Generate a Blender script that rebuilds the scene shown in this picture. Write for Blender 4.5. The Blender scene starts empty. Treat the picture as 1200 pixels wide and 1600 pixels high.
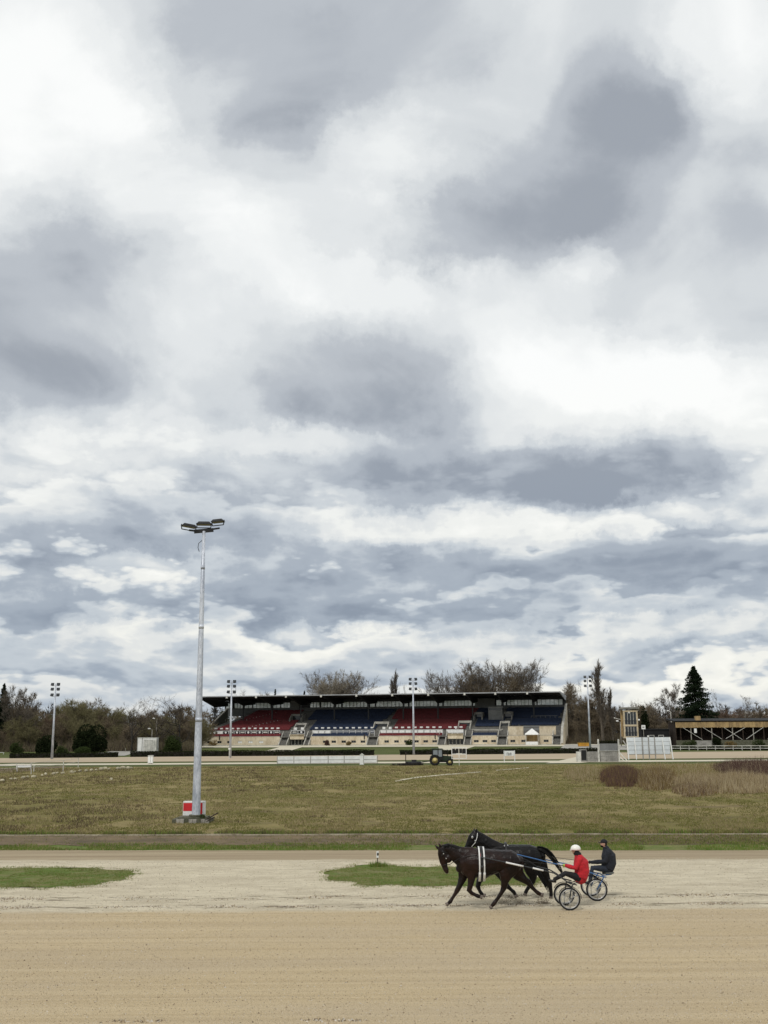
import bpy, bmesh, math, random
import numpy as np
from mathutils import Vector, Matrix, noise as mnoise

# ------------------------------------------------------------------ camera, sky, sun
scene = bpy.context.scene
COL = scene.collection
rad = math.radians
HC, FPX = 5.2, 1700.0
PITCH, ROLL = math.atan(345.0 / FPX), rad(0.33)
_r = Vector((1, 0, 0)); _u = Vector((0, -math.sin(PITCH), math.cos(PITCH))); FW = Vector((0, math.cos(PITCH), math.sin(PITCH)))
RT = _r * math.cos(ROLL) - _u * math.sin(ROLL)
UP = _u * math.cos(ROLL) + _r * math.sin(ROLL)
CAMP = Vector((0, 0, HC))
cam_data = bpy.data.cameras.new('camera')
cam_data.sensor_fit = 'VERTICAL'; cam_data.sensor_height = 36.0; cam_data.sensor_width = 27.0
cam_data.lens = 36.0 * FPX / 1600.0
cam_data.clip_start = 0.1; cam_data.clip_end = 12000
cam = bpy.data.objects.new('camera', cam_data); COL.objects.link(cam)
cam.matrix_world = Matrix(((RT.x, UP.x, -FW.x, 0), (RT.y, UP.y, -FW.y, 0), (RT.z, UP.z, -FW.z, HC), (0, 0, 0, 1)))
scene.camera = cam

scene.view_settings.view_transform = 'Standard'; scene.view_settings.look = 'None'
scene.view_settings.gamma = 1.0; scene.view_settings.use_curve_mapping = False
scene.view_settings.exposure = 0.08

SUN_AZ, SUN_EL = rad(200), rad(48)          # high, behind the camera to the left, veiled by cloud
sun_l = bpy.data.lights.new('sun', 'SUN'); sun_l.energy = 1.5; sun_l.angle = rad(13); sun_l.color = (1.0, 0.965, 0.91)
sun = bpy.data.objects.new('sun', sun_l); COL.objects.link(sun)
sdir = Vector((math.sin(SUN_AZ) * math.cos(SUN_EL), math.cos(SUN_AZ) * math.cos(SUN_EL), math.sin(SUN_EL)))
sun.rotation_euler = sdir.to_track_quat('Z', 'Y').to_euler()


def ray(px, py):
    return (FW + RT * ((px - 600) / FPX) - UP * ((py - 800) / FPX)).normalized()


def sky_angles(px, py):
    d = ray(px, py)
    return math.atan2(d.x, d.y), math.asin(d.z)


# blobs of cloud by the part of the heavens they fill (azimuth, elevation, size, tilt), weight > 0 thick and grey, < 0 thin and white
CLOUDS = [  # x, y, rx, ry, tilt, weight
    (250, 10, 260, 130, 0, .50), (440, 100, 270, 175, 8, .62), (600, 60, 280, 160, 0, .50), (720, 30, 170, 120, 0, .30), (430, 175, 130, 90, 0, .30),
    (850, 290, 320, 190, 14, .55), (800, 350, 220, 100, 6, .35), (880, 190, 210, 160, 0, .18), (970, 90, 210, 200, 0, .28), (690, 350, 150, 90, 0, .30), (1080, 270, 260, 190, 0, .45), (960, 240, 280, 200, 0, .12), (1180, 440, 150, 170, 0, .50), (1020, 470, 130, 110, 0, .30),
    (70, 500, 270, 195, 0, .68), (60, 590, 260, 100, 0, .40), (190, 340, 170, 110, 0, .38), (20, 400, 170, 130, 0, .25), (270, 650, 260, 80, 0, .25),
    (530, 600, 280, 125, -4, .68), (560, 640, 220, 60, -6, .40), (620, 540, 190, 100, 0, .35), (400, 500, 150, 90, 0, .25), (490, 320, 160, 110, 0, .25),
    (1010, 735, 260, 85, 5, .60), (800, 765, 320, 75, 4, .55), (860, 790, 260, 40, 4, .30), (610, 735, 250, 75, 0, .50), (290, 805, 270, 65, 0, .50), (300, 830, 200, 35, 0, .25),
    (970, 885, 380, 60, 0, .50), (1000, 905, 300, 32, 0, .25), (570, 885, 290, 55, 0, .40), (60, 945, 190, 70, 0, .55), (420, 945, 260, 50, 0, .50), (800, 955, 420, 45, 0, .45), (40, 850, 150, 45, 0, .3),
    (70, 140, 260, 260, 0, -.55), (230, 270, 200, 120, -38, -.45), (400, 390, 190, 90, -20, -.35), (590, 240, 140, 110, 0, -.35), (1130, 70, 170, 150, 0, -.55), (600, 440, 220, 55, 0, -.35), (905, 405, 90, 55, 0, -.45),
    (920, 580, 300, 90, -6, -.50), (1080, 610, 240, 100, 0, -.40), (420, 700, 330, 38, 0, -.40), (60, 720, 160, 50, 0, -.35), (690, 820, 180, 34, 0, -.40), (1180, 700, 70, 80, 0, -.35), (1000, 825, 240, 32, 0, -.35),
    (200, 880, 220, 32, 0, -.35), (560, 835, 160, 26, 0, -.30), (700, 905, 120, 30, 0, -.25), (190, 985, 240, 34, 0, -.30), (600, 990, 320, 28, 0, -.25), (1080, 975, 220, 26, 0, -.30),
]

world = bpy.data.worlds.new('World'); scene.world = world; world.use_nodes = True
W = world.node_tree; W.nodes.clear()
try:
    world.cycles.sampling_method = 'MANUAL'; world.cycles.sample_map_resolution = 512
except Exception:
    pass


def wn(kind, ins=None, **props):
    n = W.nodes.new(kind)
    for k, v in props.items():
        setattr(n, k, v)
    for k, v in (ins or {}).items():
        if isinstance(v, bpy.types.NodeSocket):
            W.links.new(v, n.inputs[k])
        else:
            n.inputs[k].default_value = v
    return n


def wm(op, a, b=None, c=None, clamp=False):
    ins = {0: a}
    if b is not None: ins[1] = b
    if c is not None: ins[2] = c
    n = wn('ShaderNodeMath', ins, operation=op); n.use_clamp = clamp
    return n.outputs[0]


def build_sky():
    tc = wn('ShaderNodeTexCoord')
    sep = wn('ShaderNodeSeparateXYZ', {0: tc.outputs['Generated']})
    X, Y, Z = sep.outputs
    az = wm('ARCTAN2', X, Y)
    el = wm('ARCSINE', Z)

    def cloud_noise(el_shift, detail):
        Zs = wm('MAXIMUM', wm('ADD', Z, el_shift), -0.02)
        inv = wm('DIVIDE', 1.0, wm('ADD', Zs, 0.34))
        q = wn('ShaderNodeCombineXYZ', {0: wm('MULTIPLY', X, inv), 1: wm('MULTIPLY', Y, inv), 2: 0.7}).outputs[0]
        w1 = wn('ShaderNodeTexNoise', {'Vector': q, 'Scale': 1.7, 'Detail': 2.0}, noise_dimensions='3D').outputs['Color']
        off = wn('ShaderNodeVectorMath', {0: w1, 1: (.5, .5, .5)}, operation='SUBTRACT').outputs[0]
        offs = wn('ShaderNodeVectorMath', {0: off, 'Scale': 0.55}, operation='SCALE').outputs[0]
        q2 = wn('ShaderNodeVectorMath', {0: q, 1: offs}, operation='ADD').outputs[0]
        big = wn('ShaderNodeTexNoise', {'Vector': q2, 'Scale': 1.9, 'Detail': 2.0, 'Roughness': .5}, noise_dimensions='3D').outputs['Fac']
        fine = wn('ShaderNodeTexNoise', {'Vector': q2, 'Scale': 4.6, 'Detail': detail, 'Roughness': .6}, noise_dimensions='3D').outputs['Fac']
        wv_ = wn('ShaderNodeTexVoronoi', {'Vector': q2, 'Scale': 5.2, 'Detail': 2.0, 'Roughness': .5}, feature='F1', voronoi_dimensions='2D', normalize=False).outputs['Distance']
        puff = wm('SUBTRACT', .95, wv_)
        return big, wm('ADD', wm('MULTIPLY', fine, .62), wm('MULTIPLY', puff, .30)), q2

    big, fine, q2 = cloud_noise(0.0, 9.0)
    _, fine_up, _ = cloud_noise(0.012, 7.0)
    _, fine_up2, _ = cloud_noise(0.032, 5.0)
    # the blobs, their outlines broken by noise
    wv = wn('ShaderNodeTexNoise', {'Vector': tc.outputs['Generated'], 'Scale': 7.0, 'Detail': 8.0, 'Roughness': .66}).outputs['Color']
    wv = wn('ShaderNodeVectorMath', {0: wv, 1: (.5, .5, .5)}, operation='SUBTRACT').outputs[0]
    wv = wn('ShaderNodeVectorMath', {0: wv, 1: (.15, .10, 0)}, operation='MULTIPLY').outputs[0]
    ae = wn('ShaderNodeCombineXYZ', {0: az, 1: el, 2: 0.0}).outputs[0]
    ae = wn('ShaderNodeVectorMath', {0: ae, 1: wv}, operation='ADD').outputs[0]
    tot = None
    for (x, y, rx, ry, tilt, w) in CLOUDS:
        if w > 0: rx, ry = rx * 1.06, ry * 1.06
        a, e = sky_angles(x, y)
        k = math.cos(math.atan((x - 600) / FPX)) ** 1.5
        mp = wn('ShaderNodeMapping', {'Vector': ae, 'Location': (a, e, 0), 'Rotation': (0, 0, rad(tilt)),
                                      'Scale': (rx / FPX * k, ry / FPX * k, 1)}, vector_type='TEXTURE')
        g = wn('ShaderNodeTexGradient', {'Vector': mp.outputs[0]}, gradient_type='SPHERICAL').outputs['Fac']
        g = wn('ShaderNodeMapRange', {'Value': g, 'From Min': 0.0, 'From Max': .72}, interpolation_type='SMOOTHSTEP').outputs[0]
        tot = wm('MULTIPLY', g, w) if tot is None else wm('MULTIPLY_ADD', g, w, tot)
    # nearness to the horizon: 1 at el 0, 0 above ~17 degrees
    low = wm('SUBTRACT', 1.0, wm('DIVIDE', el, rad(19)), clamp=True)
    low2 = wm('SUBTRACT', 1.0, wm('DIVIDE', el, rad(9)), clamp=True)
    # outside the part of the sky in view the noise alone makes the same broken cover
    nb = wm('MULTIPLY_ADD', big, 2.6, -1.3)
    nf = wm('MULTIPLY_ADD', fine, 2.4, -1.2)
    amp_f = wm('MULTIPLY_ADD', low, .45, .52)
    amp_b = wm('MULTIPLY_ADD', low, .35, .22)
    dens = wm('ADD', wm('ADD', wm('MULTIPLY', tot, wm('MULTIPLY_ADD', low, .10, .78)), wm('MULTIPLY', nb, amp_b)), wm('MULTIPLY', nf, amp_f))
    dens = wm('ADD', dens, wm('MULTIPLY_ADD', low, 0.20, 0.31))
    rel = wm('ADD', wm('SUBTRACT', fine, fine_up), wm('MULTIPLY', wm('SUBTRACT', fine, fine_up2), .8))                      # > 0: a cloud's lit top, < 0: its base
    relk = wm('MULTIPLY', rel, wm('MULTIPLY_ADD', low, 2.6, 0.9))
    # low down the heaps are seen from the side, one behind the other: grey base, bright rounded top
    lowc = wn('ShaderNodeCombineXYZ', {0: wm('MULTIPLY', az, 5.0), 1: wm('MULTIPLY', el, 13.0), 2: 3.3}).outputs[0]
    h1 = wn('ShaderNodeTexNoise', {'Vector': lowc, 'Scale': 1.0, 'Detail': 7.0, 'Roughness': .5, 'Distortion': .1}).outputs['Fac']
    h2 = wn('ShaderNodeTexVoronoi', {'Vector': lowc, 'Scale': 2.6, 'Detail': 3.0, 'Roughness': .55}, feature='F1', voronoi_dimensions='2D', normalize=False).outputs['Distance']
    v = wm('MULTIPLY', wm('LOGARITHM', wm('ADD', wm('MAXIMUM', el, -.03), 0.075), math.e), 2.3)
    v = wm('ADD', v, wm('MULTIPLY', h1, 2.5))
    v = wm('ADD', v, wm('MULTIPLY', h2, .55))
    s_ = wm('FRACT', v)
    top = wn('ShaderNodeMapRange', {'Value': s_, 'From Min': .72, 'From Max': 1.0, 'To Min': 1.0, 'To Max': 0.0}, interpolation_type='SMOOTHSTEP').outputs[0]
    s_ = wm('MULTIPLY', wm('POWER', s_, 1.2), top)
    h3 = wn('ShaderNodeTexNoise', {'Vector': lowc, 'Scale': .8, 'Detail': 3.0}, noise_dimensions='3D').outputs['Fac']
    s_ = wm('MULTIPLY', s_, wm('MULTIPLY_ADD', h3, 2.6, -.45))
    sh_low = wm('ADD', wm('MULTIPLY_ADD', s_, -1.08, wm('SUBTRACT', .90, wm('MULTIPLY', low2, .16))), wm('MULTIPLY_ADD', tot, .62, wm('MULTIPLY', nf, .45)))
    sh_low = wm('SUBTRACT', sh_low, wm('MULTIPLY', rel, .8))
    lf = wn('ShaderNodeMapRange', {'Value': el, 'From Min': rad(6), 'From Max': rad(19), 'To Min': 1.0, 'To Max': 0.0}, interpolation_type='SMOOTHSTEP').outputs[0]
    sh_high = wm('SUBTRACT', dens, relk)
    mm = wn('ShaderNodeMix', data_type='FLOAT')
    W.links.new(lf, mm.inputs[0]); W.links.new(sh_high, mm.inputs[2]); W.links.new(sh_low, mm.inputs[3])
    shade = mm.outputs[0]
    shade_n = wm('DIVIDE', wm('ADD', shade, .4), 1.7)
    ramp = wn('ShaderNodeValToRGB', {0: shade_n})
    cr = ramp.color_ramp; cr.interpolation = 'EASE'
    st = [(-.4, (.95, .96, .95)), (0.0, (.83, .85, .85)), (.22, (.745, .77, .78)), (.45, (.65, .68, .70)), (.78, (.48, .512, .552)), (1.2, (.335, .365, .41))]
    while len(cr.elements) < len(st): cr.elements.new(.5)
    for e_, (p, c) in zip(cr.elements, st): e_.position = (p + .4) / 1.7; e_.color = (*c, 1)
    rampl = wn('ShaderNodeValToRGB', {0: shade_n})
    cl = rampl.color_ramp; cl.interpolation = 'EASE'
    st = [(-.4, (.96, .945, .87)), (0.0, (.87, .865, .80)), (.25, (.73, .745, .735)), (.5, (.47, .53, .595)), (.8, (.285, .35, .44)), (1.25, (.20, .255, .345))]
    while len(cl.elements) < len(st): cl.elements.new(.5)
    for e_, (p, c) in zip(cl.elements, st): e_.position = (p + .4) / 1.7; e_.color = (*c, 1)
    mixl = wn('ShaderNodeMix', {'Factor': wm('MULTIPLY', low, .9), 'A': ramp.outputs[0], 'B': rampl.outputs[0]}, data_type='RGBA')
    mixl.inputs[0].default_value = 0
    W.links.new(wm('MULTIPLY', low, .9), mixl.inputs[0]); W.links.new(ramp.outputs[0], mixl.inputs[6]); W.links.new(rampl.outputs[0], mixl.inputs[7])
    cloud = mixl.outputs[2]
    # clear air in the thinnest gaps
    sky = wn('ShaderNodeTexSky', sky_type='NISHITA', sun_disc=False, sun_elevation=SUN_EL, sun_rotation=SUN_AZ, air_density=1.2, dust_density=2.0)
    bg_sky = wn('ShaderNodeBackground', {'Color': sky.outputs[0], 'Strength': .09})
    bg_cloud = wn('ShaderNodeBackground', {'Color': cloud, 'Strength': 1.0})
    mx = wn('ShaderNodeMixShader', {0: 0.96, 1: bg_sky.outputs[0], 2: bg_cloud.outputs[0]})
    out = wn('ShaderNodeOutputWorld', {0: mx.outputs[0]})


build_sky()


# ------------------------------------------------------------------ helpers
def terrain(y):
    """height of the ground: the field lies a little above the near track, the lawn climbs towards the grandstand"""
    def ss(a, b, t):
        t = min(1, max(0, (t - a) / (b - a))); return t * t * (3 - 2 * t)
    return 0.22 * ss(53.0, 57.5, y) * (1 - ss(80, 170, y)) + 1.1 * ss(258, 372, y)


def G(px, py):
    """the point of the ground that the photograph shows at a pixel"""
    d = ray(px, py); z = 0.0
    for _ in range(12):
        t = (z - HC) / d.z
        p = CAMP + d * t
        z = terrain(min(p.y, 3000))
    return Vector((p.x, p.y, z))


def AT(px, py, Y):
    d = ray(px, py)
    return CAMP + d * (Y / d.y)


def tag(o, label=None, cat=None, group=None, kind=None):
    if label: o['label'] = label
    if cat: o['category'] = cat
    if group: o['group'] = group
    if kind: o['kind'] = kind
    return o


def empty(name, loc=(0, 0, 0), rz=0.0):
    o = bpy.data.objects.new(name, None); COL.objects.link(o)
    o.location = loc; o.rotation_euler = (0, 0, rz); o.empty_display_size = .3
    return o


def link(name, me, parent=None, loc=None, rz=None):
    o = bpy.data.objects.new(name, me); COL.objects.link(o)
    if parent is not None: o.parent = parent
    if loc is not None: o.location = loc
    if rz is not None: o.rotation_euler = (0, 0, rz)
    return o


def copy_tree(o, parent=None):
    c = o.copy(); COL.objects.link(c); c.parent = parent
    for ch in list(o.children):
        copy_tree(ch, c)
    return c


class MB:
    """collects shapes for ONE mesh"""
    def __init__(s):
        s.v = []; s.f = []; s.m = []; s.smooth = []

    def add(s, vs, fs, mi=0, sm=False):
        b = len(s.v); s.v += [tuple(x) for x in vs]
        for f in fs:
            s.f.append(tuple(b + i for i in f)); s.m.append(mi); s.smooth.append(sm)
        return s

    def box(s, x0, x1, y0, y1, z0, z1, mi=0):
        vs = [(x, y, z) for z in (z0, z1) for y in (y0, y1) for x in (x0, x1)]
        return s.add(vs, [(0, 2, 3, 1), (4, 5, 7, 6), (0, 1, 5, 4), (2, 6, 7, 3), (0, 4, 6, 2), (1, 3, 7, 5)], mi)

    def obox(s, c, size, rz=0.0, rx=0.0, ry=0.0, mi=0, taper=1.0):
        R = Matrix.Rotation(rz, 3, 'Z') @ Matrix.Rotation(ry, 3, 'Y') @ Matrix.Rotation(rx, 3, 'X')
        c = Vector(c); vs = []
        for k in (-.5, .5):
            tp = taper if k > 0 else 1.0
            for j in (-.5, .5):
                for i in (-.5, .5):
                    vs.append(c + R @ Vector((i * size[0] * tp, j * size[1] * tp, k * size[2])))
        return s.add(vs, [(0, 2, 3, 1), (4, 5, 7, 6), (0, 1, 5, 4), (2, 6, 7, 3), (0, 4, 6, 2), (1, 3, 7, 5)], mi)

    def bar(s, a, b, w, h=None, mi=0):
        """square bar from a to b"""
        a = Vector(a); b = Vector(b); h = h or w
        d = (b - a).normalized(); up = Vector((0, 0, 1)) if abs(d.z) < .95 else Vector((0, 1, 0))
        x = d.cross(up).normalized(); y = x.cross(d)
        vs = [p + x * (i * w / 2) + y * (j * h / 2) for p in (a, b) for (i, j) in ((-1, -1), (1, -1), (1, 1), (-1, 1))]
        return s.add(vs, [(3, 2, 1, 0), (4, 5, 6, 7), (0, 1, 5, 4), (1, 2, 6, 5), (2, 3, 7, 6), (3, 0, 4, 7)], mi)

    def tube(s, pts, radii, n=8, mi=0, sm=True, side=None, flat=None):
        """tapered tube through points; flat[i] = ratio of the radius along 'side' to that across"""
        pts = [Vector(p) for p in pts]; N = len(pts)
        if not hasattr(radii, '__len__'): radii = [radii] * N
        vs = []
        ref = None
        for i, p in enumerate(pts):
            d = (pts[min(i + 1, N - 1)] - pts[max(i - 1, 0)]).normalized()
            if side is not None:
                x = Vector(side); x = (x - d * x.dot(d)).normalized()
            else:
                if ref is None: ref = Vector((0, 0, 1)) if abs(d.z) < .9 else Vector((1, 0, 0))
                x = (ref - d * ref.dot(d)).normalized(); ref = x
            y = d.cross(x)
            k = flat[i] if flat else 1.0
            for j in range(n):
                a = 2 * math.pi * j / n
                vs.append(p + x * (math.cos(a) * radii[i] * k) + y * (math.sin(a) * radii[i]))
        fs = [(i * n + j, i * n + (j + 1) % n, (i + 1) * n + (j + 1) % n, (i + 1) * n + j) for i in range(N - 1) for j in range(n)]
        fs.append(tuple(range(n - 1, -1, -1))); fs.append(tuple((N - 1) * n + j for j in range(n)))
        return s.add(vs, fs, mi, sm)

    def ball(s, c, r, n=10, m=7, mi=0, sm=True):
        """ellipsoid; r = radius or (rx, ry, rz)"""
        if not hasattr(r, '__len__'): r = (r, r, r)
        c = Vector(c); vs = [c + Vector((0, 0, -r[2]))]
        for i in range(1, m):
            t = math.pi * i / m - math.pi / 2
            for j in range(n):
                a = 2 * math.pi * j / n
                vs.append(c + Vector((math.cos(a) * math.cos(t) * r[0], math.sin(a) * math.cos(t) * r[1], math.sin(t) * r[2])))
        vs.append(c + Vector((0, 0, r[2]))); L = len(vs) - 1
        fs = [(0, 1 + (j + 1) % n, 1 + j) for j in range(n)]
        for i in range(m - 2):
            for j in range(n):
                a = 1 + i * n + j; b = 1 + i * n + (j + 1) % n
                fs.append((a, b, b + n, a + n))
        fs += [(L, 1 + (m - 2) * n + j, 1 + (m - 2) * n + (j + 1) % n) for j in range(n)]
        return s.add(vs, fs, mi, sm)

    def prism(s, poly, axis, a, b, mi=0):
        """polygon of (p, q) extruded from a to b along axis ('x': (p, q) = (y, z); 'y': (x, z); 'z': (x, y))"""
        def mk(p, q, t): return {'x': (t, p, q), 'y': (p, t, q), 'z': (p, q, t)}[axis]
        n = len(poly)
        vs = [mk(p, q, a) for p, q in poly] + [mk(p, q, b) for p, q in poly]
        fs = [tuple(range(n)), tuple(range(2 * n - 1, n - 1, -1))] + [(i, (i + 1) % n, n + (i + 1) % n, n + i) for i in range(n)]
        return s.add(vs, fs, mi)

    def ring(s, c, R, r, n=28, k=8, mi=0):
        """torus with its axle along Y"""
        c = Vector(c); vs = []; fs = []
        for i in range(n):
            a = 2 * math.pi * i / n; e = Vector((math.cos(a), 0, math.sin(a)))
            for j in range(k):
                b = 2 * math.pi * j / k
                vs.append(c + e * (R + r * math.cos(b)) + Vector((0, r * math.sin(b), 0)))
        for i in range(n):
            for j in range(k):
                fs.append((i * k + j, i * k + (j + 1) % k, ((i + 1) % n) * k + (j + 1) % k, ((i + 1) % n) * k + j))
        return s.add(vs, fs, mi, True)

    def mesh(s, name, mats):
        me = bpy.data.meshes.new(name); me.from_pydata(s.v, [], s.f)
        for m in (mats if isinstance(mats, (list, tuple)) else [mats]): me.materials.append(m)
        me.polygons.foreach_set('material_index', s.m); me.polygons.foreach_set('use_smooth', s.smooth)
        me.update()
        bm = bmesh.new(); bm.from_mesh(me); bmesh.ops.recalc_face_normals(bm, faces=bm.faces); bm.to_mesh(me); bm.free()
        return me

    def build(s, name, mats, parent=None, loc=None, rz=None):
        return link(name, s.mesh(name, mats), parent, loc, rz)


def np_mesh(name, V, F, mats, mi=None, smooth=False):
    """big meshes from numpy arrays; F is (n, 3) or (n, 4)"""
    me = bpy.data.meshes.new(name)
    V = np.asarray(V, dtype=np.float32); F = np.asarray(F, dtype=np.int32)
    k = F.shape[1]
    me.vertices.add(len(V)); me.vertices.foreach_set('co', V.ravel())
    me.loops.add(F.size); me.loops.foreach_set('vertex_index', F.ravel())
    me.polygons.add(len(F)); me.polygons.foreach_set('loop_start', np.arange(0, F.size, k, dtype=np.int32))
    me.polygons.foreach_set('loop_total', np.full(len(F), k, dtype=np.int32))
    for m in (mats if isinstance(mats, (list, tuple)) else [mats]): me.materials.append(m)
    if mi is not None: me.polygons.foreach_set('material_index', np.asarray(mi, dtype=np.int32))
    me.polygons.foreach_set('use_smooth', np.full(len(F), smooth))
    me.update(calc_edges=True)
    return me


def remeshed(mb, name, mats, voxel, parent=None, loc=None, smooth=2):
    """joins overlapping closed shapes into one continuous skin"""
    o = mb.build(name, mats)
    m = o.modifiers.new('skin', 'REMESH'); m.mode = 'VOXEL'; m.voxel_size = voxel; m.use_smooth_shade = True
    sm = o.modifiers.new('soft', 'SMOOTH'); sm.iterations = smooth; sm.factor = .5
    dg = bpy.context.evaluated_depsgraph_get()
    me = bpy.data.meshes.new_from_object(o.evaluated_get(dg)); me.name = name
    if not me.materials:
        me.materials.append(mats)
    old = o.data; bpy.data.objects.remove(o); bpy.data.meshes.remove(old)
    return link(name, me, parent, loc)


# ------------------------------------------------------------------ materials
class NT:
    def __init__(s, name):
        s.m = bpy.data.materials.new(name); s.m.use_nodes = True
        s.t = s.m.node_tree; s.t.nodes.clear()
        s.out = s.t.nodes.new('ShaderNodeOutputMaterial')

    def n(s, kind, ins=None, **props):
        n = s.t.nodes.new(kind)
        for k, v in props.items(): setattr(n, k, v)
        for k, v in (ins or {}).items():
            if isinstance(v, bpy.types.NodeSocket): s.t.links.new(v, n.inputs[k])
            else: n.inputs[k].default_value = v
        return n

    def math(s, op, a, b=None, c=None, clamp=False):
        ins = {0: a}
        if b is not None: ins[1] = b
        if c is not None: ins[2] = c
        n = s.n('ShaderNodeMath', ins, operation=op); n.use_clamp = clamp
        return n.outputs[0]

    def ss(s, v, a, b, lo=0.0, hi=1.0):
        return s.n('ShaderNodeMapRange', {'Value': v, 'From Min': a, 'From Max': b, 'To Min': lo, 'To Max': hi}, interpolation_type='SMOOTHSTEP').outputs[0]

    def mix(s, f, a, b, mode='MIX'):
        n = s.t.nodes.new('ShaderNodeMix'); n.data_type = 'RGBA'; n.blend_type = mode
        for i, v in ((0, f), (6, a), (7, b)):
            if isinstance(v, bpy.types.NodeSocket): s.t.links.new(v, n.inputs[i])
            elif i == 0: n.inputs[i].default_value = v
            else: n.inputs[i].default_value = (*v, 1) if len(v) == 3 else v
        return n.outputs[2]

    def pos(s, scale=(1, 1, 1), obj=True):
        c = s.n('ShaderNodeTexCoord').outputs['Object'] if obj else s.n('ShaderNodeNewGeometry').outputs['Position']
        return s.n('ShaderNodeMapping', {'Vector': c, 'Scale': scale}).outputs[0]

    def noise(s, vec, scale, detail=3.0, rough=.55, dist=0.0):
        return s.n('ShaderNodeTexNoise', {'Vector': vec, 'Scale': scale, 'Detail': detail, 'Roughness': rough, 'Distortion': dist}).outputs['Fac']

    def bsdf(s, col, rough=.8, bump=None, bump_d=.02, metal=0.0, spec=.35, **kw):
        b = s.n('ShaderNodeBsdfPrincipled', {'Roughness': rough, 'Metallic': metal, 'Specular IOR Level': spec})
        if isinstance(col, bpy.types.NodeSocket): s.t.links.new(col, b.inputs['Base Color'])
        else: b.inputs['Base Color'].default_value = (*col, 1)
        for k, v in kw.items(): b.inputs[k.replace('_', ' ')].default_value = v
        if bump is not None:
            bp = s.n('ShaderNodeBump', {'Height': bump, 'Distance': bump_d, 'Strength': 1.0})
            s.t.links.new(bp.outputs[0], b.inputs['Normal'])
        s.t.links.new(b.outputs[0], s.out.inputs[0])
        return s.m


def mat(name, col, rough=.8, var=.25, scale=2.0, bump=.004, metal=0.0, spec=.35, stretch=(1, 1, 1), col2=None, **kw):
    """worn plain surface: base colour broken by coarse blotches and fine grain"""
    t = NT(name); p = t.pos(stretch, obj=False)
    a = t.noise(p, scale, 5.0, .6); b = t.noise(p, scale * 9, 3.0, .6)
    f = t.ss(t.math('MULTIPLY_ADD', b, .45, t.math('MULTIPLY', a, .7)), .38, .78)
    c2 = col2 if col2 else tuple(c * (1 - var * 1.6) for c in col)
    c1 = tuple(min(1, c * (1 + var * .35)) for c in col)
    c = t.mix(f, c1, c2)
    return t.bsdf(c, rough, bump=b if bump else None, bump_d=bump, metal=metal, spec=spec, **kw)


M = {}
M['galv'] = mat('galvanised_steel', (.58, .61, .66), .5, .35, 1.6, .002, .35, .4, (1, 1, .35), col2=(.27, .30, .36))
M['white'] = mat('white_paint', (.78, .78, .76), .55, .12, 1.5, .002)
M['white_old'] = mat('weathered_white_paint', (.62, .61, .56), .7, .3, 1.2, .004)
M['black'] = mat('black_metal', (.012, .012, .013), .5, .3, 3, .001)
M['dark_steel'] = mat('dark_steel', (.03, .032, .035), .5, .3, 2, .001)
M['cream'] = mat('cream_render', (.62, .55, .42), .88, .26, .35, .01, stretch=(1, 1, .5), col2=(.42, .34, .23))
M['concrete'] = mat('grey_concrete', (.30, .29, .265), .9, .3, .8, .01)
M['concrete_light'] = mat('pale_concrete', (.46, .445, .40), .88, .28, .6, .01)
M['concrete_dark'] = mat('mossy_concrete', (.12, .115, .085), .95, .45, 2.4, .03, col2=(.05, .055, .03))
M['roof_dark'] = mat('bitumen_black_timber', (.011, .011, .012), .8, .3, .5, .01)
M['roof_edge'] = mat('zinc_roof_edge', (.33, .34, .35), .55, .2, .6, .002)
M['red'] = mat('red_plastic_seats', (.165, .024, .028), .7, .25, 1.5, .001)
M['blue'] = mat('blue_plastic_seats', (.018, .032, .072), .7, .25, 1.5, .001)
M['red_paint'] = mat('red_paint', (.60, .025, .03), .5, .12, 3, .001)
M['glass_dark'] = mat('dark_glass', (.02, .024, .028), .12, .1, 1, 0, spec=.6)
M['stair'] = mat('stair_concrete', (.17, .165, .15), .92, .3, 1.5, .01)
M['yellow'] = mat('yellow_paint', (.62, .36, .03), .6, .2, 2, .001)
M['wood_ochre'] = mat('ochre_timber', (.40, .28, .13), .85, .4, .9, .01, stretch=(1, 1, .25), col2=(.17, .115, .06))
M['wood_grey'] = mat('weathered_timber', (.33, .31, .27), .9, .3, 1.2, .01)
M['wood_dark'] = mat('old_dark_timber', (.045, .03, .022), .95, .4, 1.2, .01)
M['lens'] = mat('floodlight_glass', (.55, .58, .60), .15, .1, 2, 0, spec=.8)


def frosted():
    t = NT('frosted_window_glass')
    p = t.pos((1, 1, 1), obj=False)
    c = t.mix(t.ss(t.noise(p, 1.3, 4.0, .65), .42, .62), (.86, .88, .84), (.60, .66, .60))
    d = t.n('ShaderNodeBsdfDiffuse', {'Color': c}).outputs[0]
    tr = t.n('ShaderNodeBsdfTranslucent', {'Color': c}).outputs[0]
    gl = t.n('ShaderNodeBsdfGlossy', {'Roughness': .08}).outputs[0]
    a = t.n('ShaderNodeMixShader', {0: .62, 1: d, 2: tr}).outputs[0]
    a = t.n('ShaderNodeMixShader', {0: .32, 1: a, 2: t.n('ShaderNodeBsdfTransparent').outputs[0]}).outputs[0]
    b = t.n('ShaderNodeMixShader', {0: .07, 1: a, 2: gl}).outputs[0]
    t.t.links.new(b, t.out.inputs[0]); return t.m


M['frost'] = frosted()


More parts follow.
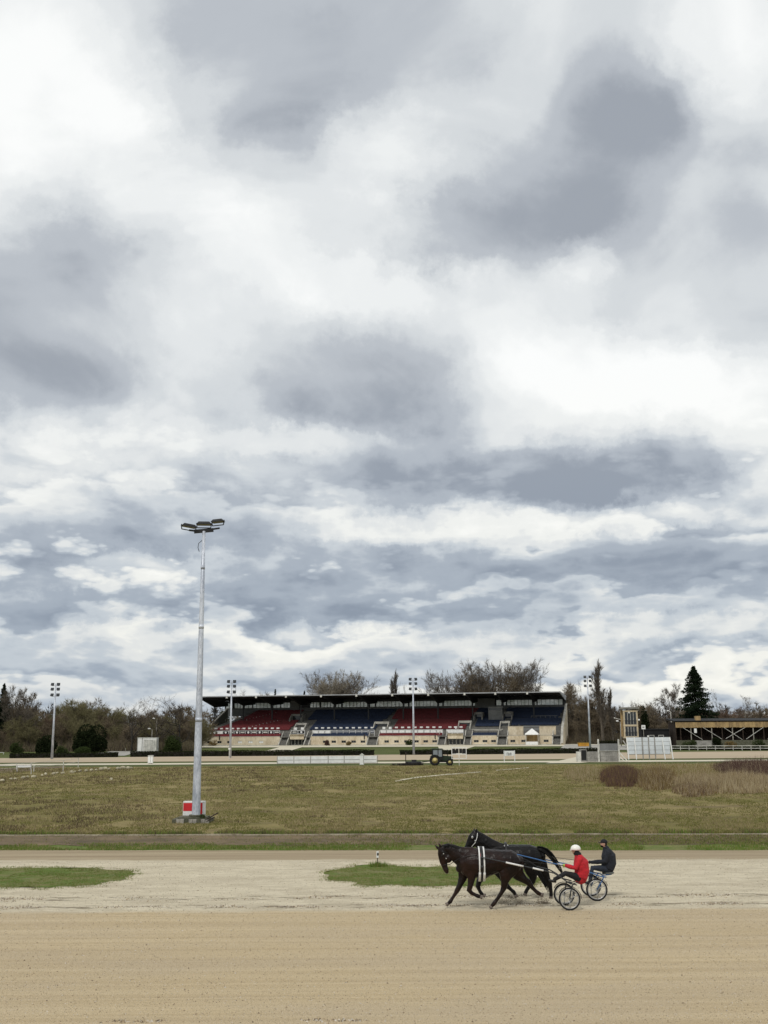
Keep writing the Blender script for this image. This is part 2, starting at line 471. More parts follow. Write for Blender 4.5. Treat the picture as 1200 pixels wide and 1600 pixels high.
def foliage_mat(name, a, b, trans=.25, scale=.6):
    t = NT(name)
    p = t.pos((1, 1, 1), obj=False)
    f = t.ss(t.noise(p, scale, 5.0, .7), .36, .64)
    rnd = t.n('ShaderNodeObjectInfo').outputs['Random']
    c = t.mix(f, a, b)
    c = t.mix(t.math('MULTIPLY', rnd, .35), c, tuple((x + y) * .32 for x, y in zip(a, b)))
    d = t.n('ShaderNodeBsdfDiffuse', {'Color': c}).outputs[0]
    tr = t.n('ShaderNodeBsdfTranslucent', {'Color': c}).outputs[0]
    m = t.n('ShaderNodeMixShader', {0: trans, 1: d, 2: tr}).outputs[0]
    t.t.links.new(m, t.out.inputs[0]); return t.m


M['bark'] = mat('tree_bark', (.12, .10, .078), .95, .35, 1.2, .02)
M['bark_pale'] = mat('pale_bark', (.36, .34, .29), .9, .4, 1.0, .02)
M['bark_dark'] = mat('dark_bark', (.030, .026, .022), .95, .35, 1.2, .02)
M['twig_brown'] = foliage_mat('brown_twigs', (.235, .190, .128), (.140, .112, .080))
M['twig_red'] = foliage_mat('reddish_twigs', (.215, .150, .108), (.145, .105, .080))
M['twig_dark'] = foliage_mat('dark_twigs', (.105, .086, .068), (.062, .052, .043))
M['twig_olive'] = foliage_mat('budding_olive_twigs', (.225, .205, .105), (.150, .132, .078))
M['twig_pale'] = foliage_mat('pale_twigs', (.36, .32, .25), (.24, .21, .165))
M['twig_grey'] = foliage_mat('grey_twigs', (.185, .160, .130), (.115, .098, .082))
M['spruce'] = foliage_mat('spruce_needles', (.013, .022, .013), (.024, .034, .018))
M['evergreen'] = foliage_mat('evergreen_leaves', (.010, .016, .008), (.022, .028, .012), .1, 2.0)
M['hedge'] = foliage_mat('clipped_hedge_leaves', (.028, .034, .014), (.014, .019, .008), .1, 3.0)
M['bush_green'] = foliage_mat('green_bush_leaves', (.055, .075, .025), (.03, .042, .016), .2, 2.0)
M['maroon'] = foliage_mat('maroon_stems', (.140, .084, .068), (.080, .052, .044), .15, 1.2)
M['olive_stem'] = foliage_mat('olive_brown_stems', (.25, .18, .075), (.16, .115, .05), .2, 1.2)
M['reed'] = foliage_mat('dry_reed', (.52, .43, .28), (.36, .29, .18), .3, .8)


# ------------------------------------------------------------------ ground
random.seed(7); RNG = np.random.default_rng(11)
Y_TRACK = (G(600, 1423).y)                   # harrowed sand ends, grit begins
L_SERV0 = (G(0, 1344), G(1200, 1342))        # grit -> service track
L_TRACK_END = (G(0, 1328.5), G(1200, 1328.5))
L_BANK0 = (G(0, 1321), G(1200, 1319))        # green strip -> dirt bank
L_KERB = (G(0, 1306.3), G(1200, 1304.3))


def line_y(L, x):
    a, b = L
    return a.y + (b.y - a.y) * (x - a.x) / (b.x - a.x)


def band(name, ya, yb, z_off, m, x0=-400, x1=400, nx=160, ny=6, jag=(0, 0), freq=.5, kind='structure', follow=True):
    """a strip of ground between two lines y = ya(x) and y = yb(x), edges broken by noise"""
    xs = np.sign(np.linspace(-1, 1, nx + 1)) * np.abs(np.linspace(-1, 1, nx + 1)) ** 1.7
    xs = (x0 + x1) / 2 + xs * (x1 - x0) / 2
    V = []; F = []
    for i, x in enumerate(xs):
        a = ya(x) + jag[0] * (mnoise.noise((x * freq, 1.3, 5)) + .5 * mnoise.noise((x * freq * 3.1, 4.3, 5)))
        b = yb(x) + jag[1] * (mnoise.noise((x * freq, 9.3, 2)) + .5 * mnoise.noise((x * freq * 3.1, 2.3, 7)))
        for j in range(ny + 1):
            y = a + (b - a) * j / ny
            V.append((x, y, terrain(y) + z_off))
    for i in range(nx):
        for j in range(ny):
            k = i * (ny + 1) + j
            F.append((k, k + ny + 1, k + ny + 2, k + 1))
    o = link(name, np_mesh(name, V, F, m, smooth=True)); tag(o, kind=kind)
    return o


def sand_mat():
    t = NT('racetrack_sand')
    geo = t.n('ShaderNodeNewGeometry').outputs['Position']
    sp = t.n('ShaderNodeSeparateXYZ', {0: geo})
    x, y = sp.outputs[0], sp.outputs[1]
    p = geo
    def st(sx, sy): return t.n('ShaderNodeMapping', {'Vector': geo, 'Scale': (sx, sy, 1)}).outputs[0]
    drift = t.noise(st(.04, .3), 1.0, 2.0)                               # the harrow never runs dead straight
    yw = t.math('ADD', y, t.math('MULTIPLY', drift, .55))
    lines = t.n('ShaderNodeCombineXYZ', {0: t.math('MULTIPLY', x, .035), 1: t.math('MULTIPLY', yw, 2.4), 2: 0.0}).outputs[0]
    l1 = t.noise(lines, 1.0, 5.0, .62)
    lines2 = t.n('ShaderNodeCombineXYZ', {0: t.math('MULTIPLY', x, .10), 1: t.math('MULTIPLY', yw, 9.0), 2: 2.0}).outputs[0]
    l2 = t.noise(lines2, 1.0, 4.0, .6)
    big = t.noise(st(.12, .35), 1.0, 4.0, .6)
    g1 = t.noise(p, 9.0, 4.0, .7); g2 = t.noise(p, 38.0, 3.0, .75)
    peb = t.n('ShaderNodeTexVoronoi', {'Vector': p, 'Scale': 17.0}, feature='F1').outputs['Distance']
    wn_ = t.n('ShaderNodeTexVoronoi', {'Vector': p, 'Scale': 17.0}, feature='F1').outputs['Color']
    # harrowed sand
    tan = t.mix(t.ss(l1, .34, .66), (.455, .355, .212), (.545, .438, .275))
    tan = t.mix(t.math('MULTIPLY', t.ss(big, .35, .7), .5), tan, (.45, .37, .262))
    crest = t.ss(l1, .66, .74)
    tan = t.mix(t.math('MULTIPLY', crest, .38), tan, (.62, .52, .365))
    tan = t.mix(t.math('MULTIPLY', t.ss(l2, .55, .75), .30), tan, (.32, .245, .155))
    tan = t.mix(t.math('MULTIPLY', t.ss(g2, .54, .66), .8), tan, (.19, .14, .085))
    tan = t.mix(t.math('MULTIPLY', t.ss(g2, .36, .46, 1, 0), .5), tan, (.72, .61, .43))
    tan = t.mix(t.math('MULTIPLY', t.ss(g1, .57, .70), .45), tan, (.27, .20, .125))
    # pale grit
    grit = t.mix(t.ss(t.noise(st(.25, .9), 1.0, 5.0, .62), .35, .68), (.585, .52, .385), (.47, .41, .30))
    grit = t.mix(t.math('MULTIPLY', t.ss(t.noise(st(.9, 2.2), 1.0, 5.0, .65, .6), .48, .62), .6), grit, (.68, .61, .46))
    grit = t.mix(t.math('MULTIPLY', t.ss(g2, .53, .66), .7), grit, (.22, .175, .12))
    grit = t.mix(t.math('MULTIPLY', t.ss(g1, .56, .70), .35), grit, (.30, .255, .19))
    # service track at the back
    serv = t.mix(t.ss(t.noise(st(.05, 3.0), 1.0, 4.0, .6), .38, .62), (.285, .225, .145), (.385, .315, .21))
    serv = t.mix(t.math('MULTIPLY', t.ss(g2, .56, .7), .5), serv, (.20, .16, .115))
    edge_n = t.math('MULTIPLY', t.math('SUBTRACT', t.noise(st(.5, 1.2), 1.0, 5.0, .7), .5), 1.5)
    ye = t.math('ADD', y, edge_n)
    f1 = t.ss(ye, Y_TRACK - .35, Y_TRACK + .45)
    k = (L_SERV0[1].y - L_SERV0[0].y) / (L_SERV0[1].x - L_SERV0[0].x)
    ys = t.math('SUBTRACT', ye, t.math('MULTIPLY', x, k))
    y0 = L_SERV0[0].y - k * L_SERV0[0].x
    f2 = t.ss(ys, y0 - .6, y0 + .4)
    c = t.mix(f1, tan, grit); c = t.mix(f2, c, serv)
    # damp hoof scrapes in two lanes just behind the harrowed sand
    ln1 = t.math('MULTIPLY', t.ss(y, Y_TRACK + .45, Y_TRACK + .75), t.ss(y, Y_TRACK + 1.15, Y_TRACK + 1.45, 1, 0))
    ln2 = t.math('MULTIPLY', t.ss(y, Y_TRACK + 2.2, Y_TRACK + 2.5), t.ss(y, Y_TRACK + 3.0, Y_TRACK + 3.35, 1, 0))
    lanes = t.math('MAXIMUM', ln1, ln2)
    sc = t.math('MULTIPLY', t.ss(t.noise(st(.8, 3.0), 1.0, 4.0, .7), .53, .61), lanes)
    c = t.mix(t.math('MULTIPLY', sc, .8), c, (.17, .135, .09))
    h = t.math('MULTIPLY_ADD', l1, 1.5, t.math('MULTIPLY_ADD', g1, .7, t.math('MULTIPLY', g2, .55)))
    h = t.math('ADD', h, t.math('MULTIPLY', peb, -.35))
    h = t.math('ADD', h, t.math('MULTIPLY', sc, -1.2))
    return t.bsdf(c, .95, bump=h, bump_d=.045, spec=.15)


def turf_mat(name, a, b, dry, dirt, dry_amt=.5, scale=.12, dirt_amt=.3):
    t = NT(name)
    geo = t.n('ShaderNodeNewGeometry').outputs['Position']
    def st(sx, sy): return t.n('ShaderNodeMapping', {'Vector': geo, 'Scale': (sx, sy, 1)}).outputs[0]
    c = t.mix(t.ss(t.noise(st(scale * 4, scale * 4), 1.0, 6.0, .7), .38, .62), a, b)
    c = t.mix(t.math('MULTIPLY', t.ss(t.noise(st(scale, scale * 1.6), 1.0, 6.0, .68), .44, .58), dry_amt), c, dry)
    c = t.mix(t.math('MULTIPLY', t.ss(t.noise(st(scale * 2.3, scale * 3.2), 1.3, 6.0, .72), .53, .66), dirt_amt), c, dirt)
    g = t.noise(geo, 7.0, 5.0, .75)
    c = t.mix(t.math('MULTIPLY', t.ss(g, .54, .68), .6), c, tuple(x * .45 for x in a))
    c = t.mix(t.math('MULTIPLY', t.ss(g, .33, .45, 1, 0), .35), c, tuple(min(1, x * 1.6) for x in dry))
    h = t.math('MULTIPLY_ADD', g, 1.0, t.noise(st(1.3, 1.3), 1.0, 4.0, .7))
    return t.bsdf(c, .95, bump=h, bump_d=.12, spec=.1)


M['sand'] = sand_mat()
M['infield'] = turf_mat('rough_infield_turf', (.150, .135, .045), (.215, .185, .068), (.31, .245, .12), (.125, .090, .060), .65, .10, .6)
M['lawn'] = turf_mat('mown_lawn', (.062, .085, .024), (.088, .105, .032), (.12, .12, .05), (.08, .075, .04), .4, .08, .2)
M['verge'] = turf_mat('short_verge_grass', (.110, .175, .036), (.150, .180, .048), (.26, .22, .11), (.22, .18, .12), .5, .5, .6)
M['dirt'] = mat('dark_dirt_bank', (.165, .120, .068), .95, .35, .9, .08, stretch=(.35, 1, 1), col2=(.080, .062, .036))
M['far_sand'] = mat('far_racetrack_sand', (.40, .325, .225), .95, .15, .12, .01, stretch=(.15, 1, 1), col2=(.335, .265, .18))
M['path'] = mat('pale_gravel_path', (.52, .475, .36), .95, .18, .3, .01, stretch=(.3, 1, 1), col2=(.47, .43, .34))
M['paving'] = mat('grey_paving', (.36, .345, .31), .9, .2, .4, .01)
M['woodland'] = mat('woodland_floor', (.075, .062, .038), .95, .35, .2, .05, col2=(.045, .045, .022))

# one sheet of land to the horizon
ys = np.concatenate([np.arange(-40, 50, 6.), np.arange(50, 62, .75), np.arange(62, 260, 9.), np.arange(260, 400, 5.), np.array([400, 450, 520, 650, 900, 1400, 2200, 3500, 6000])])
xs = np.concatenate([-np.array([6000, 3000, 1500, 800, 500]), np.arange(-350, 351, 25.), np.array([500, 800, 1500, 3000, 6000])])
V = [(x, y, terrain(y) - .03) for y in ys for x in xs]; nx_ = len(xs)
F = [(j * nx_ + i, j * nx_ + i + 1, (j + 1) * nx_ + i + 1, (j + 1) * nx_ + i) for j in range(len(ys) - 1) for i in range(nx_ - 1)]
tag(link('ground', np_mesh('ground', V, F, M['lawn'], smooth=True)), kind='structure')

band('racetrack', lambda x: -30, lambda x: line_y(L_TRACK_END, x), 0.0, M['sand'], -260, 260, 220, 8, (0, .22), .6)
band('grass_strip', lambda x: line_y(L_TRACK_END, x) - .3, lambda x: line_y(L_BANK0, x) + .4, -.012, M['verge'], -260, 260, 200, 4, (.1, .1))
band('dirt_bank', lambda x: line_y(L_BANK0, x), lambda x: line_y(L_KERB, x), .004, M['dirt'], -260, 260, 240, 8, (.45, .0), .8)
band('infield', lambda x: line_y(L_KERB, x) + .12, lambda x: G(600, 1196).y, .0, M['infield'], -300, 300, 120, 60, (0, 0))
L_PATH0 = (G(0, 1196.2), G(1200, 1189.2)); L_PATH1 = (G(0, 1193.9), G(1200, 1186.6))
band('far_path', lambda x: line_y(L_PATH0, x), lambda x: line_y(L_PATH1, x), .012, M['path'], -330, 330, 100, 3, (1.2, .8), .08)
L_FT0 = (G(0, 1191.8), G(1200, 1184.3)); L_FT1 = (G(0, 1184.6), G(1200, 1173.5))
band('far_racetrack', lambda x: line_y(L_FT0, x), lambda x: line_y(L_FT1, x), .012, M['far_sand'], -400, 400, 100, 6, (.8, .5), .05)
band('woodland_floor', lambda x: 425, lambda x: 900, .03, M['woodland'], -600, 600, 60, 6)

# light concrete kerb between dirt bank and field, cast in pieces
kerb_root = empty('kerb', (0, 0, 0)); tag(kerb_root, kind='structure')
kb = MB()
kb.obox((0, 0, -.03), (1.97, .11, .13))
kerb_me = kb.mesh('kerb_stone', mat('earthy_kerb_concrete', (.36, .32, .24), .9, .35, 1.2, .01, col2=(.17, .14, .09)))
ang = math.atan2(L_KERB[1].y - L_KERB[0].y, L_KERB[1].x - L_KERB[0].x)
x = -34.0
while x < 34:
    y = line_y(L_KERB, x) + .06
    o = link('kerb_stone', kerb_me, kerb_root, (x, y, terrain(y) + .03 + random.uniform(-.015, .015)), ang)
    x += 1.985


def patch(name, pts, z, m, jag=.25, step=.25, kind='structure'):
    """ragged-edged patch from an outline of photograph pixels on the ground"""
    P = [G(*p) for p in pts]; out = []
    for i, a in enumerate(P):
        b = P[(i + 1) % len(P)]; L = (b - a).length; n = max(1, int(L / step))
        for k in range(n):
            q = a + (b - a) * (k / n)
            dn = mnoise.noise((q.x * .9, q.y * .9, 3)) + .6 * mnoise.noise((q.x * 2.7, q.y * 2.7, 8)) + .5 * mnoise.noise((q.x * 7, q.y * 7, 1))
            nrm = (b - a).normalized(); q = q + Vector((nrm.y, -nrm.x, 0)) * (dn * jag)
            out.append((q.x, q.y))
    bm = bmesh.new()
    vs = [bm.verts.new((p[0], p[1], terrain(p[1]) + z)) for p in out]
    f = bm.faces.new(vs); bmesh.ops.triangulate(bm, faces=[f])
    me = bpy.data.meshes.new(name); bm.to_mesh(me); bm.free(); me.materials.append(m)
    return tag(link(name, me), kind=kind), out


patch_a, outA = patch('grass_patch', [(-120, 1388), (95, 1386), (150, 1381), (188, 1374), (207, 1365), (190, 1359), (100, 1357), (-120, 1357)], .008, M['verge'], .45)
patch_b, outB = patch('grass_patch', [(520, 1376), (575, 1383), (700, 1384), (832, 1383), (850, 1376), (820, 1358), (700, 1354), (575, 1352), (535, 1356), (505, 1363)], .008, M['verge'], .45)


def inside(out, x, y):
    out = np.asarray(out); n = len(out); c = np.zeros(len(x), bool)
    xi, yi = out[:, 0], out[:, 1]; xj, yj = np.roll(xi, 1), np.roll(yi, 1)
    for a, b, p, q in zip(xi, yi, xj, yj):
        if b == q: continue
        c ^= ((b > y) != (q > y)) & (x < (p - a) * (y - b) / (q - b) + a)
    return c


def blades(name, x, y, h, w, mats, lean=.5, per=3, z=None, weights=None, parent=None):
    """grass: every tuft a few bent blades"""
    n = len(x); x = np.repeat(x, per); y = np.repeat(y, per); h = np.repeat(h, per); w = np.repeat(w, per)
    N = len(x); a = RNG.uniform(0, 2 * np.pi, N); r = w * 2.5
    x = x + RNG.normal(0, 1, N) * r; y = y + RNG.normal(0, 1, N) * r
    zz = np.array([terrain(v) for v in y]) if z is None else np.full(N, z)
    h = h * RNG.uniform(.5, 1.15, N)
    dx, dy = np.cos(a) * w / 2, np.sin(a) * w / 2
    la = RNG.uniform(0, 2 * np.pi, N); ll = RNG.uniform(0, lean, N) * h
    V = np.empty((N, 3, 3)); V[:, 0] = np.stack([x - dx, y - dy, zz - .01], 1); V[:, 1] = np.stack([x + dx, y + dy, zz - .01], 1)
    V[:, 2] = np.stack([x + np.cos(la) * ll, y + np.sin(la) * ll, zz + h], 1)
    F = np.arange(N * 3).reshape(N, 3)
    mi = RNG.choice(len(mats), N, p=weights)
    return link(name, np_mesh(name, V.reshape(-1, 3), F, mats, mi), parent)


M['g1'] = foliage_mat('green_blades', (.165, .250, .050), (.105, .165, .034), .35, .5)
M['g2'] = foliage_mat('yellowed_blades', (.27, .255, .085), (.18, .18, .06), .35, .4)
M['g3'] = foliage_mat('dry_straw_blades', (.40, .33, .18), (.27, .215, .12), .3, .4)
M['g4'] = foliage_mat('dark_brown_blades', (.14, .105, .065), (.10, .08, .05), .2, .4)


M['gf'] = foliage_mat('dull_green_blades', (.170, .170, .050), (.120, .118, .038), .35, .4)


def scatter_poly(out, n):
    o = np.asarray(out); lo = np.maximum(o.min(0), (-22, -99)); hi = np.minimum(o.max(0), (26, 999))
    x = RNG.uniform(lo[0], hi[0], n); y = RNG.uniform(lo[1], hi[1], n); k = inside(out, x, y)
    return x[k], y[k]


def scatter_round(out, n, grow_):
    o = np.asarray(out); lo = np.maximum(o.min(0) - grow_, (-22, -99)); hi = np.minimum(o.max(0) + grow_, (26, 999))
    x = RNG.uniform(lo[0], hi[0], n); y = RNG.uniform(lo[1], hi[1], n)
    c = o.mean(0); f = RNG.uniform(0, .16, n); xs_ = c[0] + (x - c[0]) * (1 - f * .5); ys_ = c[1] + (y - c[1]) * (1 - f * 1.4)
    k = inside(out, xs_, ys_); return x[k], y[k]


for out, n, dry_x in ((outA, 22000, None), (outB, 22000, 1)):
    x, y = scatter_round(out, n, .9)
    cl = np.array([mnoise.noise((a * .8, b * 1.1, 4)) + .6 * mnoise.noise((a * 2.6, b * 3.1, 9)) for a, b in zip(x, y)]); k = cl > -.22
    x, y = x[k], y[k]
    g = blades('short_grass', x, y, RNG.uniform(.015, .06, len(x)), np.full(len(x), .022), [M['g1'], M['g2'], M['g3']], .6, 3, weights=[.58, .28, .14] if dry_x is None else [.46, .34, .20]); tag(g, kind='stuff')
# verge strip at the foot of the bank
n = 9000; x = RNG.uniform(-24, 26, n)
ylo = np.array([line_y(L_TRACK_END, v) for v in x]); yhi = np.array([line_y(L_BANK0, v) for v in x])
y = ylo + (yhi - ylo) * RNG.uniform(-.02, 1.25, n)
cl = np.array([mnoise.noise((a * .35, b * .5, 7)) for a, b in zip(x, y)]); k = cl > -.2
tag(blades('short_grass', x[k], y[k], RNG.uniform(.05, .13, k.sum()), np.full(k.sum(), .03), [M['g1'], M['g2'], M['g3']], .6, 4, weights=[.6, .28, .12]), kind='stuff')
# thin weeds on the dirt bank, thicker towards the right
n = 22000; x = RNG.uniform(-24, 27, n)
ylo = np.array([line_y(L_BANK0, v) for v in x]); yhi = np.array([line_y(L_KERB, v) for v in x]); y = ylo + (yhi - ylo) * RNG.uniform(0, .97, n)
k = RNG.uniform(0, 1, n) < np.clip((x + 6) / 16, .06, 1)
tag(blades('bank_weeds', x[k], y[k], RNG.uniform(.04, .10, k.sum()), np.full(k.sum(), .03), [M['g1'], M['g2'], M['g4']], .6, 3, weights=[.25, .45, .3]), kind='stuff')
# the rough field
n = 110000; yy = 56.5 + (178 - 56.5) * RNG.uniform(0, 1, n) ** 1.7; xx = RNG.uniform(-.42, .42, n) * (yy + 6)
ky = yy > np.array([line_y(L_KERB, v) for v in xx]) + .25
xx, yy = xx[ky], yy[ky]
c1_ = np.array([mnoise.noise((a * .05, b * .045, 2)) + .55 * mnoise.noise((a * .17, b * .11, 6)) + .4 * mnoise.noise((a * .7, b * .4, 1)) for a, b in zip(xx, yy)])
c2_ = np.array([mnoise.noise((a * .06 + 9, b * .05, 12)) + .5 * mnoise.noise((a * .5, b * .3, 16)) for a, b in zip(xx, yy)]) - .012 * np.clip(xx, -30, 10)
s = (yy / 60.0) ** .8
c3_ = np.array([mnoise.noise((a * .30, b * .16, 31)) + .6 * mnoise.noise((a * .9, b * .45, 33)) for a, b in zip(xx, yy)])
bare = np.array([mnoise.noise((a * .5, b * .22, 41)) + .5 * mnoise.noise((a * 1.6, b * .8, 43)) for a, b in zip(xx, yy)]) < -.30
base_ = (c1_ > .08).astype(float) * .35 - (c2_ > .25) * .0
v_ = c3_ + base_
cls = np.where(bare, 9, np.where((c2_ > .22) & (c3_ < .12), 3, np.where(v_ > .22, 2, np.where(v_ < -.12, 0, 1))))
for q, nm, hh_, ww_, wt in ((0, 'green_field_grass', .07, .042, [.86, .12, .02, 0]), (1, 'field_grass', .08, .04, [.35, .50, .13, .02]), (2, 'dry_field_grass', .12, .036, [.03, .32, .60, .05]), (3, 'brown_field_weeds', .14, .036, [.05, .10, .20, .65])):
    k = cls == q
    tag(blades(nm, xx[k], yy[k], hh_ * s[k] ** .5, ww_ * s[k], [M['gf'], M['g2'], M['g3'], M['g4']], .7, 3, weights=wt), kind='stuff')
# weeds along the kerb
n = 5000; xx = RNG.uniform(-25, 27, n); yy = np.array([line_y(L_KERB, v) for v in xx]) + .2 + np.abs(RNG.normal(0, .55, n))
cl = np.array([mnoise.noise((a * .5, 3, 2)) for a in xx]); k = cl > -.15
tag(blades('kerbside_grass', xx[k], yy[k], RNG.uniform(.08, .24, k.sum()), np.full(k.sum(), .04), [M['g1'], M['g2'], M['g4']], .5, 4, weights=[.35, .3, .35]), kind='stuff')

# clods and pebbles on the track: real lumps, far too many to count
def clods(name, x, y, r, mats):
    n = len(x); base = np.array([(1, 0, 0), (-.5, .87, 0), (-.5, -.87, 0), (.1, .05, .8)])
    a = RNG.uniform(0, 2 * np.pi, n); c, s_ = np.cos(a), np.sin(a)
    B = base[None] * RNG.uniform(.6, 1.3, (n, 4, 1)) * r[:, None, None]
    X = B[:, :, 0] * c[:, None] - B[:, :, 1] * s_[:, None] + x[:, None]; Yv = B[:, :, 0] * s_[:, None] + B[:, :, 1] * c[:, None] + y[:, None]
    Zv = B[:, :, 2] + np.array([terrain(v) for v in y])[:, None]
    V = np.stack([X, Yv, Zv], 2).reshape(-1, 3); b = np.arange(n)[:, None] * 4
    F = np.concatenate([b + np.array([[0, 1, 3]]), b + np.array([[1, 2, 3]]), b + np.array([[2, 0, 3]])])
    return tag(link(name, np_mesh(name, V, F, mats, RNG.integers(0, len(mats), len(F)))), kind='stuff')


M['clod_a'] = mat('sand_clod', (.36, .28, .18), .95, .3, 8, 0); M['clod_b'] = mat('pale_pebble', (.55, .50, .42), .9, .2, 8, 0); M['clod_c'] = mat('damp_clod', (.16, .12, .08), .95, .3, 8, 0)
n = 42000; yy = 20 + (Y_TRACK - 20) * RNG.uniform(0, 1, n); xx = RNG.uniform(-.40, .40, n) * (yy + 2)
clods('sand_clods', xx, yy, RNG.uniform(.005, .016, n) * (1 + .8 * (RNG.uniform(0, 1, n) > .95)), [M['clod_a'], M['clod_b'], M['clod_c'], M['clod_a']])
n = 16000; yy = RNG.uniform(Y_TRACK, line_y(L_SERV0, 0), n); xx = RNG.uniform(-.40, .40, n) * (yy + 2)
k = ~(inside(outA, xx, yy) | inside(outB, xx, yy)); xx, yy = xx[k], yy[k]
clods('loose_grit', xx, yy, RNG.uniform(.007, .024, len(xx)), [M['clod_a'], M['clod_b'], M['clod_b'], M['clod_c']])
# crumbled ridges where hooves cut the edge of the harrowed sand, and along the near edge
for nm, yc, sp, N in (('hoof_scrapes', Y_TRACK + .95, .16, 3600), ('hoof_scrapes', Y_TRACK + 2.75, .22, 4200), ('sand_ridge', G(600, 1594).y, .05, 2600)):
    xx = RNG.uniform(-17, 19, N); yy = yc + RNG.normal(0, 1, N) * sp
    cl = np.array([mnoise.noise((a * .55, b * 1.2, yc)) for a, b in zip(xx, yy)]); k = cl > (-.1 if nm == 'sand_ridge' else .08)
    clods(nm, xx[k], yy[k], RNG.uniform(.012, .038, k.sum()), [M['clod_c'], M['clod_a'], M['clod_b']])


# ------------------------------------------------------------------ grandstand
ALPHA = rad(13.0)
SO = AT(600, 1163.5, 375.0); SO.z = 0.0
EX = Vector((math.cos(ALPHA), -math.sin(ALPHA), 0)); EY = Vector((math.sin(ALPHA), math.cos(ALPHA), 0))


def S(px, py, v):
    """(u, z) on the plane v metres behind the grandstand's front wall"""
    d = ray(px, py)
    # CAMP + t d = SO + u EX + v EY
    k = (SO + EY * v - CAMP).dot(EY) / d.dot(EY)
    p = CAMP + d * k
    return (p - SO).dot(EX), p.z


def SU(px, v=0.0): return S(px, 1150, v)[0]
BZ = 1.05
stand = empty('grandstand', (SO.x, SO.y, 0), -ALPHA)
tag(stand, 'long roofed grandstand with red and blue seat blocks and cream front wall', 'grandstand')

U0, U1 = SU(299), SU(878)
UR0 = SU(314)                     # left end of the roof
Z_WT = 4.1                        # top of the front wall
M['upper_grey'] = mat('grey_parapet', (.20, .205, .205), .85, .2, .5, .005)

# front wall, in the stretches between stairs and entrances; window openings cut out as real recesses
wall_runs = [(299, 437, [327, 343, 358.5, 375, 391.5, 408]), (486, 573, [508, 521.5, 537, 552.5, 567]), (592, 683, [604, 619.5, 635, 650.5, 665, 679]),
             (738, 776, [744, 757.5, 771]), (794, 822.5, [801, 818]), (840.5, 862, [853])]
pale_win = (375, 391.5, 408)
win_frame_me = None
wf = MB(); wf.box(-.80, .80, 0, .08, -.42, -.36); wf.box(-.80, .80, 0, .08, .36, .42); wf.box(-.80, -.74, 0, .08, -.36, .36); wf.box(.74, .80, 0, .08, -.36, .36); wf.box(-.03, .03, .01, .07, -.36, .36)
wf_me = wf.mesh('window_frame', M['wood_grey'])
pn = MB(); pn.box(-.74, .74, .03, .05, -.36, .36)
pn_me = pn.mesh('pane', M['glass_dark']); pn_w = pn.mesh('pane', M['white'])
for (a, b, wins) in wall_runs:
    ua, ub = SU(a), SU(b)
    mb = MB(); zw0, zw1 = S(600, 1160.4, 0)[1] , S(600, 1156.8, 0)[1]
    mb.box(ua, ub, 0, .35, BZ - .4, zw0); mb.box(ua, ub, 0, .35, zw1, Z_WT)
    cur = ua
    for w in wins:
        uw = SU(w)
        mb.box(cur, uw - .82, 0, .35, zw0, zw1); cur = uw + .82
    mb.box(cur, ub, 0, .35, zw0, zw1)
    mb.box(ua, ub, -.10, 0, BZ - .4, BZ + .25, 1)            # plinth
    mb.box(ua - .02, ub + .02, -.08, .45, Z_WT, Z_WT + .14, 1)  # coping
    # splayed buttress at both ends, following the stair
    for e, sgn in ((ua, -1), (ub, 1)):
        if e not in (U0,):
            mb.prism([(e, BZ - .4), (e + sgn * 1.1, BZ - .4), (e, Z_WT)], 'y', .02, .3, 0)
    mb.build('front_wall', [M['cream'], M['concrete_light']], stand)
    for w in wins:
        f = link('window', wf_me, stand, (SU(w), .12, (zw0 + zw1) / 2))
        link('pane', pn_w if w in pale_win else pn_me, f)

# the seating: lower bank (12 rows), gangway, upper bank (12 rows)
LB_V, LB_Z, RD, RH = 3.2, 6.1, .82, .285
UB_V, UB_Z, UH = 14.2, 9.75, .275
def row_lower(i): return LB_V + i * RD, LB_Z + i * RH
def row_upper(i): return UB_V + i * RD, UB_Z + i * UH
mb = MB()
for i in range(13):
    v, z = row_lower(i); mb.box(U0 + 3 + i * .45, U1, v, v + RD + .05, z - 1.6, z)
v, z = row_lower(12); mb.box(U0 + 9, U1, v + RD, UB_V, z - 1.0, z + .05)
for i in range(14):
    v, z = row_upper(i); mb.box(U0 + 9.5 + i * .3, U1, v, v + RD + .05, z - 1.6, z)
mb.build('terrace_steps', M['stair'], stand)
mb = MB(); mb.box(U0, U1, .45, 3.2, Z_WT - .3, Z_WT + .02); mb.build('front_terrace', M['stair'], stand)
mb = MB(); mb.box(U0 + 1, U1, 3.0, 3.2, Z_WT, LB_Z - .35); mb.build('terrace_riser', M['stair'], stand)

# first row of coloured benches, right behind the wall
blocks_front = [(316, 437, 'red'), (487, 577, 'blue'), (592, 690, 'red'), (738, 776, 'blue')]
for (a, b, c) in blocks_front:
    mb = MB(); ua, ub = SU(a, .6), SU(b, .6)
    for r in range(3):
        u = ua
        while u < ub - .5:
            mb.box(u, u + .46, .55 + r * .75, .95 + r * .75, Z_WT + .12 + r * .26, Z_WT + .2 + r * .26)
            mb.box(u, u + .46, .95 + r * .75, 1.0 + r * .75, Z_WT + .12 + r * .26, Z_WT + .52 + r * .26); u += .5
    tag(mb.build(c + '_benches', M[c], stand), kind='stuff')
    mb = MB(); mb.box(ua - .1, ub + .1, .5, 2.9, Z_WT - .05, Z_WT + .10); mb.build('bench_step', M['concrete'], stand)

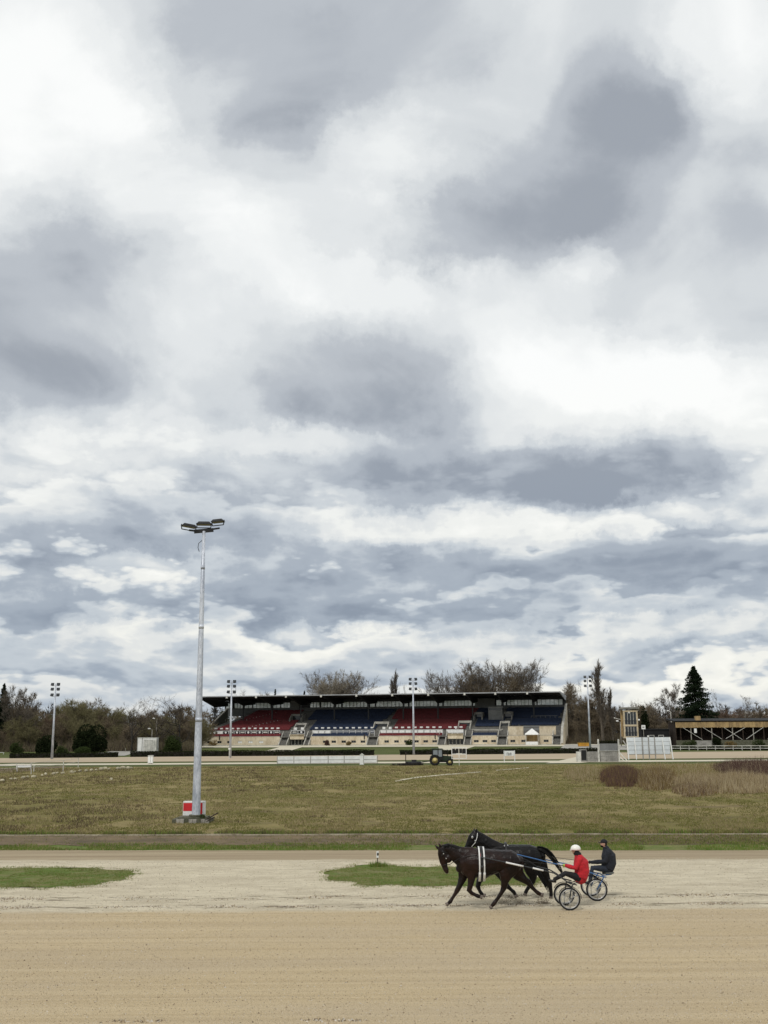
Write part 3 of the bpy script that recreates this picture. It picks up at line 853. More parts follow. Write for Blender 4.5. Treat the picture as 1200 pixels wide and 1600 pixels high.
# banks of tip-up seats, one piece of seating per block
SEC = [('red', 332, 453, 374, 455), ('blue', 484, 588, 480, 604), ('red', 614, 728, 612, 737), ('blue', 741, 784, 741, 764), ('blue', 797, 874, 788, 875)]
def seat_bank(name, c, ua, ub, rows, rowf, off):
    mb = MB()
    for i in rows:
        v, z = rowf(i); sa = ua + (i * off[0]); sb = ub + (i * off[1]); u = sa
        while u < sb - .5:
            if random.random() > .012:
                mb.box(u + .03, u + .47, v + .50, v + .56, z + .18, z + .66)
                mb.box(u + .03, u + .47, v + .30, v + .50, z + .34, z + .40)
            u += .5
    tag(mb.build(name, M[c], stand), kind='stuff')
for k, (c, la, lb, ha, hb) in enumerate(SEC):
    rows = range(0, 12) if k < 3 else range(3 if k == 3 else 4, 12)
    seat_bank(c + '_seats', c, SU(la, 4), SU(lb, 4), rows, row_lower, (.55 if k == 0 else 0, .05))
    rows_u = range(0, 13)
    seat_bank(c + '_seats', c, SU(ha, 14), SU(hb, 14), rows_u, row_upper, (.25 if k == 0 else 0, .12))
# gangway rail between the banks and the chain of stair lights in the left red block
for (a, b) in ((352, 378), (831, 872)):
    mb = MB(); ua, ub = SU(a, 13.5), SU(b, 13.5); mb.bar((ua, 13.6, 10.55), (ub, 13.6, 10.55), .07); u = ua
    while u <= ub: mb.bar((u, 13.6, 9.6), (u, 13.6, 10.55), .06); u += 1.6
    mb.build('gangway_rail', M['concrete_light'], stand)
mb = MB()
for i in range(12):
    v, z = row_lower(i); u = SU(372, 4) + i * 1.05; mb.box(u, u + .22, v + .1, v + .3, z, z + .62)
for i in range(10):
    v, z = row_upper(i); u = SU(384, 14) + i * .95; mb.box(u, u + .18, v + .1, v + .3, z, z + .6)
tag(mb.build('stair_markers', M['concrete_light'], stand), kind='stuff')

# white box fence with the private boxes behind it
boxes = [(322, 437), (455, 476), (488, 585), (594, 692), (698, 724)]
rail_v = 2.95
post_b = MB(); post_b.box(-.50, .50, -.3, .3, 0, 1.75)
box_me = post_b.mesh('box_partition', M['white'])
pan = MB(); pan.box(-.9, .9, -.03, .03, .06, .92)
pan_w = pan.mesh('box_panel', M['white']); 
adv = MB(); adv.box(-.98, .98, -.03, .03, .05, .95, 0); adv.box(-.72, .72, -.05, -.03, .28, .72, 1)
adv_k = adv.mesh('box_panel', [M['black'], M['white_old']])
adr = MB(); adr.box(-.98, .98, -.03, .03, .05, .95, 0)
for q in range(12):
    a0, a1 = 2 * math.pi * q / 12, 2 * math.pi * (q + 1) / 12
    adr.add([(0, -.05, .5), (.36 * math.cos(a0), -.05, .5 + .36 * math.sin(a0)), (.36 * math.cos(a1), -.05, .5 + .36 * math.sin(a1))], [(0, 1, 2)], 1)
adr_k = adr.mesh('box_panel', [M['black'], M['white']])
adb = MB(); adb.box(-.98, .98, -.03, .03, .05, .95, 0); adb.box(-.9, .9, -.05, -.03, .42, .58, 1)
adb_b = adb.mesh('box_panel', [M['blue'], M['white']])
for (a, b) in boxes:
    ua, ub = SU(a, rail_v), SU(b, rail_v); n = max(1, round((ub - ua) / 2.12)); st = (ub - ua) / n
    mb = MB(); zb = 5.1
    mb.box(ua - .05, ub + .05, rail_v - .06, rail_v + .06, zb + .98, zb + 1.10); mb.box(ua - .05, ub + .05, rail_v - .06, rail_v + .06, zb - .06, zb + .03)
    for i in range(n + 1): mb.box(ua + i * st - .06, ua + i * st + .06, rail_v - .08, rail_v + .08, zb - .9, zb + 1.12)
    mb.build('box_fence', M['white'], stand)
    for i in range(n):
        uc = ua + (i + .5) * st
        if a == 322: me = pan_w if i in (0, 2, 3) and i != 3 else (adr_k if i % 2 else (adv_k if i > 3 else pan_w))
        elif a == 455: me = adr_k if i == 1 else adv_k
        elif a == 488: me = pan_w if i < 3 else adb_b
        else: me = pan_w
        link('box_panel', me, stand, (uc, rail_v + .02, zb))
        link('box_partition', box_me, stand, (uc, rail_v + 1.4, zb + .35))
    mb = MB(); mb.box(ua, ub, rail_v + .1, rail_v + 2.2, zb + .2, zb + .35); mb.build('box_floor', M['concrete'], stand)

# cream parapets in front of the upper right block
mb = MB()
for (a, b) in ((794, 818), (843, 869)):
    ua, ub = SU(a, 3), SU(b, 3); mb.box(ua, ub, 2.9, 3.2, Z_WT, S(830, 1135.3, 3)[1]); mb.box(ua - .05, ub + .05, 2.82, 3.3, S(830, 1135.3, 3)[1], S(830, 1135.3, 3)[1] + .14)
mb.build('upper_parapet', M['cream'], stand)
mb = MB(); ua, ub = SU(818, 3), SU(843, 3); mb.box(ua, ub, 3.0, 3.2, Z_WT, 6.5); mb.box(ua, ub, 2.9, 3.4, 6.9, 7.25); mb.build('box_counter', M['upper_grey'], stand)
mb = MB(); mb.box(SU(741, 3), SU(784, 3), 3.0, 3.3, Z_WT, 6.0); mb.box(SU(737, 3), SU(786, 3), 2.9, 3.4, 6.0, 6.2); mb.build('upper_parapet', M['concrete_light'], stand)

# stairs rising between the walls
def stair(a, b, name='stair'):
    mb = MB(); ua, ub = SU(a), SU(b); n = 17
    for i in range(n):
        v = -1.4 + i * .33; z = BZ + (i + 1) * (Z_WT + .9 - BZ) / n
        mb.box(ua, ub, v, v + .36, BZ - .3, z)
    o = mb.build(name, M['stair'], stand)
    mc = MB()
    for e in (ua, ub):
        mc.prism([(-2.2, BZ - .3), (-2.2, BZ + .55), (3.2, Z_WT + 1.85), (4.4, Z_WT + 1.85), (4.4, BZ - .3)], 'x', e - .14, e + .14)
    mc.build('stair_cheek', M['concrete_light'], stand)
for a, b in ((438.5, 450.5), (477.5, 485), (575, 590.5), (685, 696.5), (726, 736.5), (777.5, 792.5), (863.5, 876.5)): stair(a, b)

# entrances under the boxes, with glazed doors
for (a, b) in ((453, 475), (699.5, 723.5)):
    ua, ub = SU(a), SU(b); mb = MB()
    mb.box(ua, ub, .0, .4, 3.15, Z_WT + .55); mb.box(ua - .15, ub + .15, -.5, .5, Z_WT + .55, Z_WT + .7)
    mb.build('entrance_lintel', M['cream'], stand)
    mb = MB(); mb.box(ua, ub, 1.9, 2.1, BZ - .3, 3.6); mb.build('entrance_back', M['wood_dark'], stand)
    n = 4; st = (ub - ua) / n
    for i in range(n):
        mb = MB(); x0 = ua + i * st + .06; x1 = ua + (i + 1) * st - .06
        mb.box(x0, x0 + .1, 1.75, 1.85, BZ, 3.1); mb.box(x1 - .1, x1, 1.75, 1.85, BZ, 3.1); mb.box(x0 + .1, x1 - .1, 1.75, 1.85, 3.0, 3.1); mb.box(x0 + .1, x1 - .1, 1.75, 1.85, BZ, BZ + .25)
        d = mb.build('door', M['white_old'], stand)
        mc = MB(); mc.box(x0 + .1, x1 - .1, 1.78, 1.82, BZ + .25, 3.0); mc.build('pane', M['glass_dark'], d)
# portals where the inner stairs come out among the seats
for (a, b, v, zb, zt) in ((462, 479, 6.6, 6.3, 8.75), (585, 608, 6.4, 6.2, 9.0), (717, 737, 6.2, 6.2, 9.1), (782, 797, 6.2, 6.3, 8.9), (455, 474, 14, 9.8, 12.0), (742, 756, 14, 9.8, 12.0), (787, 802, 14, 9.9, 12.1)):
    ua, ub = SU(a, v), SU(b, v); mb = MB()
    mb.prism([(v - 2.6, zb - .6), (v - 2.6, zb + .7), (v + .4, zt), (v + 2.4, zt), (v + 2.4, zb - .6)], 'x', ua, ua + .3)
    mb.prism([(v - 2.6, zb - .6), (v - 2.6, zb + .7), (v + .4, zt), (v + 2.4, zt), (v + 2.4, zb - .6)], 'x', ub - .3, ub)
    mb.box(ua + .3, ub - .3, v + .4, v + 2.4, zt - .75, zt)
    mb.build('portal', M['concrete_light'] if v < 10 else M['concrete'], stand)
    mc = MB(); mc.box(ua + .3, ub - .3, v + .9, v + 1.0, zb - .5, zt - .75); mc.build('portal_door', M['glass_dark'], stand)
mb = MB(); ua, ub = SU(764, 12), SU(786, 12); mb.box(ua, ub, 11.8, 14.2, 9.3, 12.6); mb.box(ua - .1, ub + .1, 11.6, 14.3, 13.35, 13.8); mb.box(ua, ua + .2, 11.8, 12.0, 12.6, 13.35); mb.box(ub - .2, ub, 11.8, 12.0, 12.6, 13.35)
mb.build('commentary_box', M['upper_grey'], stand)
mb = MB(); mb.box(ua + .2, ub - .2, 12.1, 12.2, 12.6, 13.35); mb.build('commentary_window', M['glass_dark'], stand)

# side walls
mb = MB(); mb.prism([(-1.6, BZ - .3), (-1.6, BZ + .5), (0, Z_WT + .4), (2, 6.4), (14, 10.4), (26.3, 14.6), (26.3, BZ - .3)], 'x', U1 - .2, U1 + .35)
mb.build('side_wall', M['cream'], stand)
mb = MB(); mb.prism([(-1.6, BZ + .5), (0, Z_WT + .4), (2, 6.4), (14, 10.4), (26.3, 14.6), (26.3, 14.95), (14, 10.75), (2, 6.75), (0, Z_WT + .75), (-1.9, BZ + .6)], 'x', U1 - .3, U1 + .45)
mb.build('side_coping', M['concrete_light'], stand)
UL = U0 + 4.2
mb = MB(); mb.prism([(-.2, BZ - .3), (.3, 5.2), (3, 6.2), (14, 10.4), (24, 14.2), (24, BZ - .3)], 'x', UL - .3, UL)
mb.build('side_wall', M['stair'], stand)
mb = MB(); mb.prism([(.3, 5.2), (3, 6.2), (14, 10.4), (24, 14.2), (24, 14.6), (14, 10.85), (3, 6.6), (.1, 5.6)], 'x', UL - .4, UL + .1); mb.build('side_coping', M['concrete_light'], stand)
mb = MB(); mb.box(U0, U0 + 1.0, -.6, -.1, BZ - .3, 6.3); mb.box(U0 + .2, UL - .4, .0, .3, BZ - .3, 5.0); mb.build('corner_pier', M['cream'], stand)

# rear wall: parapet, window bands
VB = 26.0
ZP0, ZP1, ZW1, ZR = 12.6, 14.45, 16.55, 17.2
ULW = SU(350, VB)
mb = MB(); mb.box(ULW, U1, VB, VB + .4, ZP0 - 1, ZP1); mb.build('rear_parapet', M['upper_grey'], stand)
mb = MB(); mb.box(ULW, U1, VB + .1, VB + .4, ZW1 - .12, ZR)
cols_px = [334.8, 379.4, 424.7, 469.6, 522.4, 576, 630.5, 685, 739.4, 787, 835.3]
# window groups: (from px, to px, small?)
groups = [(352, 362, 0), (365, 379, 0), (381, 393, 1), (394.5, 422, 0), (426, 437, 1), (438.5, 452.5, 0), (484, 499, 0), (501, 521, 0), (524.5, 533, 1), (535, 574, 0),
          (578, 586, 1), (587.5, 630, 0), (632, 638, 1), (640, 684, 0), (686.5, 692, 1), (694, 738, 0), (740, 744, 1), (776.5, 785, 0), (788, 792, 1), (793.5, 833, 0), (837, 840, 1), (841.5, 881, 0)]
prev = ULW
pw_cache = {}
for (a, b, small) in groups:
    ua, ub = SU(a, VB), min(SU(b, VB), U1 - .3)
    mb.box(prev, ua, VB + .1, VB + .4, ZP1, ZW1 - .12)
    zt = ZP1 + 1.35 if small else ZW1 - .12
    if small: mb.box(ua, ub, VB + .1, VB + .4, zt, ZW1 - .12)
    n = max(1, round((ub - ua) / 1.35)); st = (ub - ua) / n
    key = (round(st, 1), small)
    if key not in pw_cache:
        h = zt - ZP1; m1 = MB(); w = key[0] / 2
        m1.box(-w, -w + .09, 0, .1, 0, h); m1.box(w - .09, w, 0, .1, 0, h); m1.box(-w + .09, w - .09, 0, .1, 0, .09); m1.box(-w + .09, w - .09, 0, .1, h - .09, h)
        m2 = MB(); m2.box(-w + .09, w - .09, .04, .06, .09, h - .09)
        pw_cache[key] = (m1.mesh('rear_window', M['dark_steel']), m2.mesh('pane', M['frost']))
    for i in range(n):
        f = link('rear_window', pw_cache[key][0], stand, (ua + (i + .5) * st, VB + .18, ZP1))
        link('pane', pw_cache[key][1], f)
    prev = ub
mb.box(prev, U1, VB + .1, VB + .4, ZP1, ZW1 - .12)
mb.build('rear_wall', M['dark_steel'], stand)
mb = MB(); mb.box(SU(455, VB), SU(468, VB), VB - 1.2, VB - .05, 12.2, 17); mb.box(SU(744, VB), SU(775, VB), VB - 1.2, VB - .05, 13, 17); mb.build('stairwell_block', M['upper_grey'], stand)

# roof: wedge-shaped, rising towards the front, on cantilever beams
ZF = 18.1; VF = -.4; VBK = 28.0
u0, u1 = SU(315, 0), SU(876.5, 0)
prof = [(VF, ZF - .25), (VF, ZF), (VBK, ZR + .5), (VBK, ZR)]
mb = MB(); mb.prism(prof, 'x', u0, u1); mb.build('roof', M['roof_dark'], stand)
mb = MB(); mb.box(u0 - .05, u1 + .05, VF - .14, VF - .005, ZF - .22, ZF + .10); mb.build('roof_edge', M['roof_edge'], stand)
mb = MB(); mb.prism([(VF - .14, ZF - .3), (VF - .14, ZF + .12), (VBK, ZR + .62), (VBK, ZR - 1.0), (VBK - 3, ZR - 1.2)], 'x', u1 + .06, u1 + .3); mb.build('roof_edge', M['roof_edge'], stand)
mb = MB()
u = u0 + .4
while u < u1:                                   # roof boards seen from below
    mb.prism([(VF + .1, ZF - .33), (VF + .1, ZF - .26), (VBK - .2, ZR - .01), (VBK - .2, ZR - .12)], 'x', u, u + .12); u += 1.7
tag(mb.build('rafters', M['wood_dark'], stand), kind='stuff')
brk = MB(); brk.box(-.32, .32, -.25, .0, -.75, -.05)
brk_me = brk.mesh('gutter_outlet', M['white_old'])
for x in (354, 400, 447, 502, 557.7, 614, 670.5, 727.5, 776, 826):
    link('gutter_outlet', brk_me, stand, (SU(x, 0), VF - .14, ZF))
beam = MB(); beam.prism([(-13.3, 1.62), (-13.3, 1.1), (0, -1.2), (12.6, -.4), (12.6, .95), (0, 1.35)], 'x', -.15, .15)
beam_me = beam.mesh('roof_beam', M['roof_dark'])
VC = 13.2
for x in cols_px[1:]:
    uc = SU(x, VC); mb = MB(); mb.bar((uc, VC, 9.0), (uc, VC, 15.2), .42); mb.build('column', M['dark_steel'], stand)
    link('roof_beam', beam_me, stand, (uc, VC, 16.25))
uc = SU(334.8, VC); mb = MB(); mb.bar((uc, VC, 6.5), (uc, VC, 15.2), .42); mb.build('column', M['dark_steel'], stand)
eb = MB(); eb.prism([(-13.3, 1.62), (-13.3, .9), (0, -1.65), (12.6, -1.0), (12.6, .95), (0, 1.35)], 'x', -.24, .24); eb.build('end_beam', M['roof_dark'], stand, (uc, VC, 16.25))

# small dark bollards / lamp brackets on the front wall
mb = MB(); mb.bar((0, 0, 0), (0, 0, 1.7), .3); bme = mb.mesh('downpipe', M['wood_dark'])
for x in (343.5, 569.5, 680): link('downpipe', bme, stand, (SU(x), -.2, 3.1))

# tent with a peaked white roof in front of the right wall
P = SU(831.5, -2.2)
tl = SO + EX * P + EY * (-2.2)
tent = empty('party_tent', (tl.x, tl.y, terrain(tl.y)), -ALPHA); tag(tent, 'small white tent with a peaked roof standing against the grandstand front', 'tent')
mb = MB(); mb.add([(-2.2, -1.9, 3.5), (2.2, -1.9, 3.5), (2.2, 1.9, 3.5), (-2.2, 1.9, 3.5), (0, 0, 5.3), (-2.2, -1.9, 3.2), (2.2, -1.9, 3.2), (2.2, 1.9, 3.2), (-2.2, 1.9, 3.2)],
       [(0, 1, 4), (1, 2, 4), (2, 3, 4), (3, 0, 4), (5, 6, 1, 0), (6, 7, 2, 1), (7, 8, 3, 2), (8, 5, 0, 3)]); mb.build('tent_roof', M['white'], tent)
pm = MB(); pm.bar((0, 0, 0), (0, 0, 3.2), .12); pme = pm.mesh('tent_pole', M['white_old'])
for sx in (-2.05, 2.05):
    for sy in (-1.8, 1.8): link('tent_pole', pme, tent, (sx, sy, 0))
mb = MB(); mb.box(-2.0, 2.0, 1.7, 1.75, 0, 3.2); mb.build('tent_back', M['wood_ochre'], tent)
mb = MB(); mb.box(-1.9, 1.9, -1.8, -1.2, .3, 1.05); mb.box(-1.9, 1.9, -1.75, -1.3, 0, .3); mb.build('tent_counter', M['white'], tent)


# ------------------------------------------------------------------ trees and shrubs
class Wood:
    """branches as three- or four-sided tapered prisms, gathered in arrays"""
    def __init__(s): s.v = []; s.f = []; s.n = 0
    def seg(s, a, b, ra, rb, k=3):
        d = b - a; L = d.length
        if L < 1e-5: return
        d /= L; up = Vector((0, 0, 1)) if abs(d.z) < .9 else Vector((1, 0, 0))
        x = d.cross(up).normalized(); y = d.cross(x)
        for p, r in ((a, ra), (b, rb)):
            for j in range(k):
                t = 2 * math.pi * j / k
                q = p + (x * math.cos(t) + y * math.sin(t)) * r; s.v.append((q.x, q.y, q.z))
        for j in range(k):
            i0, i1 = s.n + j, s.n + (j + 1) % k
            s.f.append((i0, i1, i1 + k)); s.f.append((i0, i1 + k, i0 + k))
        s.n += 2 * k
    def twig(s, a, b, w):
        d = (b - a); x = d.cross(Vector((random.uniform(-1, 1), random.uniform(-1, 1), random.uniform(-1, 1))))
        if x.length < 1e-6: return
        x = x.normalized() * w / 2
        for q in (a - x, a + x, b): s.v.append((q.x, q.y, q.z))
        s.f.append((s.n, s.n + 1, s.n + 2)); s.n += 3
    def mesh(s, name, m): return np_mesh(name, s.v, s.f, m)


def rnd_perp(d):
    v = Vector((random.gauss(0, 1), random.gauss(0, 1), random.gauss(0, 1))); v = v - d * v.dot(d)
    return v.normalized()


def grow(tr, cr, p, d, L, r, lvl, P):
    """one branch: bends, sheds side shoots, ends in twigs"""
    n = P['segs'][lvl]; pts = [p.copy()]; seg = L / n
    for i in range(n):
        d = (d + rnd_perp(d) * P['wig'][lvl] + Vector((0, 0, P['up'][lvl]))).normalized()
        q = pts[-1] + d * seg; ra = r * (1 - i / n * P['taper']); rb = r * (1 - (i + 1) / n * P['taper'])
        (tr if lvl <= P['trunk_lvl'] else cr).seg(pts[-1], q, ra, max(rb, .012), 5 if lvl == 0 else (4 if lvl == 1 else 3))
        pts.append(q)
    if lvl >= P['max']:
        for i in range(P['twigs']):
            t = random.uniform(.1, 1) * n; k = min(int(t), n - 1); a = pts[k].lerp(pts[k + 1], t - k)
            dd = (d * 1.0 + rnd_perp(d) * random.uniform(.35, 1.1) + Vector((0, 0, P['twig_up']))).normalized()
            cr.twig(a, a + dd * P['twig_l'] * random.uniform(.5, 1.3), P['twig_w'])
        return
    m = P['kids'][lvl]
    for i in range(m):
        t = (P['start'][lvl] + (1 - P['start'][lvl]) * (i + random.random()) / m) * n; k = min(int(t), n - 1)
        a = pts[k].lerp(pts[k + 1], t - k); dl = (pts[k + 1] - pts[k]).normalized()
        ang = P['ang'][lvl] * random.uniform(.7, 1.25)
        dd = (dl * math.cos(ang) + rnd_perp(dl) * math.sin(ang)).normalized()
        fr = t / n
        grow(tr, cr, a, dd, L * P['len'][lvl] * random.uniform(.7, 1.2) * (1.15 - P['shape'] * fr), r * (1 - fr * P['taper'] * .7) * P['thin'][lvl], lvl + 1, P)


BASE = dict(segs=[6, 5, 4, 3], wig=[.07, .16, .2, .25], up=[.03, .05, .04, .03], taper=.75, trunk_lvl=1, max=3, twigs=13, twig_up=.15, twig_l=1.25, twig_w=.06,
            kids=[9, 6, 5], start=[.28, .3, .25], ang=[.85, .75, .7], len=[.62, .55, .5], thin=[.5, .55, .55], shape=.45)
KINDS = {
    'oak': dict(BASE, kids=[9, 7, 5], wig=[.1, .26, .3, .3], ang=[1.05, .8, .75], len=[.72, .55, .5], start=[.22, .3, .25], shape=.25, thin=[.6, .6, .6], twigs=9, twig_l=1.0),
    'ash': dict(BASE, kids=[11, 6, 5], ang=[.7, .6, .6], up=[.03, .09, .07, .05], len=[.55, .55, .5]),
    'thicket': dict(BASE, kids=[12, 6, 4], start=[.01, .12, .1], ang=[.85, .6, .65], up=[.03, .1, .07, .04], len=[.60, .52, .5], twigs=10, twig_w=.06, shape=.62, wig=[.1, .18, .22, .25]),
    'willow': dict(BASE, kids=[13, 8, 4], start=[.15, .2, .15], ang=[.62, .55, .55], up=[.03, .08, .06, .05], len=[.66, .55, .5], twigs=12, twig_w=.075, twig_l=1.4, shape=.42),
    'poplar': dict(BASE, kids=[40, 6, 2], start=[.12, .2, .2], ang=[.36, .35, .4], up=[.02, .14, .12, .1], wig=[.02, .06, .1, .1], len=[.30, .42, .5], twigs=10, twig_l=1.3, twig_w=.09, twig_up=.6, shape=.55, thin=[.32, .5, .6]),
    'birch': dict(BASE, kids=[12, 5, 3], start=[.3, .3, .2], ang=[.6, .6, .6], up=[.03, .03, -.02, -.06], len=[.42, .5, .5], twigs=8, twig_up=-.25, twig_w=.04, shape=.5, thin=[.4, .5, .5]),
}
PROTO = {}
def proto(kind, h, seed, r, bark, twig):
    key = (kind, seed, bark, twig)
    if key in PROTO: return PROTO[key]
    random.seed(seed); tr, cr = Wood(), Wood(); P = KINDS[kind]
    L = h * .78
    n_stem = {'thicket': 3, 'willow': 3}.get(kind, 1)
    for k in range(n_stem):
        a = random.uniform(0, 6.28); lean = .22 if n_stem > 1 else .04
        grow(tr, cr, Vector((math.cos(a), math.sin(a), 0)) * (.5 if n_stem > 1 else 0) + Vector((0, 0, -.3)), Vector((math.cos(a) * lean, math.sin(a) * lean, 1)).normalized(), L, r / math.sqrt(n_stem), 0, P)
    zs = sorted(v[2] for v in cr.v); top = zs[int(len(zs) * .998)]
    k = h / top
    PROTO[key] = (tr.mesh('trunk', M[bark]), cr.mesh('crown', M[twig]), k, h)
    return PROTO[key]


def tree(name, loc, h, pr, label, group=None, sx=1.0, rz=None):
    tm, cm, k, h0 = pr
    t = empty(name, loc, random.uniform(0, 6.28) if rz is None else rz)
    s = k * h / h0; t.scale = (s * sx, s * sx, s)
    tag(t, label, 'tree', group)
    link('trunk', tm, t); link('crown', cm, t)
    return t


def H_at(px, py, Y): return AT(px, py, Y).z

oak1 = proto('oak', 17, 3, .50, 'bark_dark', 'twig_dark'); oak2 = proto('oak', 17, 8, .46, 'bark_dark', 'twig_grey'); oak3 = proto('oak', 17, 14, .45, 'bark', 'twig_brown')
ash1 = proto('ash', 17, 21, .34, 'bark', 'twig_grey'); ash2 = proto('ash', 17, 22, .30, 'bark', 'twig_brown')
thk1 = proto('thicket', 12, 31, .30, 'bark', 'twig_brown'); thk2 = proto('thicket', 12, 32, .30, 'bark', 'twig_red'); thk3 = proto('thicket', 12, 33, .28, 'bark', 'twig_olive')
wil1 = proto('willow', 22, 41, .5, 'bark_pale', 'twig_pale'); wil2 = proto('willow', 24, 42, .6, 'bark', 'twig_brown'); wil3 = proto('willow', 24, 43, .6, 'bark', 'twig_grey')
pop1 = proto('poplar', 26, 51, .55, 'bark', 'twig_grey'); bir1 = proto('birch', 18, 61, .25, 'bark_pale', 'twig_grey')

random.seed(5)
# (px, top py, distance, prototype, width factor, name, label)
TREES = [
    (16, 1070, 330, ash1, .8, 'bare_tree', 'tall thin bare tree beside the dark evergreen at the left edge'),
    (42, 1074, 326, ash1, .8, 'bare_tree', 'bare grey tree rising just left of the leftmost floodlight mast'),
    (118, 1096, 340, oak2, .8, 'bare_tree', 'small open bare tree above the tall dark round evergreen'),
    (136, 1090, 352, ash2, .8, 'bare_tree', 'leaning bare tree over the brown thicket right of the leftmost mast'),
    (206, 1090, 306, oak1, 1.0, 'oak_tree', 'dark wide bare oak behind the white container'),
    (243, 1089, 308, oak2, .9, 'oak_tree', 'dark bare oak with a straight trunk right of the white container'),
    (284, 1087, 304, oak1, 1.05, 'oak_tree', 'dark spreading bare oak just left of the tall near mast'),
    (388, 1077, 440, oak3, .8, 'bare_tree', 'low rounded bare crown peeping over the left end of the stand roof'),
    (528, 1049, 450, wil3, .9, 'bare_tree', 'greyish bare tree between and behind the cream-twigged pair'),
    (503, 1050, 446, wil1, 1.05, 'bare_tree', 'pale bare tree behind the stand, left one of the cream-twigged pair'),
    (552, 1053, 446, wil1, 1.15, 'bare_tree', 'pale bare tree behind the stand, right one of the cream-twigged pair'),
    (590, 1080, 455, oak2, .5, 'bare_tree', 'low bare tree top between the pale trees and the poplars behind the roof'),
    (612, 1060, 450, pop1, .7, 'poplar_tree', 'shorter slim poplar left of the taller one behind the stand roof'),
    (620, 1048, 450, pop1, .55, 'poplar_tree', 'slender poplar spire behind the middle of the stand roof'),
    (670, 1046, 444, oak2, .75, 'bare_tree', 'round open bare crown right of the middle floodlight mast'),
    (640, 1068, 452, oak3, .5, 'bare_tree', 'small bare crown right behind the middle floodlight mast head'),
    (712, 1050, 440, wil3, .85, 'bare_tree', 'grey bare tree at the left end of the dense group over the roof'),
    (738, 1040, 440, wil2, .85, 'bare_tree', 'brown upright bare tree in the left half of the dense group over the roof'),
    (762, 1035, 446, wil3, .9, 'bare_tree', 'tall grey bare tree left of centre in the dense group over the roof'),
    (786, 1037, 438, wil2, .9, 'bare_tree', 'reddish brown bare tree in the middle of the dense group over the roof'),
    (812, 1033, 446, wil3, .85, 'bare_tree', 'tallest bare tree of the dense group over the roof'),
    (838, 1044, 440, oak2, .85, 'bare_tree', 'open rounded bare tree at the right end of the dense group over the roof'),
    (885, 1068, 430, thk1, .95, 'bare_tree', 'dark bushy bare tree just behind the right end wall of the stand'),
    (905, 1064, 425, oak2, .7, 'bare_tree', 'dark bare tree between the stand end and the right floodlight mast'),
    (927, 1082, 400, thk1, .95, 'bare_tree', 'dense brown tree right of the right floodlight mast, low behind the poplar'),
    (942, 1034, 370, pop1, .95, 'poplar_tree', 'tall bare poplar behind the concrete shed, highest tree on the right'),
    (958, 1076, 372, pop1, .8, 'poplar_tree', 'lower slim poplar leaning against the tall bare poplar'),
    (985, 1094, 420, oak3, .8, 'bare_tree', 'broad bare tree behind the cream judges tower'),
    (1022, 1092, 430, oak2, .7, 'bare_tree', 'bare tree top between the judges tower and the street lamp'),
    (1050, 1068, 395, ash1, .85, 'bare_tree', 'grey bare tree left of the big dark spruce'),
    (1120, 1078, 400, oak2, .7, 'bare_tree', 'bare tree showing right of the big dark spruce'),
    (1170, 1086, 385, bir1, .9, 'birch_tree', 'pale stemmed birch rising behind the old timber stand'),
    (1192, 1100, 400, bir1, .8, 'birch_tree', 'thin birch at the right edge behind the old timber stand'),
]
for (px, py, Y, pr, sx, nm, lab) in TREES:
    p = AT(px, 1150, Y); z = terrain(Y)
    tree(nm, (p.x, Y, z), H_at(px, py, Y) - z, pr, lab, None, sx * (17 / 17))

# the brown thickets along the back of the course: individuals in front, one mass behind
grp = 'bare trees and thickets along the back of the course'
colour = {id(thk1): 'brown', id(thk2): 'reddish brown', id(thk3): 'olive budding', id(ash1): 'open grey', id(ash2): 'open brownish', id(oak2): 'dark open'}
ZONES = [(-99, 0, 'beyond the left edge of the picture'), (0, 81, 'between the left edge and the leftmost mast'), (81, 112, 'just right of the leftmost mast'), (112, 170, 'behind the tall dark round evergreen'), (170, 213, 'between the dark evergreen and the white container'),
         (213, 248, 'right behind the white container'), (248, 312, 'between the white container and the tall near mast'), (312, 925, 'between the stand end and the right floodlight mast'), (925, 968, 'behind the concrete shed and the tall poplar'),
         (968, 1003, 'behind the judges tower'), (1003, 1055, 'between the judges tower and the big spruce'), (1055, 1125, 'around the big dark spruce'), (1125, 1201, 'behind the right half of the timber stand'), (1201, 1999, 'beyond the right edge of the picture')]
ORD = ['first', 'second', 'third', 'fourth', 'fifth', 'sixth', 'seventh', 'eighth', 'ninth', 'tenth', 'eleventh', 'twelfth', 'thirteenth', 'fourteenth', 'fifteenth', 'sixteenth', 'seventeenth', 'eighteenth', 'nineteenth', 'twentieth', 'twenty-first', 'twenty-second', 'twenty-third']
row = []
for (xa, xb, ya, yb, Ya, n) in ((-25, 175, 1092, 1120, 345, 15), (170, 312, 1108, 1130, 350, 10), (-25, 312, 1118, 1138, 326, 22), (866, 1060, 1098, 1120, 425, 16), (872, 1060, 1122, 1136, 400, 12), (1050, 1240, 1104, 1118, 405, 16), (1040, 1240, 1120, 1130, 380, 12)):
    for i in range(n):
        px = xa + (xb - xa) * (i + random.uniform(.1, .9)) / n
        row.append((px, random.uniform(ya, yb), Ya + random.uniform(-14, 20)))
row.sort(); seen = {}; planned = []
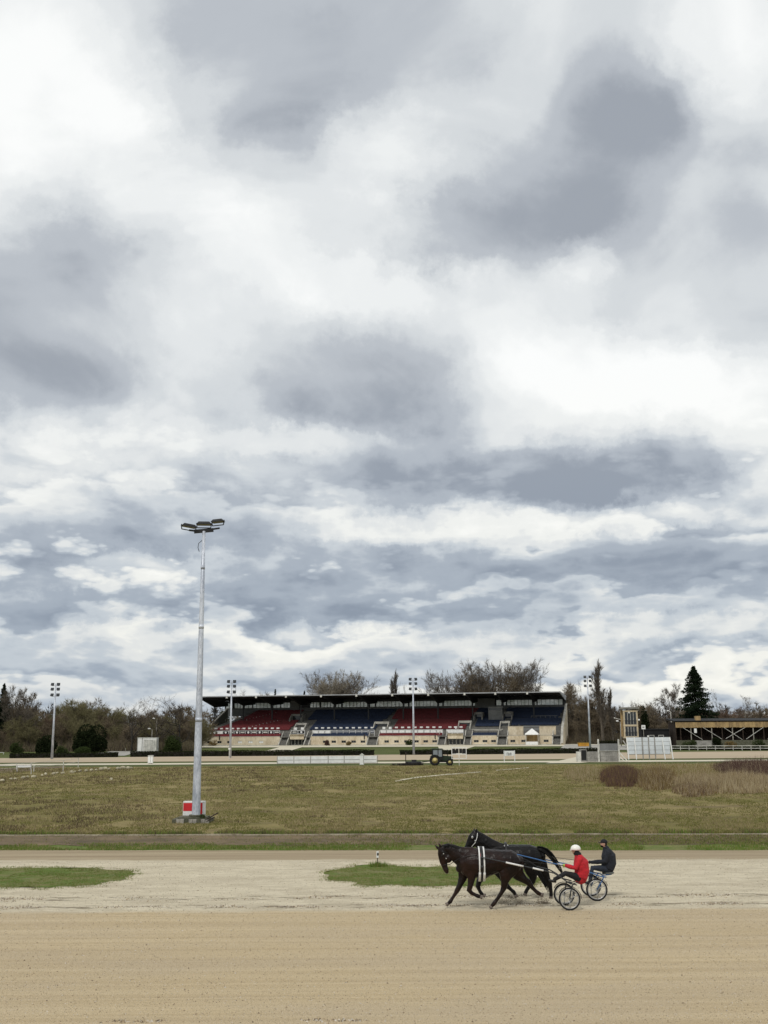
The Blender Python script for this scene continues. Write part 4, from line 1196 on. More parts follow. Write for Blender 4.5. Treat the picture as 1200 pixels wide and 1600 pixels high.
for (px, py, Y) in row:
    u = random.random()
    if px < 30: pr = thk2 if u < .5 else thk1
    elif px < 100: pr = thk1 if u < .55 else (thk2 if u < .62 else thk3)
    elif px < 190: pr = thk3 if u < .5 else thk1
    elif px < 310: pr = thk1 if u < .6 else thk3
    elif px < 1060: pr = thk1
    else: pr = thk1 if u < .5 else thk2
    if u > .86 and py < 1122: pr = (ash1, ash2, oak2)[int(u * 1000) % 3]
    zn = next(z_ for z_ in ZONES if z_[0] <= px < z_[1])[2]
    key = (zn, id(pr)); seen[key] = seen.get(key, 0) + 1; planned.append((px, py, Y, pr, zn, seen[key]))
for (px, py, Y, pr, zn, k) in planned:
    p = AT(px, 1150, Y); z = terrain(Y); c = colour[id(pr)]
    lab = ('lone %s bare tree %s' % (c, zn)) if seen[(zn, id(pr))] == 1 else ('%s %s tree from the left, %s' % (ORD[k - 1], c, zn))
    tree('bare_tree', (p.x, Y, z), max(4, H_at(px, py, Y) - z), pr, lab, grp, random.uniform(1.0, 1.5))

# wood behind as one mass
def merged(name, items, mats_of):
    Vs = []; Fs = []; mis = []; base = 0; mats = []
    for (me, loc, s, rz) in items:
        n = len(me.vertices); co = np.empty(n * 3, np.float32); me.vertices.foreach_get('co', co); co = co.reshape(-1, 3)
        f = np.empty(len(me.polygons) * 3, np.int32); me.loops.foreach_get('vertex_index', f)
        c, q = math.cos(rz), math.sin(rz)
        X = np.stack([co[:, 0] * c - co[:, 1] * q, co[:, 0] * q + co[:, 1] * c, co[:, 2]], 1) * s + np.array(loc)
        m = me.materials[0]
        if m not in mats: mats.append(m)
        Vs.append(X); Fs.append(f.reshape(-1, 3) + base); mis.append(np.full(len(me.polygons), mats.index(m))); base += n
    return tag(link(name, np_mesh(name, np.concatenate(Vs), np.concatenate(Fs), mats, np.concatenate(mis))), kind='stuff')


def light(kind, h, seed, r, m):
    P = dict(KINDS[kind]); P['kids'] = [9, 4, 3]; P['twigs'] = 6; P['twig_w'] = .16; P['twig_l'] = 1.7; P['trunk_lvl'] = -1
    random.seed(seed); cr = Wood(); grow(cr, cr, Vector((0, 0, -.3)), Vector((0, 0, 1)), h * .78, r, 0, P)
    zs = sorted(v[2] for v in cr.v); return cr.mesh('far', M[m]), h / zs[int(len(zs) * .998)]
LT = [light('thicket', 13, 71, .3, 'twig_brown'), light('thicket', 13, 72, .3, 'twig_dark'), light('ash', 15, 73, .3, 'twig_grey'), light('thicket', 12, 74, .3, 'twig_dark')]
random.seed(9); items = []
for (xa, xb, Ya, Yb, N, ta, tb) in ((-80, 320, 372, 400, 50, 1098, 1122), (320, 870, 440, 480, 30, 1086, 1100), (860, 1300, 450, 500, 56, 1098, 1120)):
    for i in range(N):
        px = xa + (xb - xa) * (i + random.random()) / N; Y = random.uniform(Ya, Yb); p = AT(px, 1150, Y); z = terrain(Y)
        me, k = LT[random.choice((0, 0, 1, 2, 3))]
        h = H_at(px, random.uniform(ta, tb), Y) - z
        items.append((me, (p.x, Y, z), k * h / 13, random.uniform(0, 6.28)))
merged('far_woodland', items, None)
# brambles and saplings at the foot of the wood, one mass
def undergrowth(name, px0, px1, Y0, Y1, n, h, seed, mats, wts):
    rng = np.random.default_rng(seed); y = rng.uniform(Y0, Y1, n); a = AT(px0, 1150, 1).x; b = AT(px1, 1150, 1).x; x = rng.uniform(a, b, n) * y
    cl = np.array([mnoise.noise((p * .06, q * .1, seed)) + .5 * mnoise.noise((p * .3, q * .3, seed)) for p, q in zip(x, y)])
    blades(name, x, y, h * (1 + .7 * cl) * rng.uniform(.3, 1.1, n), np.full(n, .12), mats, .8, 2, weights=wts)['kind'] = 'stuff'
undergrowth('undergrowth', -40, 305, 312, 375, 26000, 3.2, 3, [M['twig_brown'], M['twig_dark'], M['twig_olive']], [.4, .35, .25])
undergrowth('undergrowth', 880, 1260, 372, 430, 26000, 3.4, 4, [M['twig_brown'], M['twig_dark'], M['twig_olive']], [.45, .45, .1])


def leaf_mass(name, c, r, n, size, m, seed, lumps=14, flat_bottom=True, parent=None, kind=None):
    """dense leafy volume: many small leaf faces on and inside an uneven outline"""
    rng = np.random.default_rng(seed)
    C = rng.normal(0, 1, (lumps, 3)); C /= np.linalg.norm(C, axis=1)[:, None]; C *= rng.uniform(.35, .72, (lumps, 1)); R = rng.uniform(.30, .52, lumps)
    C = np.vstack([C, [[0, 0, 0]]]); R = np.append(R, .72)
    k = rng.integers(0, len(R), n); d = rng.normal(0, 1, (n, 3)); d /= np.linalg.norm(d, axis=1)[:, None]
    P = C[k] + d * R[k][:, None] * rng.uniform(.72, 1.05, (n, 1)) ** .5
    if flat_bottom: P[:, 2] = np.abs(P[:, 2] + .55) - .55
    P = P * np.array(r) + np.array(c)
    a = rng.normal(0, 1, (n, 3)); a /= np.linalg.norm(a, axis=1)[:, None]; b = np.cross(a, rng.normal(0, 1, (n, 3))); b /= np.linalg.norm(b, axis=1)[:, None]
    s = size * rng.uniform(.5, 1.2, (n, 1))
    V = np.stack([P - a * s, P + a * s, P + b * s * 1.3], 1).reshape(-1, 3)
    o = link(name, np_mesh(name, V, np.arange(n * 3).reshape(n, 3), m), parent)
    if kind: tag(o, kind=kind)
    return o


def bush(name, px, py_base, py_top, w_px, m, label, seed, n=6000, size=.16, Y=None, cat='bush', dz=0):
    """bush from its foot, top and width in the photograph"""
    g = G(px, py_base) if Y is None else AT(px, py_base, Y)
    z0 = terrain(g.y); h = H_at(px, py_top, g.y) - z0; w = w_px / FPX * g.y
    root = empty(name, (g.x, g.y, z0)); tag(root, label, cat)
    leaf_mass('foliage', (0, 0, h * .40), (w / 2 / 1.0, w * .42, h * .60), n, size, m, seed, parent=root)
    random.seed(seed); s = Wood()
    for i in range(7):
        a = random.uniform(0, 6.28); s.seg(Vector((0, 0, -.2)), Vector((math.cos(a) * w * .2, math.sin(a) * w * .2, h * .6)), .09, .03)
    link('stem', s.mesh('stem', M['bark_dark']), root)
    return root


bush('evergreen_bush', 139, 1171, 1133, 54, M['evergreen'], 'tall round black-green evergreen bush left of the gravel path', 3, 11000, .22, Y=285)
bush('evergreen_bush', 71, 1178, 1152, 42, M['evergreen'], 'lower dark round evergreen bush beside the leftmost floodlight mast', 4, 9000, .20, Y=272)
bush('shrub', 98, 1177, 1164, 22, M['bush_green'], 'small grey-green shrub between the two dark evergreens', 5, 3000, .15, Y=270)
bush('shrub', 131, 1175, 1166, 30, M['bush_green'], 'flat grey-green shrub at the foot of the tall dark evergreen', 6, 3000, .15, Y=272)
bush('shrub', 272, 1167, 1143, 36, M['bush_green'], 'rounded green shrub right of the white container', 7, 6000, .18, Y=300)
bush('yellow_green_shrub', 352, 1120, 1098, 26, M['bush_green'], 'yellow-green tree crown seen under the left end of the stand roof', 8, 4000, .3, Y=445)
bush('wall_shrub', 511, 1166, 1155.5, 12, M['maroon'], 'dark reddish shrub against the cream wall below the left blue block', 9, 1500, .14, Y=370)
bush('wall_shrub', 545, 1166, 1158, 10, M['olive_stem'], 'small olive shrub against the cream wall below the left blue block', 10, 1200, .14, Y=370)
bush('wall_shrub', 333, 1166, 1155, 16, M['olive_stem'], 'bare olive shrub before the left end windows of the stand', 11, 1200, .12, Y=378)
bush('wall_shrub', 640, 1165.5, 1153.5, 12, M['bush_green'], 'green shrub at the stand wall just left of the middle mast', 12, 1300, .14, Y=368)
bush('round_shrub', 1119, 1161, 1149, 18, M['evergreen'], 'dark rounded shrub before the old timber stand', 13, 2500, .16, Y=302)
bush('low_shrub', 1078, 1164, 1156.5, 26, M['bush_green'], 'low wide green shrub near the left end of the timber stand', 14, 1800, .14, Y=300)
bush('low_shrub', 1185, 1163, 1154, 20, M['bush_green'], 'green shrub at the right edge before the timber stand', 15, 1800, .14, Y=300)
bush('low_shrub', 1140, 1164, 1157, 22, M['olive_stem'], 'olive shrub between the dark rounded shrub and the right edge', 16, 1800, .14, Y=298)
bush('undergrowth_bush', 25, 1172, 1158, 26, M['bush_green'], 'grey-green bush at the far left under the reddish thicket', 17, 2500, .16, Y=300)
bush('ivy_tree', 1008, 1145, 1104, 14, M['evergreen'], 'dark ivy-clad column right behind the judges tower', 18, 4500, .22, Y=345, cat='tree')


def conifer(px, py_top, py_base, Y, wpx, label, seed, n=15000):
    p = AT(px, 1150, Y); z0 = terrain(Y); h = H_at(px, py_top, Y) - z0; w = wpx / FPX * Y / 2
    t = empty('spruce_tree', (p.x, Y, z0)); tag(t, label, 'tree')
    mb = MB(); mb.tube([(0, 0, -.3), (0, 0, h * .6), (0, 0, h * .99)], [.35, .2, .03], 6); mb.build('trunk', M['bark_dark'], t)
    rng = np.random.default_rng(seed); V = []
    nb = 230
    for i in range(nb):
        f = (i + rng.uniform()) / nb; z = h * (.10 + .89 * f)
        rr = w * (1 - f) ** .72 * rng.uniform(.6, 1.15) + .15; a = rng.uniform(0, 6.28)
        m = int(n / nb * (1.25 - .75 * f)); t_ = rng.uniform(0, 1, m) ** .7
        droop = -.22 * rr * t_ ** 1.3 + .12 * rr * t_ ** 3
        fan = rng.normal(0, .17, m) * rr * (1.1 - .5 * t_)
        x = np.cos(a) * rr * t_ - np.sin(a) * fan; y = np.sin(a) * rr * t_ + np.cos(a) * fan; zz = z + droop + rng.normal(0, .18, m)
        P = np.stack([x, y, zz], 1); d = rng.normal(0, 1, (m, 3)); d[:, 2] -= .5; d /= np.linalg.norm(d, axis=1)[:, None]
        b = np.cross(d, rng.normal(0, 1, (m, 3))); b /= np.linalg.norm(b, axis=1)[:, None]
        s = rng.uniform(.18, .48, (m, 1)); V.append(np.stack([P - b * s * .45, P + b * s * .45, P + d * s * 1.3], 1).reshape(-1, 3))
    V = np.concatenate(V); link('crown', np_mesh('crown', V, np.arange(len(V)).reshape(-1, 3), M['spruce']), t)
    return t


conifer(1090, 1041, 1130, 345, 88, 'big dark spruce behind the old timber stand', 5, 30000)
conifer(429, 1077, 1140, 460, 9, 'tiny dark conifer tip over the left half of the roof', 6, 3000)
conifer(475, 1079, 1140, 460, 10, 'dark conifer tip just left of the pale twigged trees', 7, 3000)
conifer(2, 1069, 1160, 335, 34, 'dark evergreen tree cut by the left edge of the picture', 8, 12000)

# clipped hedges between far track and lawn
def hedge(a, b, top_px, label, depth=1.6, seed=1):
    A, B = G(*a), G(*b); d = (B - A); L = d.length; ang_ = math.atan2(d.y, d.x)
    h = H_at((a[0] + b[0]) / 2, top_px, (A.y + B.y) / 2) - terrain(A.y)
    root = empty('hedge', (A.x, A.y, terrain(A.y)), ang_); tag(root, label, 'hedge')
    rng = np.random.default_rng(seed); n = int(L * 130)
    x = rng.uniform(0, L, n); face = rng.uniform(0, 1, n)
    y = np.where(face < .5, 0, rng.uniform(0, depth, n)) + rng.normal(0, .06, n)
    z = np.where(face < .5, rng.uniform(0, h, n), h) + rng.normal(0, .05, n) + .07 * np.sin(x * .7 + seed) 
    P = np.stack([x, y, z], 1); a_ = rng.normal(0, 1, (n, 3)); a_ /= np.linalg.norm(a_, axis=1)[:, None]; b_ = np.cross(a_, rng.normal(0, 1, (n, 3))); b_ /= np.linalg.norm(b_, axis=1)[:, None]
    s = rng.uniform(.08, .2, (n, 1)); V = np.stack([P - a_ * s, P + a_ * s, P + b_ * s], 1).reshape(-1, 3)
    link('foliage', np_mesh('foliage', V, np.arange(n * 3).reshape(n, 3), M['hedge']), root)
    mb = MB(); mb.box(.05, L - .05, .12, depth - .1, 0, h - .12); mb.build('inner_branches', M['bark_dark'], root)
    return root


hedge((14, 1185.0), (185, 1183.2), 1176.5, 'clipped dark hedge left of the gravel path, behind the leftmost mast', seed=1)
hedge((203, 1182.7), (585, 1180.0), 1173.3, 'long clipped dark hedge before the left half of the stand', seed=2)
hedge((625, 1179.6), (713, 1179.0), 1172.4, 'short clipped dark hedge behind the tractor', seed=3)
hedge((724, 1179.0), (935, 1177.0), 1170.3, 'clipped dark hedge before the right half of the stand', seed=4)
hedge((936, 1163), (966, 1163), 1158, 'low dark hedge behind the concrete shed', seed=5)
# lawn and paths between hedge and stand
def sheet(name, pts, z, m):
    P = [G(*p) for p in pts]; bm = bmesh.new(); vs = [bm.verts.new((p.x, p.y, terrain(p.y) + z)) for p in P]
    f = bm.faces.new(vs)
    bmesh.ops.triangulate(bm, faces=[f])
    for k in range(4): bmesh.ops.subdivide_edges(bm, edges=[e for e in bm.edges if e.calc_length() > 6], cuts=1, use_grid_fill=False)
    bmesh.ops.triangulate(bm, faces=bm.faces[:])
    for v in bm.verts: v.co.z = terrain(v.co.y) + z
    me = bpy.data.meshes.new(name); bm.to_mesh(me); bm.free(); me.materials.append(m); return tag(link(name, me), kind='structure')
sheet('gravel_path', [(120, 1180.5), (195, 1181), (222, 1170.5), (250, 1168.5), (200, 1168.5), (170, 1172)], .05, M['paving'])
sheet('stand_forecourt', [(300, 1168.4), (880, 1165.6), (1010, 1166.5), (1010, 1164.6), (880, 1162.4), (300, 1165.9)], .06, M['path'])
sheet('entrance_path', [(410, 1173.5), (440, 1173.3), (452, 1171), (475, 1167.0), (440, 1167.2)], .08, M['path'])
sheet('entrance_path', [(690, 1178.5), (722, 1178.5), (722, 1170), (745, 1165.6), (684, 1166.0)], .08, M['path'])
sheet('gate_paving', [(872, 1171.5), (1000, 1171.5), (1010, 1165), (884, 1163.5)], .09, M['paving'])
sheet('track_crossing', [(852, 1192.8), (905, 1192.4), (968, 1186.5), (950, 1181.5), (905, 1182.0), (880, 1187.5)], .03, M['path'])


# ------------------------------------------------------------------ floodlight masts
random.seed(3)
def near_mast():
    b = G(306, 1284.5); root = empty('floodlight_mast', (b.x, b.y, b.z)); tag(root, 'tall near grey galvanised mast with three flat floodlights on top', 'floodlight mast')
    top = H_at(316.5, 830, b.y) - b.z
    zs = [0, .3, top * .25, top * .5, top * .75, top]
    mb = MB(); mb.tube([(0, 0, z) for z in zs], [.25 - .155 * z / top for z in zs], 16); mb.build('pole', M['galv'], root)
    for f in (.34, .66, .87):
        z = top * f; mb = MB(); mb.tube([(0, 0, z - .12), (0, 0, z + .12)], [.262 - .155 * f, .262 - .155 * f], 16); mb.build('sleeve_joint', M['galv'], root)
    # cable loop near the top
    mb = MB(); mb.tube([(-.08, 0, top - .55), (-.3, .0, top - .75), (-.33, 0, top - 1.0), (-.25, 0, top - 1.25)], .02, 5); mb.build('cable', M['black'], root)
    # crossbar, tilted as seen, carrying three lamps
    mb = MB(); mb.bar((-.58, -.1, top - .04), (.55, .15, top + .10), .16, .22); mb.bar((.4, .1, top + .12), (.9, .3, top + .24), .10); mb.bar((-.85, -.25, top + .02), (-.5, -.1, top + .0), .10); mb.build('crossbar', M['black'], root)
    def lamp(c, rz, ry, rx, L=1.0, Wd=.46):
        L *= .80
        l = empty('floodlight', c); l.parent = root; l.rotation_euler = (rx, ry, rz)
        mb = MB(); mb.add([(-L / 2, -Wd / 2, 0), (L / 2, -Wd / 2, 0), (L / 2, Wd / 2, 0), (-L / 2, Wd / 2, 0), (-L * .36, -Wd * .3, .15), (L * .36, -Wd * .3, .15), (L * .36, Wd * .3, .15), (-L * .36, Wd * .3, .15)],
                          [(3, 2, 1, 0), (4, 5, 6, 7), (0, 1, 5, 4), (1, 2, 6, 5), (2, 3, 7, 6), (3, 0, 4, 7)])
        mb.build('lamp_housing', M['black'], l)
        mb = MB(); mb.box(-L * .46, L * .46, -Wd * .44, Wd * .44, -.03, -.004); mb.build('lamp_glass', M['glass_dark'], l)
        mb = MB(); mb.bar((-L * .52, 0, .08), (-L * .46, 0, -.22), .05); mb.bar((-L * .46, 0, -.22), (L * .46, 0, -.22), .05); mb.bar((L * .46, 0, -.22), (L * .52, 0, .08), .05); mb.build('bracket', M['black'], l)
    lamp((-.86, -.35, top + .22), .5, .10, -.02, 1.15); lamp((.0, .0, top + .42), .1, 0, -.10, 1.1); lamp((.80, .25, top + .62), -.25, -.05, -.06, .98)
    # foundation
    mb = MB(); mb.box(-1.22, .9, -.75, .9, -.3, .22); mb.build('foundation_slab', M['concrete_dark'], root)
    mb = MB(); mb.box(-.95, .72, -.6, .7, .22, .32); mb.tube([(0, 0, .32), (0, 0, .42)], [.42, .40], 12); mb.build('base_plinth', M['concrete_dark'], root)
    for i in range(9):
        x = -1.2 + i * .235; mb = MB(); mb.obox((x + .1, -.84 + random.uniform(-.03, .03), .04), (.21, .12, random.uniform(.28, .42)), random.uniform(-.05, .05)); mb.build('edging_plank', M['wood_grey'] if i % 3 else M['concrete_dark'], root)
    mb = MB(); mb.bar((.55, -.8, .1), (1.35, -.5, .55), .12, .05); mb.bar((.6, -.85, .02), (1.2, -.9, .32), .1, .05); mb.build('loose_plank', M['wood_dark'], root)
    # red and white impact box behind the mast
    r2 = empty('warning_box', (b.x - .30, b.y + 1.15, terrain(b.y + 1.15))); tag(r2, 'red and white painted box standing behind the foot of the tall near mast', 'warning box')
    mb = MB(); mb.box(-.62, .62, -.3, .3, .0, 1.10); mb.build('box_body', M['white'], r2)
    mb = MB(); mb.box(-.60, .08, -.306, -.301, .56, 1.02); mb.build('red_panel', M['red_paint'], r2)
    mb = MB(); mb.box(.32, .52, -.306, -.301, .38, 1.02); mb.build('red_panel', M['red_paint'], r2)
    leaf_mass('weed_clump', (b.x + .55, b.y - .5, .40), (.32, .3, .28), 260, .06, M['bush_green'], 77, kind='stuff')
near_mast()


def far_mast(px, py, ptop, label, Y=None, rows=3):
    b = G(px, py) if Y is None else AT(px, py, Y); z0 = terrain(b.y)
    root = empty('floodlight_mast', (b.x, b.y, z0)); tag(root, label, 'floodlight mast', 'distant floodlight masts round the far track')
    top = H_at(px, ptop, b.y) - z0
    mb = MB(); mb.tube([(0, 0, -.2), (0, 0, top * .5), (0, 0, top)], [.30, .21, .12], 10); mb.build('pole', M['galv'], root)
    for i in range(rows):
        z = top - .15 - i * 1.05 - (.2 if i == 2 else 0)
        if i in (0, 2):
            mb = MB(); mb.bar((-.75, -.05, z - .35), (.75, -.05, z - .35), .10); mb.build('crossbar', M['galv'], root)
        for s in (-1, 1):
            l = empty('floodlight', (s * .68, -.3, z)); l.parent = root; l.rotation_euler = (rad(-28), 0, s * .25)
            mb = MB(); mb.add([(-.36, 0, -.32), (.36, 0, -.32), (.36, 0, .32), (-.36, 0, .32), (-.2, .42, -.2), (.2, .42, -.2), (.2, .42, .2), (-.2, .42, .2)],
                              [(0, 1, 2, 3), (7, 6, 5, 4), (0, 4, 5, 1), (1, 5, 6, 2), (2, 6, 7, 3), (3, 7, 4, 0)]); mb.build('lamp_housing', M['black'], l)
            mb = MB(); mb.box(-.31, .31, -.03, -.005, -.27, .27); mb.build('lamp_glass', M['glass_dark'], l)
    return root
far_mast(81, 1186, 1068, 'leftmost distant floodlight mast, in front of the dark evergreens')
far_mast(359.5, 1184, 1063.5, 'distant floodlight mast before the left red seat block of the stand')
far_mast(646.5, 1179.5, 1060, 'distant floodlight mast in front of the middle of the stand')
far_mast(922.5, 1174, 1056.5, 'distant floodlight mast right of the stand beside the concrete shed')


def lamp_post(px, py, ptop, Y, label, mat_='wood_grey'):
    p = AT(px, py, Y); z0 = terrain(Y); root = empty('street_lamp', (p.x, Y, z0)); tag(root, label, 'street lamp')
    h = H_at(px, ptop, Y) - z0; mb = MB(); mb.tube([(0, 0, -.2), (0, 0, h)], [.16, .10], 8); mb.build('pole', M[mat_], root)
    mb = MB(); mb.bar((0, 0, h - .1), (-.7, 0, h + .3), .08); mb.build('arm', M[mat_], root)
    mb = MB(); mb.ball((-.85, 0, h + .25), (.42, .3, .22)); mb.build('lamp_head', M['white'], root)
lamp_post(971, 1168, 1128, 330, 'concrete lamp post with a white head left of the judges tower')
lamp_post(1050, 1148, 1112, 345, 'tall lamp post left of the timber stand, before the spruce', 'concrete_light')
lamp_post(244, 1160, 1124, 318, 'lamp post behind the white container on the left')
lamp_post(237, 1160, 1140, 316, 'lower lamp post just behind the white container')


# ------------------------------------------------------------------ tractor with its harrow
def tractor():
    g = G(690, 1196); t = empty('tractor', (g.x, g.y, g.z)); tag(t, 'dark green tractor with a glazed cab and pale yellow wheel rims', 'tractor')
    gm = mat('dark_green_paint', (.018, .034, .016), .5, .25, 2, .002); ym = mat('pale_yellow_rim', (.62, .52, .22), .55, .2, 3, .001); tm = mat('tractor_tyre', (.016, .016, .016), .9, .2, 4, .01)
    def wheel(name, c, R, w):
        root = empty(name, c); root.parent = t
        mb = MB(); mb.ring((0, 0, 0), R - w * .42, w * .44, 28, 8)
        for i in range(26):
            a = 2 * math.pi * i / 26; mb.obox((math.cos(a) * R * .985, 0, math.sin(a) * R * .985), (.05, w * .9, .10), 0, 0, -a + math.pi / 2 * 0)
        mb.build('tyre', tm, root)
        mb = MB(); mb.tube([(0, -w * .28, 0), (0, -w * .1, 0), (0, w * .28, 0)], [R * .60, R * .42, R * .6], 20); mb.tube([(0, -w * .4, 0), (0, 0, 0)], [R * .16, R * .16], 10); mb.build('rim', ym, root)
    wheel('rear_wheel', (-1.1, -.85, .80), .80, .46); wheel('rear_wheel', (-1.1, .85, .80), .80, .46)
    wheel('front_wheel', (1.28, -.82, .52), .52, .34); wheel('front_wheel', (1.28, .82, .52), .52, .34)
    mb = MB(); mb.prism([(-.2, .75), (1.75, .7), (1.85, 1.0), (1.78, 1.42), (.2, 1.58), (-.2, 1.55)], 'y', -.36, .36); mb.build('bonnet', gm, t)
    mb = MB(); mb.box(-1.6, 1.3, -.25, .25, .5, .78); mb.box(1.15, 1.4, -.75, .75, .45, .6); mb.box(-1.2, -1.0, -.75, .75, .7, .9); mb.build('chassis', M['black'], t)
    mb = MB()
    for s in (-1, 1):
        pts = []
        for i in range(9):
            a = math.pi * (.08 + .72 * i / 8); pts.append((-1.1 + math.cos(a) * .92, .8 + math.sin(a) * .92))
        for i in range(8, -1, -1):
            a = math.pi * (.08 + .72 * i / 8); pts.append((-1.1 + math.cos(a) * .86, .8 + math.sin(a) * .86))
        mb = MB(); mb.prism(pts, 'y', s * .62, s * 1.1); mb.build('mudguard', gm, t)
    cab = empty('cab', (0, 0, 0)); cab.parent = t
    mb = MB()
    for (x0, x1) in ((-1.5, -1.42), (-.55, -.6), (.22, .08)):
        for s in (-.68, .68): mb.bar((x0, s, 1.15), (x1, s, 2.5), .09)
    mb.build('cab_pillars', M['black'], cab)
    mb = MB(); mb.prism([(-1.62, 2.5), (.25, 2.5), (.28, 2.56), (.1, 2.66), (-1.5, 2.68), (-1.65, 2.58)], 'y', -.78, .78); mb.build('cab_roof', gm, cab)
    gl = mat('cab_glass', (.22, .25, .27), .1, .1, 1, 0, spec=.8)
    mb = MB(); mb.box(-1.36, -.64, -.70, -.66, 1.45, 2.44); mb.build('pane', gl, cab); mb = MB(); mb.box(-.5, .04, -.70, -.66, 1.4, 2.44); mb.build('pane', gl, cab)
    mb = MB(); mb.box(-1.46, .15, -.66, .66, .9, 1.42); mb.build('cab_floor', M['black'], cab)
    mb = MB(); mb.tube([(.95, -.28, 1.5), (.95, -.28, 2.35), (.9, -.28, 2.5)], [.06, .06, .06], 8); mb.build('exhaust', M['black'], t)
    mb = MB(); mb.box(1.79, 1.9, -.26, -.1, 1.05, 1.22); mb.build('headlight', M['lens'], t); mb = MB(); mb.box(1.79, 1.9, .1, .26, 1.05, 1.22); mb.build('headlight', M['lens'], t)
    mb = MB(); mb.bar((-1.6, 0, .7), (-3.2, 0, .55), .12); mb.build('drawbar', M['black'], t)
    # harrow behind
    g = G(646, 1195.5); h = empty('harrow', (g.x, g.y, g.z)); tag(h, 'dark tined harrow lying behind the tractor', 'harrow')
    mb = MB(); mb.box(-1.2, 1.3, -.9, .9, .35, .5); mb.box(-.3, .5, -.5, .5, .5, .85); mb.bar((1.3, 0, .45), (2.2, 0, .55), .12); mb.build('frame', M['black'], h)
    for i in range(12):
        mb = MB(); x = -1.15 + i * .21; mb.tube([(x, -.95, .5), (x - .12, -.95, .25), (x, -.95, 0)], [.06, .05, .03], 5); mb.build('tine', M['dark_steel'], h)
    mb = MB(); mb.tube([(-1.25, -.7, .3), (1.2, -.7, .3)], [.3, .3], 10); mb.build('roller', M['black'], h)
    g = G(634, 1194.5); p = empty('marker_post', (g.x, g.y, g.z)); tag(p, 'thin dark post standing beside the harrow', 'post'); mb = MB(); mb.bar((0, 0, 0), (0, 0, 2.0), .14); mb.build('post', M['wood_dark'], p)
    mb = MB(); mb.box(-.08, .08, -.08, .08, 2.0, 2.06); mb.build('post_cap', M['black'], p)
    rng = np.random.default_rng(4)
    leaf_mass('muck_heap', (G(640, 1196).x, G(640, 1196).y, .12), (2.6, 1.0, .35), 900, .14, M['bark_dark'], 12, kind='stuff')
tractor()


# ------------------------------------------------------------------ things along the far track
def place(name, px, py, label, cat, group=None, rz=0):
    g = G(px, py); return tag(empty(name, (g.x, g.y, g.z), rz), label, cat, group), g


# long low white panel barrier
a = G(433, 1194.2); b = G(590, 1192.8); Lb = (b - a).length; ab = math.atan2((b - a).y, (b - a).x)
bar_ = empty('panel_barrier', tuple(a), ab); tag(bar_, 'long low barrier of white panels on the grass beside the far track', 'barrier')
hb = H_at(510, 1181.5, a.y) - a.z
edges = [0, .165, .33, .505, .665, .83]
for i in range(6):
    x0 = Lb * edges[i] + .06; x1 = Lb * (edges[i + 1] if i < 5 else .995) - .06
    mb = MB(); mb.box(x0, x1, -.03, .03, .12, hb); p = mb.build('panel', M['white'], bar_)
    mc = MB(); mc.box(x0 + .06, x1 - .06, -.052, -.034, hb * .50, hb * .55); mc.box(x0, x1, -.052, -.034, .10, .16); mc.build('rail', M['concrete'], p)
for f in edges + [1.0]:
    mb = MB(); mb.box(Lb * f - .045, Lb * f + .045, -.09, .09, 0, hb + .05); mb.build('post', M['concrete'], bar_)
r, g = place('control_cabinet', 565.5, 1194.5, 'narrow white cabinet standing taller within the panel barrier', 'cabinet')
mb = MB(); mb.box(-.36, .36, -.5, -.12, 0, 1.55); mb.build('cabinet_body', M['white'], r); mb = MB(); mb.prism([(-.44, 1.55), (.44, 1.55), (0, 1.85)], 'y', -.56, -.08); mb.build('cabinet_roof', M['white_old'], r)
mb = MB(); mb.box(.26, .34, -.53, -.505, .1, 1.5); mb.build('door_edge', M['concrete'], r)

r, g = place('electric_cabinet', 235, 1193.5, 'white electric cabinet beside the far track left of the tall mast', 'cabinet')
mb = MB(); mb.box(-.42, .42, -.3, .3, .15, 1.35); mb.build('cabinet_body', M['white'], r)
mb = MB(); mb.prism([(-.48, 1.35), (.48, 1.35), (.4, 1.5), (-.4, 1.5)], 'y', -.36, .36); mb.build('cabinet_roof', M['white_old'], r)
mb = MB(); mb.box(-.3, .3, -.25, .25, 0, .15); mb.build('plinth', M['concrete'], r)
mb = MB(); mb.box(.05, .08, -.325, -.302, .25, 1.28); mb.build('door_gap', M['dark_steel'], r)

r, g = place('distance_post', 358, 1188, 'thin white post with a small box on top, before the second mast', 'post')
mb = MB(); mb.bar((0, 0, 0), (0, 0, 2.1), .11); mb.build('post', M['white_old'], r); mb = MB(); mb.box(-.2, .2, -.12, .12, 2.1, 2.42); mb.build('box', M['white'], r)

# board frame right of the tractor
r, g = place('slatted_board', 717.5, 1196, 'white framed board with four dark panes on a thin post, right of the tractor', 'sign board')
y0 = 1.05; mb = MB()
mb.box(-1.22, 1.22, -.04, .04, 2.72, 2.84); mb.box(-1.22, 1.22, -.04, .04, 1.72, 1.84); mb.box(-1.22, 1.22, -.04, .04, y0, y0 + .1)
for x in (-1.2, 1.12): mb.box(x, x + .1, -.045, .045, y0 + .1, 2.72)
mb.box(-.05, .05, -.045, .045, y0 + .1, 1.72); mb.build('frame', M['white'], r)
for i in range(4):
    mb = MB(); x = -1.08 + i * .56; mb.box(x, x + .46, -.03, .03, 1.9, 2.64); mb.build('panel', M['black'], r)
mb = MB(); mb.bar((0, 0, 0), (0, 0, y0), .08); mb.build('post', M['white_old'], r)

